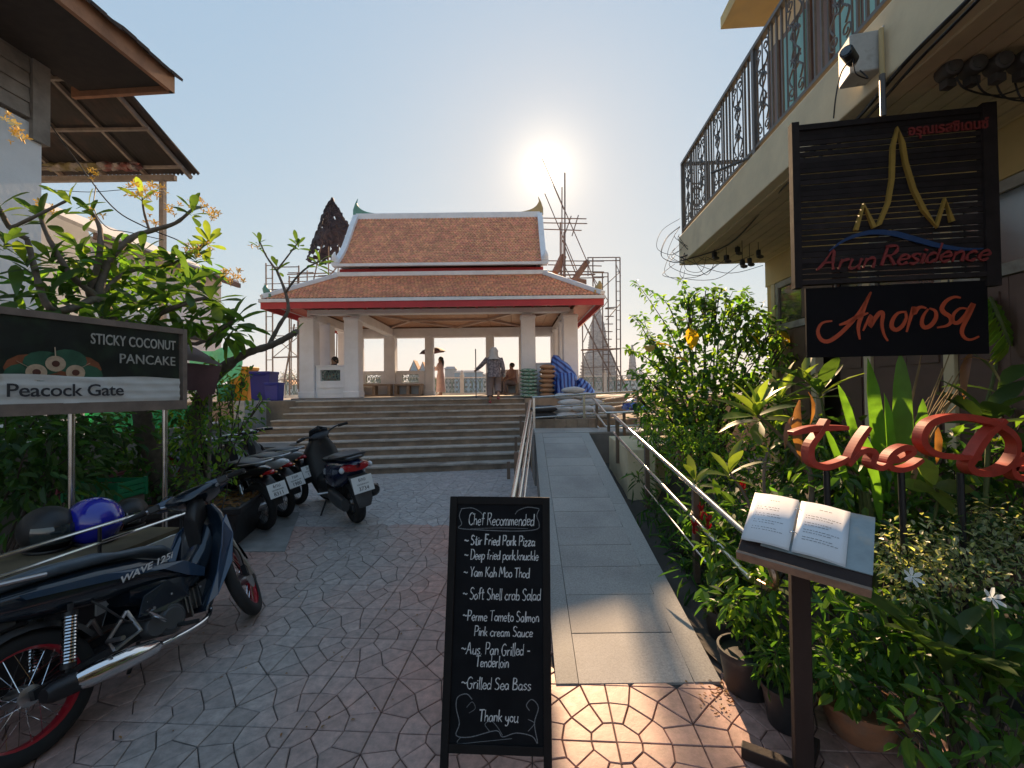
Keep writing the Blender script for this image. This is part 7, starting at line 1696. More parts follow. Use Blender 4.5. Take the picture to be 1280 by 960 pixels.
# banana like plant: tall upright blades, dry hanging stalks
BAN = [leaf_mesh('banana_leaf', LF_BAN, .85, .15, ((0, .2), (.1, .55), (.3, .9), (.55, 1), (.8, .8), (.93, .4), (1, .02)), .08, .18, 90 + i) for i in range(3)]
t = thing('banana_plant', 'tall plant with long upright backlit green blades below the black sign', 'plant', (2.2, 2.8, .1)); rnd = random.Random(91)
for px0, py0, px1, py1, y, tw in ((1100, 640, 1097, 446, 2.9, .1), (1125, 640, 1133, 440, 2.85, -.3), (1110, 620, 1120, 492, 2.75, .2), (1085, 640, 1062, 480, 3.0, .4), (1140, 640, 1160, 500, 2.95, -.4), (1070, 650, 1040, 525, 3.0, .5), (1100, 660, 1090, 540, 2.7, 0)):
    a, b_ = at(px0, py0, y), at(px1, py1, y - .15); d = b_ - a; piece('leaf', BAN[rnd.randint(0, 2)], a, t, rot_to(d, up=(0 + tw, -1, .2)), (d.length / .85, d.length / .85 * .62, 1))
for k in range(5): p = V((2.2 + rnd.uniform(-.12, .12), 2.85 + rnd.uniform(-.08, .08), .02)); MB().tube([p, p + V((rnd.uniform(-.05, .05), 0, .5)), p + V((rnd.uniform(-.08, .08), 0, .9))], [.035, .025, .012], n=7).build('stalk', STEM, t, smooth=60)
t = thing('dry_stalks', 'leaning dry brown stalks and withered leaves beside the green blades', 'plant', (2.5, 2.8, .1)); mb = MB()
for k in range(14):
    x0 = 1125 + rnd.uniform(-12, 14); x1 = 1175 + rnd.uniform(-25, 40); P_ = smooth_path([at(x0, 620 + rnd.uniform(-10, 10), 2.85), at((x0 + x1) / 2 - 6, 540, 2.88), at(x1, 440 + rnd.uniform(-4, 60), 2.9)], 5); mb.tube(P_, [.008 - .005 * i / (len(P_) - 1) for i in range(len(P_))], n=5)
tag(mb.build('stalks', mat('dry_straw', (.30, .21, .10), rough=.9, var=.3), t), kind='stuff')
DRY = [leaf_mesh('dry_leaf', LF_BROWN, .3, .05, OUTP, .6, .5, 95 + i) for i in range(2)]
for px, py, px1, py1 in ((1200, 450, 1225, 440), (1215, 440, 1195, 470), (1000, 500, 985, 560), (1010, 490, 1030, 520), (992, 520, 975, 540), (1160, 520, 1150, 560), (1170, 530, 1180, 570)):
    a, b_ = at(px, py, 2.9), at(px1, py1, 2.8); piece('leaf', DRY[rnd.randint(0, 1)], a, t, rot_to(b_ - a), max(.5, (b_ - a).length / .28))
# hanging palm leaf at the right edge, upper
t = thing('palm_frond', 'light green drooping frond against the brown doors at the right', 'plant', (3.0, 3.3, .3)); mb = MB(); P_ = smooth_path([V((3.15, 3.3, .3)), at(1240, 480, 3.3), at(1243, 400, 3.3), at(1238, 372, 3.3), at(1250, 400, 3.2), at(1262, 430, 3.2)], 6)
MB().tube(P_, .012, n=6).build('stem', STEM, t)
for i in range(12, len(P_)):
    for s_ in (-1, 1): addleaf(mb, P_[i], (s_ * .8, rnd.uniform(-.3, .1), -.9), (0, -1, .3), .20, .035)
tag(mb.build('leaflets', [LF_LIGHT], t), kind='stuff')
# undergrowth
shrub('variegated_shrub', 'low spreading shrub with tiny cream edged leaves right of the menu stand', 'shrub', (2.0, 2.1, 0),
      C4([(1120, 680, 2.3, .12), (1160, 680, 2.2, .14), (1200, 680, 2.2, .15), (1245, 690, 2.2, .15), (1275, 670, 2.2, .15), (1130, 720, 2.1, .13), (1175, 720, 2.05, .15), (1225, 725, 2.0, .14), (1110, 700, 2.2, .1), (1250, 650, 2.3, .12), (1150, 745, 2.0, .12), (1290, 710, 2.0, .15), (1215, 650, 2.4, .1)]),
      [LF_VAR, LF_VAR, LF_DEEP], .035, .016, 620, seed=45, stem_r=.008)
shrub('back_shrub', 'dark leafy mass behind the red letters and against the doors', 'shrub', (2.7, 3.2, .1),
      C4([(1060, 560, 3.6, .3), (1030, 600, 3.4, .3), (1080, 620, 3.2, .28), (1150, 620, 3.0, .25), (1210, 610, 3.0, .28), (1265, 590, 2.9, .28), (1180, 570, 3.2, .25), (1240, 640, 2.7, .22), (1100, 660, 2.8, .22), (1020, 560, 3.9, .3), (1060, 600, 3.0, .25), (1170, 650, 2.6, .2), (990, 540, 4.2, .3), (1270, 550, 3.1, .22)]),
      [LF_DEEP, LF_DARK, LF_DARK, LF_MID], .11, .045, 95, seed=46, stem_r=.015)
shrub('ground_cover', 'tangled low dark green ground cover at the bottom right', 'plants', (1.75, 1.7, 0),
      C4([(1060, 780, 2.0, .13), (1100, 800, 1.95, .13), (1140, 820, 1.9, .13), (1190, 820, 1.85, .13), (1240, 820, 1.8, .13), (1275, 850, 1.7, .13), (1130, 870, 1.75, .1), (1180, 890, 1.7, .1), (1240, 900, 1.65, .11), (1050, 840, 1.9, .1), (1110, 770, 2.1, .13), (1275, 780, 1.9, .14), (1215, 780, 1.95, .13), (1045, 740, 2.2, .13), (1075, 735, 2.2, .12), (1150, 930, 1.55, .07), (1220, 950, 1.5, .08), (1275, 930, 1.5, .09), (1160, 780, 2.0, .13),
          (1010, 800, 2.3, .12), (985, 780, 2.4, .12), (965, 800, 2.4, .1)]), [LF_DARK, LF_DARK, LF_MID, LF_MID], .085, .035, 160, seed=47, stem_r=.008)
# broad pale lilies with thick stalks and white flowers
LILY = [leaf_mesh('lily_leaf', leafmat('lily_leaf_green', (.075, .13, .04), .5, None, obr=.25, isl=0), .42, .10, OUTP, .35, .3, 100 + i) for i in range(3)]
WFL = flower_mesh('white_flower', mat('white_petal', (.75, .78, .78), rough=.5, var=.05, trans=.3, tcol=(.9, .95, 1)), .032, 6, .5)
def lily(lab, x, y, h, seed, n=7, sc_l=1.0, fl=()):
    t = thing('lily_plant', lab, 'plant', (x, y, .0), 'lilies at the lower right'); rnd = random.Random(seed)
    b0 = V((x, y, .0)); tp_ = V((x + rnd.uniform(-.04, .04), y, h))
    MB().tube(smooth_path([b0, b0.lerp(tp_, .5) + V((.015, 0, 0)), tp_], 4), [.022, .020, .018, .017, .016, .015, .015, .014, .013], n=8).build('stalk', STEM, t, smooth=60)
    for k in range(n):
        a = 2.4 * k + rnd.uniform(-.3, .3); e = rnd.uniform(.7, 1.6); d = V((math.cos(a), math.sin(a) * .8, e)); piece('leaf', rnd.choice(LILY), tp_ - V((0, 0, .012 * k)), t, rot_to(d, up=(-math.cos(a), -math.sin(a), .3)), rnd.uniform(.7, 1.05) * sc_l)
    for px, py, yy in fl:
        c = at(px, py, yy); MB().tube(smooth_path([tp_, (tp_ + c) / 2 + V((0, 0, .06)), c], 4), .004, n=5).build('flower_stem', STEM, t); piece('flower', WFL, c, t, Matrix.Rotation(R(58), 3, 'X') @ Matrix.Rotation(rnd.uniform(0, 1), 3, 'Z'), rnd.uniform(1.0, 1.3))
a = at(1190, 840, 1.80); lily('lily with pale broad leaves and white flowers, left one of the pair at lower right', a.x, 1.80, a.z + .08, 1, 8, .95, [(1140, 722, 1.8)])
a = at(1232, 850, 1.74); lily('lily with pale stalk nearest the right edge, a white flower beside it', a.x, 1.74, a.z + .06, 2, 8, .95, [(1240, 748, 1.62)])
a = at(1075, 800, 1.98); lily('smaller lily with upright leaves behind the terracotta pot', a.x, 1.98, a.z - .05, 3, 6, .62)
# pots
def pot(lab, x, y, h, r, m, group='plant pots beside the ramp foot', z0=0.0, soil=True):
    t = thing('plant_pot', lab, 'pot', (x, y, z0), group); MB().lathe([(0, .0), (r * .70, .0), (r * .74, .01), (r * .93, h * .86), (r * .99, h * .87), (r, h), (r * .92, h), (r * .90, h * .86), (0, h * .84)], 24, (x, y, z0), caps=False).build('pot', m, t, smooth=35)
    return t
TERR = mat('terracotta_pot', (.38, .16, .08), rough=.8, var=.2, sc=9, bump=.2, c2=(.28, .17, .12), c2t=(.5, .7), c2s=8); BPOT = mat('black_pot_plastic', (.025, .026, .028), rough=.5, var=.35, sc=9, c2=(.09, .08, .07), c2t=(.55, .75), c2s=9)
def podp(lab, px, pyb, w_px, h, m, plab, mats, ln, wd, ht, n, seed, droop=.1, sp=1.0):
    c = gnd(px, pyb); r = w_px / 2 / F * c.y; y = c.y + r * .8; x = c.x * y / c.y
    pot(lab, x, y, h, r, m)
    cl = [(x + random.Random(seed + k).uniform(-.7, .7) * r * sp, y + random.Random(seed + k + 9).uniform(-.5, .5) * r, h + ht * (k + .6) / 5, r * (.5 + .12 * sp)) for k in range(5)]
    shrub('potted_plant', plab, 'plant', (x, y, h * .84), cl, mats, ln, wd, n, seed=seed, stem_r=.006, droop=droop)
podp('weathered black pot farthest up the ramp foot, third from the menu stand', 910, 812, 62, .20, BPOT, 'bright leafy plant in the farthest black pot by the ramp', [LF_MID, LF_LIGHT, LF_DARK], .075, .03, .42, 330, 51)
podp('large scuffed black pot with a pale rim, middle of the row by the ramp', 935, 882, 72, .22, BPOT, 'mixed green plant in the large scuffed black pot', [LF_MID, LF_DARK, LF_LIGHT], .08, .03, .34, 330, 52)
podp('black pot directly left of the menu stand post', 985, 925, 62, .19, BPOT, 'narrow leaved plant in the black pot nearest the menu stand', [LF_DARK, LF_MID], .10, .016, .18, 420, 53)
podp('terracotta bowl right of the menu stand post', 1075, 945, 96, .15, TERR, 'sprouting green plant in the terracotta bowl', [LF_MID, LF_DARK], .10, .04, .30, 150, 54)
podp('dark round pot in shade at the lower right edge', 1265, 905, 80, .18, BPOT, 'dark leafy plant in the pot at the lower right edge', [LF_DARK, LF_DEEP], .09, .035, .3, 150, 55)
podp('black pot beside the ramp edge under the handrail', 880, 740, 40, .16, BPOT, 'small leafy plant in the pot under the handrail', [LF_DARK, LF_MID], .08, .03, .25, 300, 56)
# fallen leaves and grit by the pots
t = MB(); rnd = random.Random(77)
for _ in range(60):
    c = gnd(rnd.gauss(900, 14), rnd.gauss(868, 14)); addleaf(t, c + V((0, 0, .006)), (rnd.uniform(-1, 1), rnd.uniform(-1, 1), .1), (rnd.uniform(-.3, .3), rnd.uniform(-.3, .3), 1), rnd.uniform(.008, .03), .01)
for _ in range(50):
    c = gnd(rnd.uniform(150, 540), rnd.uniform(660, 930)); addleaf(t, c + V((0, 0, .005)), (rnd.uniform(-1, 1), rnd.uniform(-1, 1), .1), (rnd.uniform(-.3, .3), rnd.uniform(-.3, .3), 1), rnd.uniform(.008, .028), .01)
tag(t.build('fallen_leaves', LF_BROWN), 'scattered dry leaf crumbs by the pots and on the paving', 'debris', kind='stuff')
# ================================================================ sacks, tarpaulins
def sack_mesh(name, m, L_=.42, W_=.30, H_=.13, seed=0, ears=True):
    rnd = random.Random(seed); mb = MB(); n, k = 18, 8; vs = []; ph = [rnd.uniform(0, 6) for _ in range(4)]
    rings = []
    for i in range(k + 1):
        t = -1 + 2 * i / k; f = max(.10, (1 - abs(t) ** 3.2)) ** .55; rg = []
        for j in range(n):
            a = 2 * PI * j / n; ca, sa = math.cos(a), math.sin(a)
            y = W_ / 2 * math.copysign(abs(ca) ** .7, ca) * (.86 + .14 * f); z = H_ / 2 * math.copysign(abs(sa) ** .8, sa) * f
            y *= 1 + .05 * math.sin(3 * a + ph[0] + t * 3); z *= 1 + .10 * math.sin(2 * a + ph[1] + t * 4); rg.append(V((t * L_ / 2 * (1 + .03 * math.sin(a * 2 + ph[2])), y, z + H_ / 2)))
        rings.append(rg)
    mb.loft(rings); return mb.mesh(name, m, smooth=60)
def weave(name, c, c2=None): return mat(name, c, rough=.7, var=.15, sc=25, bump=.35, bsc=45, c2=c2, c2t=(.45, .55), c2s=30, obr=.12)
BRS = weave('brown_paper_sack', (.36, .21, .12)); WHS = weave('white_woven_sack', (.50, .50, .50)); GNS = weave('green_printed_sack', (.04, .20, .12), (.40, .46, .42)); BKS = weave('black_woven_sack', (.03, .03, .035))
def stack(lab_f, x, y, z0, n, m, L_, W_, H_, group, seed, yaw=0, cols=1):
    mes = [sack_mesh('sack', m, L_, W_, H_, seed + i) for i in range(3)]; rnd = random.Random(seed)
    for i in range(n):
        o = piece('sack', mes[i % 3], (x + rnd.uniform(-.012, .012), y + rnd.uniform(-.015, .015), z0 + i * H_ * .93), None, (0, 0, yaw + rnd.uniform(-.06, .06))); tag(o, lab_f(i, n), 'sack', group)
ordn = ['bottom', 'second from the bottom', 'third from the bottom', 'fourth from the bottom', 'fifth from the bottom', 'sixth from the bottom', 'seventh from the bottom', 'eighth from the bottom', 'ninth from the bottom']
stack(lambda i, n: 'brown paper sack, ' + (ordn[i] if i < n - 1 else 'topmost') + ' in the brown stack beside the column', .95, 11.83, HP, 7, BRS, .40, .36, .135, 'brown sacks stacked by the column', 1)
stack(lambda i, n: 'green and white sack, ' + (ordn[i] if i < n - 1 else 'topmost') + ' in the green stack at the column foot', .46, 11.80, HP, 8, GNS, .46, .36, .105, 'green sacks stacked by the column', 7)
WM = [sack_mesh('sand_bag', WHS, .46, .32, .14, 20 + i) for i in range(3)]
lx0 = lambda px, y: (px - 640) / F * y
rows = [(8.75, 1.02, [706, 733, 755]), (8.8, 1.145, [700, 728, 752]), (9.05, 1.27, [712, 738]), (9.15, 1.395, [706, 730]), (9.2, 1.52, [716])]
k = 0
lay = ['bottom layer', 'second layer', 'third layer', 'fourth layer', 'top']
pos = {3: ['left one', 'middle one', 'right one'], 2: ['left one', 'right one'], 1: ['single one']}
for r_i, (y, z, pxs) in enumerate(rows):
    for c_i, px in enumerate(pxs):
        o = piece('sand_bag', WM[k % 3], (lx0(px, y), y, z), None, (0, 0, random.Random(k).uniform(-.3, .3))); tag(o, 'white sand bag, %s of the %s of the pile behind the landing rail' % (pos[len(pxs)][c_i], lay[r_i]), 'sandbag', 'white sand bags piled on the ledge'); k += 1
BM = sack_mesh('sand_bag', BKS, .50, .32, .15, 30)
for z, lab in ((1.02, 'dark grey sand bag, lower of two left of the white bags'), (1.15, 'dark grey sand bag, upper of two left of the white bags')): tag(piece('sand_bag', BM, (lx0(679, 8.7), 8.68, z), None, (0, 0, .1)), lab, 'sandbag', 'dark sand bags on the ledge')
# tarpaulins: draped cloth with printed blue stripes
def tarp_mat(name, ang, sc_):
    m = mat(name, (.03, .09, .42), rough=.45, var=.15, sc=6, bump=.2, bsc=12); t = m.node_tree; N = t.nodes.new; L = t.links.new
    b = [n for n in t.nodes if n.type == 'BSDF_PRINCIPLED'][0]; geo = N('ShaderNodeNewGeometry'); mp = N('ShaderNodeMapping'); mp.inputs['Rotation'].default_value = (0, ang, 0); L(geo.outputs[0], mp.inputs[0])
    wv = N('ShaderNodeTexWave'); wv.inputs['Scale'].default_value = sc_; wv.inputs['Distortion'].default_value = 1.2; L(mp.outputs[0], wv.inputs[0])
    r = N('ShaderNodeValToRGB'); r.color_ramp.elements[0].color = (.015, .03, .20, 1); r.color_ramp.elements[0].position = .35; r.color_ramp.elements[1].color = (.10, .22, .62, 1); r.color_ramp.elements[1].position = .5
    L(wv.outputs[0], r.inputs[0]); L(r.outputs[0], b.inputs['Base Color']); return m
def tarp(lab, prof, y, dep, ang, seed, m):
    # prof: silhouette (px, py) polygon points left-bottom, up, over, right-bottom
    P_ = smooth_path([at(px, py, y) for px, py in prof], 3); rnd = random.Random(seed); n = len(P_); K = 9; vs = []; zb_ = min(p.z for p in P_); cx_ = sum(p.x for p in P_) / n
    for j in range(K):
        t = j / (K - 1); s_ = math.sin(PI * min(1, .12 + t * .88)) ** .6 if j else .0
        sc2 = [0.25, .72, .92, 1, 1, .98, .9, .7, .35][j]; yy = y - dep / 2 + dep * t
        for i, p in enumerate(P_):
            q = V((cx_ + (p.x - cx_) * (.75 + .25 * sc2), yy, zb_ + (p.z - zb_) * sc2)); w_ = .028 * math.sin(i * 1.9 + j * 1.3 + seed) + .014 * math.sin(i * 3.7 - j * 2.1); q += V((w_, w_ * 1.4, w_ * .5 if sc2 * (p.z - zb_) > .05 else 0)); vs.append(q)
    mb = MB().add(vs, [(j * n + i, j * n + i + 1, (j + 1) * n + i + 1, (j + 1) * n + i) for j in range(K - 1) for i in range(n - 1)])
    mb.add([vs[i] for i in range(n)], [tuple(range(n - 1, -1, -1))]); tag(mb.build('tarpaulin', m, None, smooth=75, fix=True), lab, 'tarpaulin', 'blue striped tarpaulins by the pavilion')
tarp('blue striped tarpaulin pulled up into a leaning peak beside the brown sacks', [(692, 492), (691, 470), (689, 452), (692, 444), (699, 447), (712, 458), (720, 470), (721, 492)], 12.0, .6, .6, 1, tarp_mat('striped_tarpaulin_a', .9, 2.6))
tarp('blue striped tarpaulin bundle hanging in upright folds below the peak', [(695, 497), (695, 480), (698, 468), (708, 466), (717, 468), (719, 482), (719, 497)], 11.65, .45, 0, 2, tarp_mat('striped_tarpaulin_b', 0, 3.2))
tarp('small blue striped tarpaulin heap right of the others, behind the sand bags', [(717, 494), (720, 480), (724, 473), (732, 476), (740, 485), (743, 494)], 11.75, .5, -.5, 3, tarp_mat('striped_tarpaulin_c', -.7, 3.0))
tarp('blue tarpaulin corner lying by the upper railing near the bush', [(780, 512), (781, 503), (788, 499), (797, 500), (803, 504), (806, 512)], 9.0, .5, .2, 4, tarp_mat('striped_tarpaulin_d', .4, 2.0))
# ================================================================ riverside balustrade
BW = mat('balustrade_white', (.62, .62, .60), rough=.7, var=.1)
bal = thing('balustrade', 'riverside balustrade with white posts and green iron lattice behind the pavilion', 'balustrade', (-1, 18.35, HP))
for k in range(13):
    x = -9.6 + k * 1.5
    m = MB(); m.box((x, 18.35, HP + .42), (.16, .16, .84)); m.lathe([(.10, .84), (.10, .87), (.05, .90), (.075, .95), (.05, 1.03), (.0, 1.10)], 10, (x, 18.35, HP), caps=False); m.build('post', BW, bal)
    if k == 12: break
    MB().beam((x + .09, 18.35, HP + .76), (x + 1.41, 18.35, HP + .76), .07, .05).build('rail', BW, bal); MB().box((x + .75, 18.35, HP + .06), (1.33, .10, .12)).build('kerb', BW, bal)
    m = MB(); n = 4
    for q in range(n):
        c = V((x + .09 + (q + .5) * 1.32 / n, 18.35, HP + .43)); m.tube([c + V((.15 * math.cos(a), 0, .29 * math.sin(a))) for a in [2 * PI * w_ / 12 for w_ in range(12)]], .014, n=4, closed=True)
        for s_ in (-1, 1): m.tube([c + V((-.16, 0, -.3 * s_)), c + V((.16, 0, .3 * s_))], .010, n=4)
        m.tube([c + V((-.165, 0, -.3)), c + V((-.165, 0, .3))], .010, n=4)
    m.build('iron_panel', LATT, bal)
# ================================================================ scaffolds
SCF = mat('rusty_scaffold_pipe', (.20, .165, .15), rough=.6, var=.35, sc=8, metal=.3); PLK = mat('scaffold_plank', (.22, .13, .09), rough=.85, var=.3, sc=5)
def pipes(name, lab, y, runs, planks=(), base=None):
    t = thing(name, lab, 'scaffold', base or (at(runs[0][0], 480, y).x, y, HP)); rnd = random.Random(int(runs[0][0]))
    for a, b_, c, d, r in runs:
        j = rnd.uniform(-.12, .12); r = r * .95 + .005; MB().tube([at(a, b_, y + j), at(c, d, y + j + rnd.uniform(-.1, .1))], r, n=6).build('pipe', SCF, t)
    for a, b_, c, d, w_ in planks: MB().beam(at(a, b_, y - .1), at(c, d, y + .1), .22, w_).build('plank', PLK, t)
    return t
FB = 494.5
rg = []
for px, top in ((333, 329), (341, 330), (362, 345), (374, 332)): rg.append((px, FB, px - .5, top, .026))
for py in (332, 348, 362, 378, 396, 414, 432, 450, 468, 484): rg.append((333, py, 341, py - .3, .014))
for py in (334, 362, 392, 420, 447, 475): rg.append((341, py, 374, py - .5, .018))
for a, b_, c, d in ((341, 362, 374, 392), (374, 362, 341, 392), (341, 420, 374, 447), (374, 420, 341, 447), (366, 355, 372, 345), (362, 460, 374, 482)): rg.append((a, b_, c, d, .012))
for py in (356, 370, 384, 398, 410): rg.append((362, py, 374, py - .2, .013))
rg += [(368, 405, 352, FB, .03), (340, 447, 372, 446, .03), (330, 355, 372, 354, .012)]
pipes('scaffold_tower', 'thin steel scaffold tower with ladders left of the pavilion', 18.2, rg)
rg = []
for px, top in ((364, 355), (372, 341), (384, 338)): rg.append((px, FB - 8, px, top, .02))
for py in (341, 352, 363, 372): rg.append((360, py, 392, py - .4, .016))
rg += [(359, 343, 420, 341, .02), (362, 347, 415, 345, .016)]
pipes('scaffold_tower', 'small scaffold frame just behind the left roof corner', 18.0, rg)
rg = []
for px, top in ((728, 400), (741, 322), (753, 341), (760, 341), (770, 322), (775, 322)): rg.append((px + 1, FB, px, top, .024))
for py in (322, 326): rg.append((734, py, 775, py - .3, .018))
for py in (341, 346): rg.append((741, py, 760, py, .016))
for py in (340, 352, 364, 376, 388, 400, 412, 424, 436): rg.append((770, py, 775, py - .2, .012))
for k in range(9): rg.append((756 - k * .4, 386 + k * 9.5, 768 - k * .8, 386 + k * 9.5, .018))
for a, b_, c, d in ((741, 346, 760, 376), (770, 330, 776, 345), (753, 360, 775, 340), (741, 400, 728, 430), (760, 376, 741, 400), (728, 440, 741, 470), (741, 440, 775, 436), (728, 442, 762, 437), (728, 460, 775, 458)): rg.append((a, b_, c, d, .014))
rg += [(742, 392, 785, FB - 4, .032), (728, 400, 764, 470, .028), (757, 385, 770, 384, .02), (758, 400, 775, 380, .016)]
pipes('scaffold_tower', 'tall steel scaffold tower with a ladder right of the pavilion', 18.2, rg, [(727, 437.5, 775, 436, .05)], base=(3.6, 18.2, HP))
rg = []
YB = 17.9
for a, b_, c, d, r in ((706.5, 470, 706, 216, .030), (702, 465, 702.5, 234, .022), (700, 470, 700.5, 278, .028), (704, 470, 705, 290, .03), (678, 199, 733, 325, .016), (681, 242, 722, 340, .016), (692, 232, 705, 262, .02), (714, 270, 705, 296, .02), (723, 269, 715, 295, .02),
                      (673, 272.5, 733, 273.5, .018), (677, 278.5, 734, 279.5, .018), (678, 286.5, 727, 288, .018), (733, 325, 750, 372, .018), (703, 300, 725, 355, .02), (702, 325, 716, 353, .018), (705, 325, 700, 345, .018), (735, 322, 735, 345, .02), (683, 326, 755, 326.5, .018), (685, 331, 752, 332.5, .018), (684, 339, 755, 340, .022),
                      (690, 344, 744, 343, .03), (700, 348, 755, 347, .018), (724, 352, 735, 385, .016)): rg.append((a, b_, c, d, r))
pipes('pole_structure', 'leaning poles lashed together above the right end of the roof', YB, rg, [(694, 341, 704, 320, .22), (717, 351, 734, 327, .20), (722, 352, 731, 353, .2)], base=(2.1, YB, HP))
# ragged black net over a pointed frame
NET = mat('black_safety_net', (.022, .020, .026), rough=.9, var=.4, sc=9, trans=.12, tcol=(.8, .8, 1))
t = thing('netted_spire', 'pointed frame wrapped in torn black netting behind the left end of the roof', 'spire', (at(412, 330, 18.1).x, 18.1, HP)); rnd = random.Random(14); mb = MB()
ap = at(415, 247, 18.1); L_ = [(404, 268), (397, 288), (389, 308), (383, 326)]; R_ = [(423, 260), (433, 276), (440, 290), (441, 322)]
rows_ = []; nr = 15
lp2 = smooth_path([at(415, 248, 18.1)] + [at(*p, 18.1) for p in L_], 9); rp2 = smooth_path([at(416, 248, 18.1)] + [at(*p, 18.1) for p in R_], 9); nr = len(lp2); NJ = 30
grid = []
for i in range(nr):
    a, b_ = lp2[i], rp2[i]; row = []
    for j in range(NJ + 1):
        s_ = j / NJ; p = a.lerp(b_, s_); dep = (b_ - a).length * .5 * math.sin(PI * s_); row.append(p + V((rnd.uniform(-.03, .03), -dep + rnd.uniform(-.06, .06), rnd.uniform(-.05, .05))))
    grid.append(row)
vs = [p for r in grid for p in r]; fs = []
for i in range(nr - 1):
    for j in range(NJ):
        u_, v_ = j / NJ, i / nr; nz = math.sin(u_ * 17 + v_ * 9) * math.sin(v_ * 15 - u_ * 6 + 1) + rnd.uniform(-.35, .35)
        nz = math.sin(u_ * 6 + v_ * 5) * math.sin(v_ * 9 - u_ * 4 + 1) + rnd.uniform(-.2, .2); hole = (v_ > .28 and .42 < u_ < .74 and nz > .25) or (v_ > .75 and u_ > .6 and nz > -.1) or (v_ > .93 and nz > 0)
        if not hole: fs.append((i * (NJ + 1) + j, i * (NJ + 1) + j + 1, (i + 1) * (NJ + 1) + j + 1, (i + 1) * (NJ + 1) + j))
mb.add(vs, fs); back = [V((p.x, 36.2 - p.y, p.z)) for p in vs]; mb.add(back, [f for f in fs if rnd.random() < .85 and (f[0] % (NJ + 1)) < NJ * .45]); mb.build('netting', NET, t)
for a, b_, c, d in ((415, 247, 392, 350), (416, 247, 441, 345), (410, 262, 412, 480), (424, 270, 420, 480), (398, 345, 440, 343), (395, 330, 436, 348), (436, 318, 405, 352)): MB().tube([at(a, b_, 18.1), at(c, d, 18.1)], .025, n=6).build('pipe', SCF, t)
# ================================================================ far bank
PRG = mat('pale_prang_stucco', (.34, .33, .33), rough=.85, var=.25, sc=.4, bump=.6, bsc=.8, c2=(.22, .22, .23), c2t=(.45, .7), c2s=.5)
def prang(lab, px, y, prof, seed, cat='tower'):
    t = thing('temple_tower', lab, cat, (at(px, 480, y).x, y, -1.2)); cx_ = at(px, 480, y).x; k = y / F; out = []
    for i, (py, hw) in enumerate(prof): out.append((hw * k, at(px, py, y).z + 1.2))
    pr = []
    for (r0, z0), (r1, z1) in zip(out[:-1], out[1:]):
        n = max(2, int((z1 - z0) / 2.2))
        for q in range(n): s_ = q / n; r = r0 + (r1 - r0) * s_; pr += [(r * 1.05, z0 + (z1 - z0) * s_), (r * 1.05, z0 + (z1 - z0) * (s_ + .45 / n)), (r * .95, z0 + (z1 - z0) * (s_ + .5 / n)), (r * .95, z0 + (z1 - z0) * (s_ + .98 / n))]
    pr.append(out[-1]); cut = int(len(pr) * .55)
    def red(pr_, nm):
        rings = []
        for r, z in pr_:
            rg = []
            for a in range(24): ang_ = 2 * PI * a / 24; q = max(abs(math.cos(ang_)), abs(math.sin(ang_))); f = (1 / q) ** .55 * (1.0 if a % 2 else .94); rg.append(V((cx_ + r * f * math.cos(ang_), y + r * f * math.sin(ang_), z - 1.2)))
            rings.append(rg)
        MB().loft(rings).build(nm, PRG, t, fix=True)
    red(pr[:cut], 'terraces'); red(pr[cut - 1:], 'spire')
prang('tall pale temple tower across the river seen through the right scaffold', 748, 380, [(488, 24), (470, 22), (458, 20.5), (450, 18.5), (443, 15), (438, 12), (425, 10.5), (415, 9.5), (405, 7.5), (395, 5), (385, 3), (372, .8)], 1)
prang('small pale temple tower across the river, right of the tall one', 791, 372, [(488, 9), (470, 6.5), (462, 4.5), (450, 3.6), (440, 2), (431, .4)], 2)
prang('small pale temple tower left of the tall one, low behind the roof corner', 706, 372, [(488, 9), (470, 6.5), (462, 4.5), (450, 3.6), (443, 2), (436, .4)], 3)
HS = [mat('far_wall_%s' % n, c, rough=.85, var=.15, sc=.3) for n, c in (('white', (.55, .55, .53)), ('blue', (.22, .34, .42)), ('grey', (.36, .36, .36)), ('ochre', (.42, .34, .24)))]
RFM = [mat('far_roof_%s' % n, c, rough=.8, var=.15) for n, c in (('orange', (.45, .20, .08)), ('grey', (.28, .28, .29)), ('green', (.12, .25, .2)))]
WND = mat('far_window', (.04, .05, .06), rough=.3)
def far_house(lab, px0, px1, pyt, y, hm, rm, gable=False, cat='building', nwin=3):
    a, b_ = at(px0, pyt, y), at(px1, pyt, y); x0, x1, h = a.x, b_.x, a.z; w_ = x1 - x0; cx_ = (x0 + x1) / 2
    t = thing('far_building', lab, cat, (cx_, y, -1.2), 'buildings across the river'); hw = h * (.62 if gable else .9)
    MB().box((cx_, y + 6, (hw - 1.2) / 2), (w_, 12, hw + 1.2)).build('wall', hm, t)
    m = MB()
    if gable: m.prism([(x0 - .6, y - 1, hw), (x1 + .6, y - 1, hw), (cx_, y - 1, h)], (0, 13.5, 0))
    else: m.prism([(x0 - .8, y - 1, hw + .02), (x1 + .8, y - 1, hw + .02), (x1 - w_ * .12, y + 3, h), (x0 + w_ * .12, y + 3, h)], (0, 9, 0))
    m.build('roof', rm, t, fix=True)
    if gable: MB().prism([(x0 + .8, y - 1.1, hw + .3), (x1 - .8, y - 1.1, hw + .3), (cx_, y - 1.1, h - .9)], (0, .08, 0)).build('gable_panel', HS[1], t, fix=True)
    rws = max(1, int(hw / 4))
    for r_ in range(rws):
        for k in range(nwin): MB().box((x0 + w_ * (k + .5) / nwin, y - .03, 1.2 + r_ * 3.6), (w_ / nwin * .45, .1, 1.7)).build('window', WND, t)
far_house('white gabled temple hall across the river with an orange roof, seen between rear columns', 511, 524, 450, 350, HS[0], RFM[0], True)
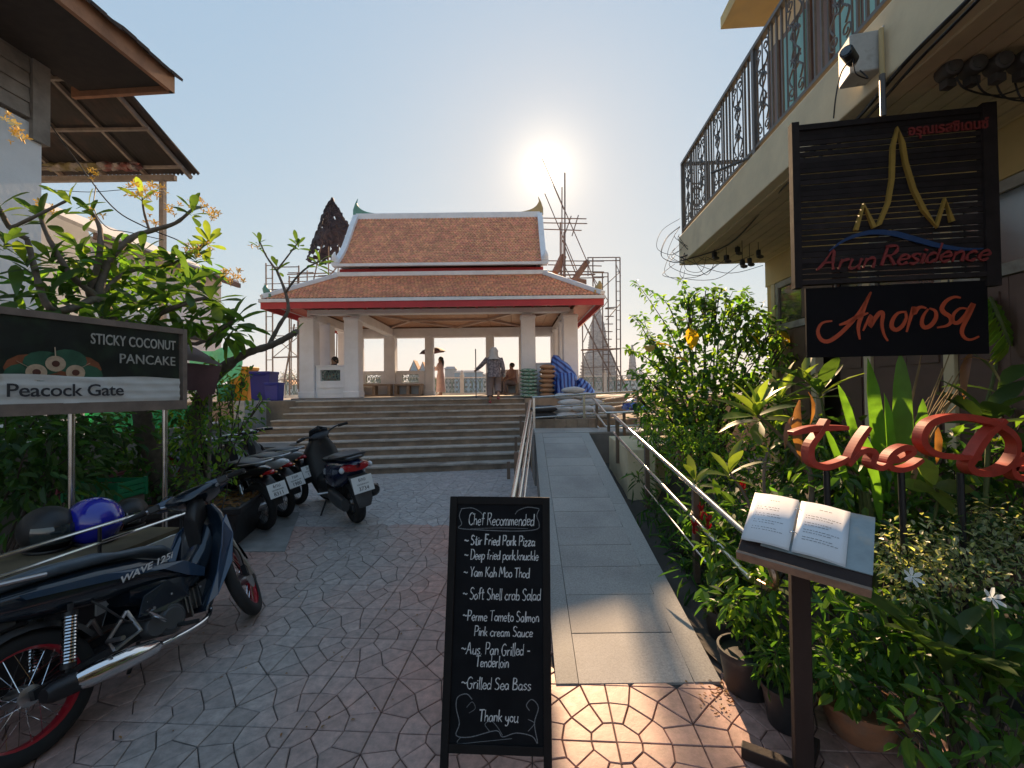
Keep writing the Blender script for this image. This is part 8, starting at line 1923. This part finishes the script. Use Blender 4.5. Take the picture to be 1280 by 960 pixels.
far_house('low orange roofed hall right beside the white gabled one across the river', 523, 534, 452, 356, HS[0], RFM[0], True)
far_house('pale blue flat building across the river, left of the walking person', 568, 603, 463, 345, HS[1], RFM[1], False, nwin=6)
far_house('grey building across the river at the left of the open bay', 556, 569, 458, 352, HS[2], RFM[1], False, nwin=3)
far_house('white building across the river behind the walking person', 603, 640, 466, 350, HS[0], RFM[1], False, nwin=6)
far_house('ochre building across the river behind the seated person', 640, 668, 468, 347, HS[3], RFM[0], False, nwin=4)
far_house('grey building across the river seen through the left rear bay', 470, 500, 470, 349, HS[2], RFM[1], False, nwin=4)
far_house('white riverside temple building left of the pavilion', 348, 366, 474, 340, HS[0], RFM[0], True)
far_house('low white hall at the water edge left of the pavilion', 366, 392, 480, 342, HS[0], RFM[2], False)
far_house('low grey hall in front of the tall temple tower', 722, 768, 478, 345, HS[2], RFM[1], False, nwin=6)
far_house('white hall across the river right of the towers', 770, 812, 474, 344, HS[0], RFM[0], False, nwin=5)
FARL = leafmat('far_tree_leaf', (.06, .10, .05), .2, (.09, .13, .06)); rnd = random.Random(61)
def far_tree(lab, px, y, top, w_px):
    a = at(px, top, y); h = a.z + 1.2; w_ = w_px / F * y; t = thing('tree', lab, 'tree', (a.x, y, -1.2), 'trees on the far bank')
    MB().tube([(a.x, y, -1.2), (a.x + w_ * .03, y, h * .5 - 1.2), (a.x, y, h * .8 - 1.2)], [h * .03, h * .02, h * .01], n=6).build('trunk', BARKD, t)
    m = MB()
    for _ in range(9): r = rnd.uniform(.18, .30); clump(m, (a.x + rnd.uniform(-.34, .34) * w_, y + rnd.uniform(-.3, .3) * w_, h * rnd.uniform(.42, .82) - 1.2), (w_ * r, w_ * r, h * .16), 60, w_ * .085, w_ * .05, rnd, .1)
    tag(m.build('crown', [FARL], t), kind='stuff')
side = ['far tree across the river at the left edge of the gap', 'broad far tree across the river behind the blue bins', 'tall far tree across the river left of the pavilion column', 'far tree across the river close to the corner column']
for i, (px, top, w_) in enumerate(((318, 470, 20), (340, 466, 24), (360, 461, 26), (384, 464, 22))): far_tree(side[i], px, 360 + 4 * i, top, w_)
for i, (px, top, w_, lab) in enumerate(((545, 470, 20, 'far tree across the river behind the woman with the umbrella'), (490, 472, 22, 'far tree across the river seen past the left bench'), (690, 472, 26, 'far tree across the river behind the blue tarpaulins'), (770, 474, 22, 'far tree across the river between the two temple towers'), (830, 470, 30, 'far tree across the river hidden behind the tall bush'), (640, 474, 20, 'far tree across the river beside the ochre building'))): far_tree(lab, px, 366 + i, top, w_)
m = MB(); rnd = random.Random(62)
for k in range(70): x = -560 + k * 17; clump(m, (x, 420 + rnd.uniform(-15, 15), rnd.uniform(2, 6)), (14, 8, rnd.uniform(4, 8)), 40, 5, 3, rnd)
tag(m.build('far_woods', [FARL]), 'low line of trees along the far bank', 'trees', kind='stuff')
# ================================================================ people
SKIN = mat('skin', (.36, .20, .13), rough=.6, var=.08); HAIR = mat('black_hair', (.012, .010, .009), rough=.6, var=.2); 
def body(root, J, E, m=SKIN):
    names = list(J); idx = {n: i for i, n in enumerate(names)}; o = wloc(root)
    me = bpy.data.meshes.new('body'); me.from_pydata([V(J[n][0]) for n in names], [(idx[a], idx[b_]) for a, b_ in E], []); me.materials.append(m)
    ob = bpy.data.objects.new('body', me); C.objects.link(ob); ob.parent = root
    sk = ob.modifiers.new('skin', 'SKIN'); sk.use_smooth_shade = True
    if not me.skin_vertices: me.skin_vertices.new() if hasattr(me.skin_vertices, 'new') else None
    d = me.skin_vertices[0].data
    for n in names: r = J[n][1]; d[idx[n]].radius = (r, r) if not isinstance(r, tuple) else r; d[idx[n]].use_root = (n == 'pelvis')
    sb = ob.modifiers.new('sub', 'SUBSURF'); sb.levels = 1; sb.render_levels = 2
    return ob
def skel(hip=.86, sho=1.30, head=1.47, lk=None, rk=None, lf=None, rf=None, le=None, re=None, lh=None, rh_=None, lean=0, nod=(0, 0)):
    # local frame: facing +Y, left is -X ... each joint may be posed
    J = {'pelvis': ((0, 0, hip), .12), 'waist': ((0, lean * .3, hip + .18), .10), 'chest': ((0, lean * .8, sho - .10), (.13, .10)), 'neck': ((0, lean, sho + .04), .05), 'skull': ((nod[0], lean + nod[1], head), .085), 'crown': ((nod[0], lean + nod[1] - .01, head + .07), .06), 'nose': ((nod[0], lean + nod[1] + .095, head - .01), .018)}
    E = [('pelvis', 'waist'), ('waist', 'chest'), ('chest', 'neck'), ('neck', 'skull'), ('skull', 'crown'), ('skull', 'nose')]
    for s_, k, f, e, h in ((-1, lk, lf, le, lh), (1, rk, rf, re, rh_)):
        p = 'l' if s_ < 0 else 'r'
        J[p + 'hip'] = ((s_ * .09, 0, hip - .05), .09); J[p + 'knee'] = (k or (s_ * .10, .02, hip * .52), .058); J[p + 'ankle'] = (f or (s_ * .10, -.01, .08), .036); a = V(J[p + 'ankle'][0]); J[p + 'toe'] = (tuple(a + V((s_ * .02, .15, -.045))), .03)
        J[p + 'sho'] = ((s_ * .17, lean * .9, sho - .02), .05); J[p + 'elb'] = (e or (s_ * .22, lean * .8, sho - .29), .036); J[p + 'wri'] = (h or (s_ * .23, lean * .8 + .08, sho - .52), .026)
        w_ = V(J[p + 'wri'][0]); el = V(J[p + 'elb'][0]); d = (w_ - el).normalized(); J[p + 'palm'] = (tuple(w_ + d * .06), (.032, .018)); sd = d.cross(V((0, 1, .1))).normalized()
        E += [('pelvis', p + 'hip'), (p + 'hip', p + 'knee'), (p + 'knee', p + 'ankle'), (p + 'ankle', p + 'toe'), ('chest', p + 'sho'), (p + 'sho', p + 'elb'), (p + 'elb', p + 'wri'), (p + 'wri', p + 'palm')]
        cu_ = V((0, .3, -.2))
        for q, (o_, ln_) in enumerate(((-.026, .055), (-.009, .065), (.009, .06), (.026, .048))):
            b0 = w_ + d * .09 + sd * o_; J[p + 'f%d' % q] = (tuple(b0), .009); J[p + 'g%d' % q] = (tuple(b0 + (d * .8 + cu_ * .5).normalized() * ln_), .007); E += [(p + 'palm', p + 'f%d' % q), (p + 'f%d' % q, p + 'g%d' % q)]
        b0 = w_ + d * .035 + sd * -.035; J[p + 'th'] = (tuple(b0), .009); J[p + 'ti'] = (tuple(b0 + (d - sd * .8).normalized() * .045), .008); E += [(p + 'wri', p + 'th'), (p + 'th', p + 'ti')]
    return J, E
def garment(root, name, st, m, n=16):
    rings = [ring(c, (1, 0, 0), (0, 1, 0) if len(s_) < 3 else s_[2], s_[0], s_[1], n, 2.2) for c, s_ in st]; return MB().loft(rings, cap=False).build(name, m, root, smooth=70)
def limb(root, name, pts, rs, m): return MB().tube(smooth_path(pts, 3), [rs[0] + (rs[-1] - rs[0]) * i / ((len(pts) - 1) * 3) for i in range((len(pts) - 1) * 3 + 1)], n=10).build(name, m, root, smooth=60)
def person(lab, J, E, dress):
    t = thing('person', lab, 'person', (0, 0, 0)); body(t, J, E); dress(t, J); 
    hd = V(J['skull'][0])
    for s_ in (-1, 1): MB().sphere(hd + V((s_ * .032, .078, .012)), .009, 6, 5).build('eye', HAIR, t); MB().sphere(hd + V((s_ * .085, .0, -.005)), (.012, .022, .03), 8, 6).build('ear', SKIN, t)
    MB().sphere(hd + V((0, .083, -.045)), (.022, .006, .006), 8, 5).build('mouth', mat('lips', (.3, .1, .08)) if 'lips' not in bpy.data.materials else bpy.data.materials['lips'], t)
    return t
# woman with umbrella (faces left in the photo)
PKD = mat('pale_pink_robe', (.50, .36, .33), rough=.8, var=.15, sc=6, trans=.15, tcol=(1, .8, .7))
J, E = skel(le=(-.20, .10, 1.08), lh=(-.10, .30, 1.12), re=(.24, .12, 1.06), rh_=(.16, .34, 1.20))
def dress1(t, J):
    garment(t, 'robe', [((0, 0, 1.36), (.07, .06)), ((0, 0, 1.31), (.19, .10)), ((0, 0, 1.15), (.17, .115)), ((0, 0, .98), (.15, .11)), ((0, 0, .80), (.19, .14)), ((0, 0, .45), (.21, .16)), ((0, 0, .16), (.24, .18))], PKD)
    for s_, p in ((-1, 'l'), (1, 'r')): limb(t, 'sleeve', [J[p + 'sho'][0], J[p + 'elb'][0], V(J[p + 'elb'][0]).lerp(V(J[p + 'wri'][0]), .75)], (.068, .06), PKD)
    h = V(J['skull'][0]); m = MB(); m.sphere(h + V((0, -.022, .022)), (.098, .10, .10), 16, 10); m.tube(smooth_path([h + V((0, -.06, .02)), h + V((0, -.10, -.12)), h + V((0, -.10, -.30))], 4), [.09, .09, .088, .085, .08, .072, .06, .05, .03], n=10, flat=.6); m.build('hair', HAIR, t, smooth=60)
    for s_ in (-1, 1): MB().sphere((s_ * .11, .06, .03), (.05, .13, .035), 10, 6).build('shoe', mat('dark_red_shoe', (.12, .03, .04)) if 'dark_red_shoe' not in bpy.data.materials else bpy.data.materials['dark_red_shoe'], t, smooth=60)
wm = person('person in a long pale pink robe with black hair standing under a dark umbrella', J, E, dress1)
wx = at(551, 490, 17.0).x; wm.location = (wx, 17.0, HP); wm.rotation_euler.z = R(80); wm.scale = (.98,) * 3
uc = at(540, 439, 16.9); t = thing('umbrella', 'open dark umbrella held above the person in pink', 'umbrella', (uc.x, 16.9, uc.z - .9)); UMB = mat('dark_umbrella_cloth', (.035, .022, .026), rough=.7, trans=.15, tcol=(1, .6, .5))
ct = uc + V((0, 0, .14)); tilt = V((-.10, 0, 1)).normalized(); xx, uu, ff = frame(tilt)
for k in range(8):
    m = MB(); vs = [ct]; 
    for r_, dz in ((.25, -.03), (.42, -.10), (.52, -.20)):
        for q in range(5): a = 2 * PI * (k + q / 4) / 8; rr2 = r_ * (1 - .07 * math.sin(PI * q / 4)); vs.append(ct + (xx * math.cos(a) + uu * math.sin(a)) * rr2 + ff * (dz + .012 * math.sin(PI * q / 4) * (r_ / .5)))
    m.add(vs, [(0, 1 + q, 2 + q) for q in range(4)] + [(1 + 5 * l + q, 6 + 5 * l + q, 7 + 5 * l + q, 2 + 5 * l + q) for l in range(2) for q in range(4)]); m.build('canopy_panel', UMB, t, smooth=60)
    a = 2 * PI * k / 8; MB().tube([ct - ff * .01, ct + (xx * math.cos(a) + uu * math.sin(a)) * .52 - ff * .20], .004, n=5).build('rib', IRON, t)
hand_w = V((wx, 17.0, HP)) + Matrix.Rotation(R(80), 3, 'Z') @ V((.16, .40, 1.20)) * .98
MB().tube([ct + ff * .06, hand_w + V((0, 0, -.10))], .007, n=6).build('shaft', IRON, t); MB().tube([hand_w + V((0, 0, -.04)), hand_w + V((.0, 0, -.16))], .013, n=8).build('handle', BLACKP, t)
# walking person on the steps, seen from behind
GRC = mat('checked_grey_shirt', (.13, .11, .12), rough=.85, var=.2, sc=30, c2=(.26, .22, .23), c2t=(.48, .52), c2s=22); TRS = mat('grey_brown_trousers', (.22, .17, .16), rough=.85, var=.15); HOOD = mat('pale_hood_cloth', (.50, .47, .43), rough=.85, var=.12, bump=.3, bsc=20)
J, E = skel(hip=.80, sho=1.20, head=1.36, lean=.08, lk=(-.11, .10, .43), lf=(-.11, .02, .10), rk=(.09, .12, .52), rf=(.10, -.12, .20), le=(-.32, .10, 1.02), lh=(-.44, .26, .92), re=(.24, .02, .93), rh_=(.22, .12, .72))
def dress2(t, J):
    garment(t, 'shirt', [((0, .08, 1.25), (.07, .06)), ((0, .08, 1.20), (.20, .11)), ((0, .06, 1.05), (.19, .13)), ((0, .03, .85), (.17, .13)), ((0, 0, .70), (.19, .145))], GRC)
    limb(t, 'sleeve', [J['lsho'][0], J['lelb'][0], J['lwri'][0]], (.07, .045), GRC); limb(t, 'sleeve', [J['rsho'][0], J['relb'][0], J['rwri'][0]], (.07, .045), GRC)
    for p in ('l', 'r'): limb(t, 'trouser_leg', [V(J[p + 'hip'][0]) + V((0, 0, .03)), J[p + 'knee'][0], V(J[p + 'knee'][0]).lerp(V(J[p + 'ankle'][0]), .72)], (.115, .082), TRS)
    h = V(J['skull'][0]); m = MB(); m.lathe([(.0, .125), (.06, .115), (.10, .06), (.112, -.02), (.12, -.10), (.15, -.17), (.17, -.20)], 18, h + V((0, -.01, 0)), caps=False); m.build('hood', HOOD, t, smooth=60)
    m = MB(); m.lathe([(.095, .05), (.112, .035), (.122, .0), (.118, -.01), (.10, .03)], 18, h + V((0, .01, .01)), caps=False); m.build('hat_brim', HOOD, t, smooth=60)
    for p in ('l', 'r'): a = V(J[p + 'ankle'][0]); MB().sphere(a + V((0, .055, -.055)), (.045, .12, .035), 10, 6).build('sandal', mat('pink_sandal', (.35, .08, .10)) if 'pink_sandal' not in bpy.data.materials else bpy.data.materials['pink_sandal'], t, smooth=60)
wk = person('person in a grey checked shirt and pale hood climbing the top steps, seen from behind', J, E, dress2)
wkx = at(618, 500, 11.42).x; wk.location = (wkx, 11.40, .14 * 9); wk.rotation_euler.z = R(4)
hx = V((wkx, 11.40, 1.26)) + Matrix.Rotation(R(4), 3, 'Z') @ V((-.48, .30, .90))
t = thing('walking_pole', 'upright grey pole in the left hand of the person on the steps', 'pole', (hx.x, hx.y, HP)); MB().tube([(hx.x, hx.y + .02, HP), (hx.x, hx.y, 2.72)], .014, n=8).build('shaft', IRON, t)
# two seated people
SHB = mat('dusty_pink_shirt', (.34, .20, .16), rough=.85, var=.15)
def seated(lab, x, y, z, rot, shirt, hairl=.0):
    J, E = skel(hip=.50, sho=.93, head=1.09, lk=(-.12, .42, .50), lf=(-.12, .42, .09), rk=(.12, .42, .50), rf=(.12, .42, .09), le=(-.24, .10, .68), lh=(-.14, .32, .60), re=(.24, .10, .68), rh_=(.14, .32, .60), lean=.04)
    def dr(t, J):
        garment(t, 'shirt', [((0, .04, .98), (.07, .06)), ((0, .04, .93), (.20, .11)), ((0, .03, .78), (.18, .125)), ((0, 0, .60), (.17, .13)), ((0, 0, .46), (.19, .15))], shirt)
        for p in ('l', 'r'):
            limb(t, 'sleeve', [J[p + 'sho'][0], J[p + 'elb'][0], V(J[p + 'elb'][0]).lerp(V(J[p + 'wri'][0]), .4)], (.07, .055), shirt)
            limb(t, 'trouser_leg', [J[p + 'hip'][0], J[p + 'knee'][0]], (.10, .08), TRS); limb(t, 'trouser_leg', [J[p + 'knee'][0], V(J[p + 'ankle'][0]) + V((0, 0, .04))], (.08, .06), TRS)
            a = V(J[p + 'ankle'][0]); MB().sphere(a + V((0, .05, -.05)), (.045, .12, .035), 10, 6).build('shoe', BLACKP, t, smooth=60)
        h = V(J['skull'][0]); m = MB(); m.sphere(h + V((0, -.02, .025)), (.098, .10, .098), 16, 10); 
        if hairl: m.tube([h + V((0, -.06, 0)), h + V((0, -.08, -hairl))], [.085, .05], n=10)
        m.build('hair', HAIR, t, smooth=60)
    t = person(lab, J, E, dr); t.location = (x, y, z); t.rotation_euler.z = rot
sx_1 = at(641, 480, 15.75).x; seated('person in a dusty pink shirt sitting on the bench right of the walking person', min(.12, sx_1), 15.8, fl - .05, R(125), SHB)
seated('person with black hair sitting behind the low wall at the left front bay', -5.28, 13.05, fl + .02, R(150), mat('dark_shirt', (.05, .05, .07), rough=.8), .1)
tag(MB().box((-5.28, 13.02, fl + .2), (.5, .42, .4)).build('low_stool', BEN, None, bev=.01), 'low block seat under the person behind the left low wall', 'stool')
# ================================================================ haze
hz = MB(); hz.box((0, 420, 42), (1990, 1000, 96))
hm = bpy.data.materials.new('haze_air'); hm.use_nodes = True; ht = hm.node_tree; ht.nodes.clear()
ho = ht.nodes.new('ShaderNodeOutputMaterial'); hv_ = ht.nodes.new('ShaderNodeVolumePrincipled'); hv_.inputs['Color'].default_value = (.93, .93, .95, 1); hv_.inputs['Density'].default_value = .0002; hv_.inputs['Anisotropy'].default_value = .3
ht.links.new(hv_.outputs[0], ho.inputs['Volume'])
hz = tag(hz.build('haze', hm), 'thin pale haze over the river and the far bank', 'haze', kind='stuff')
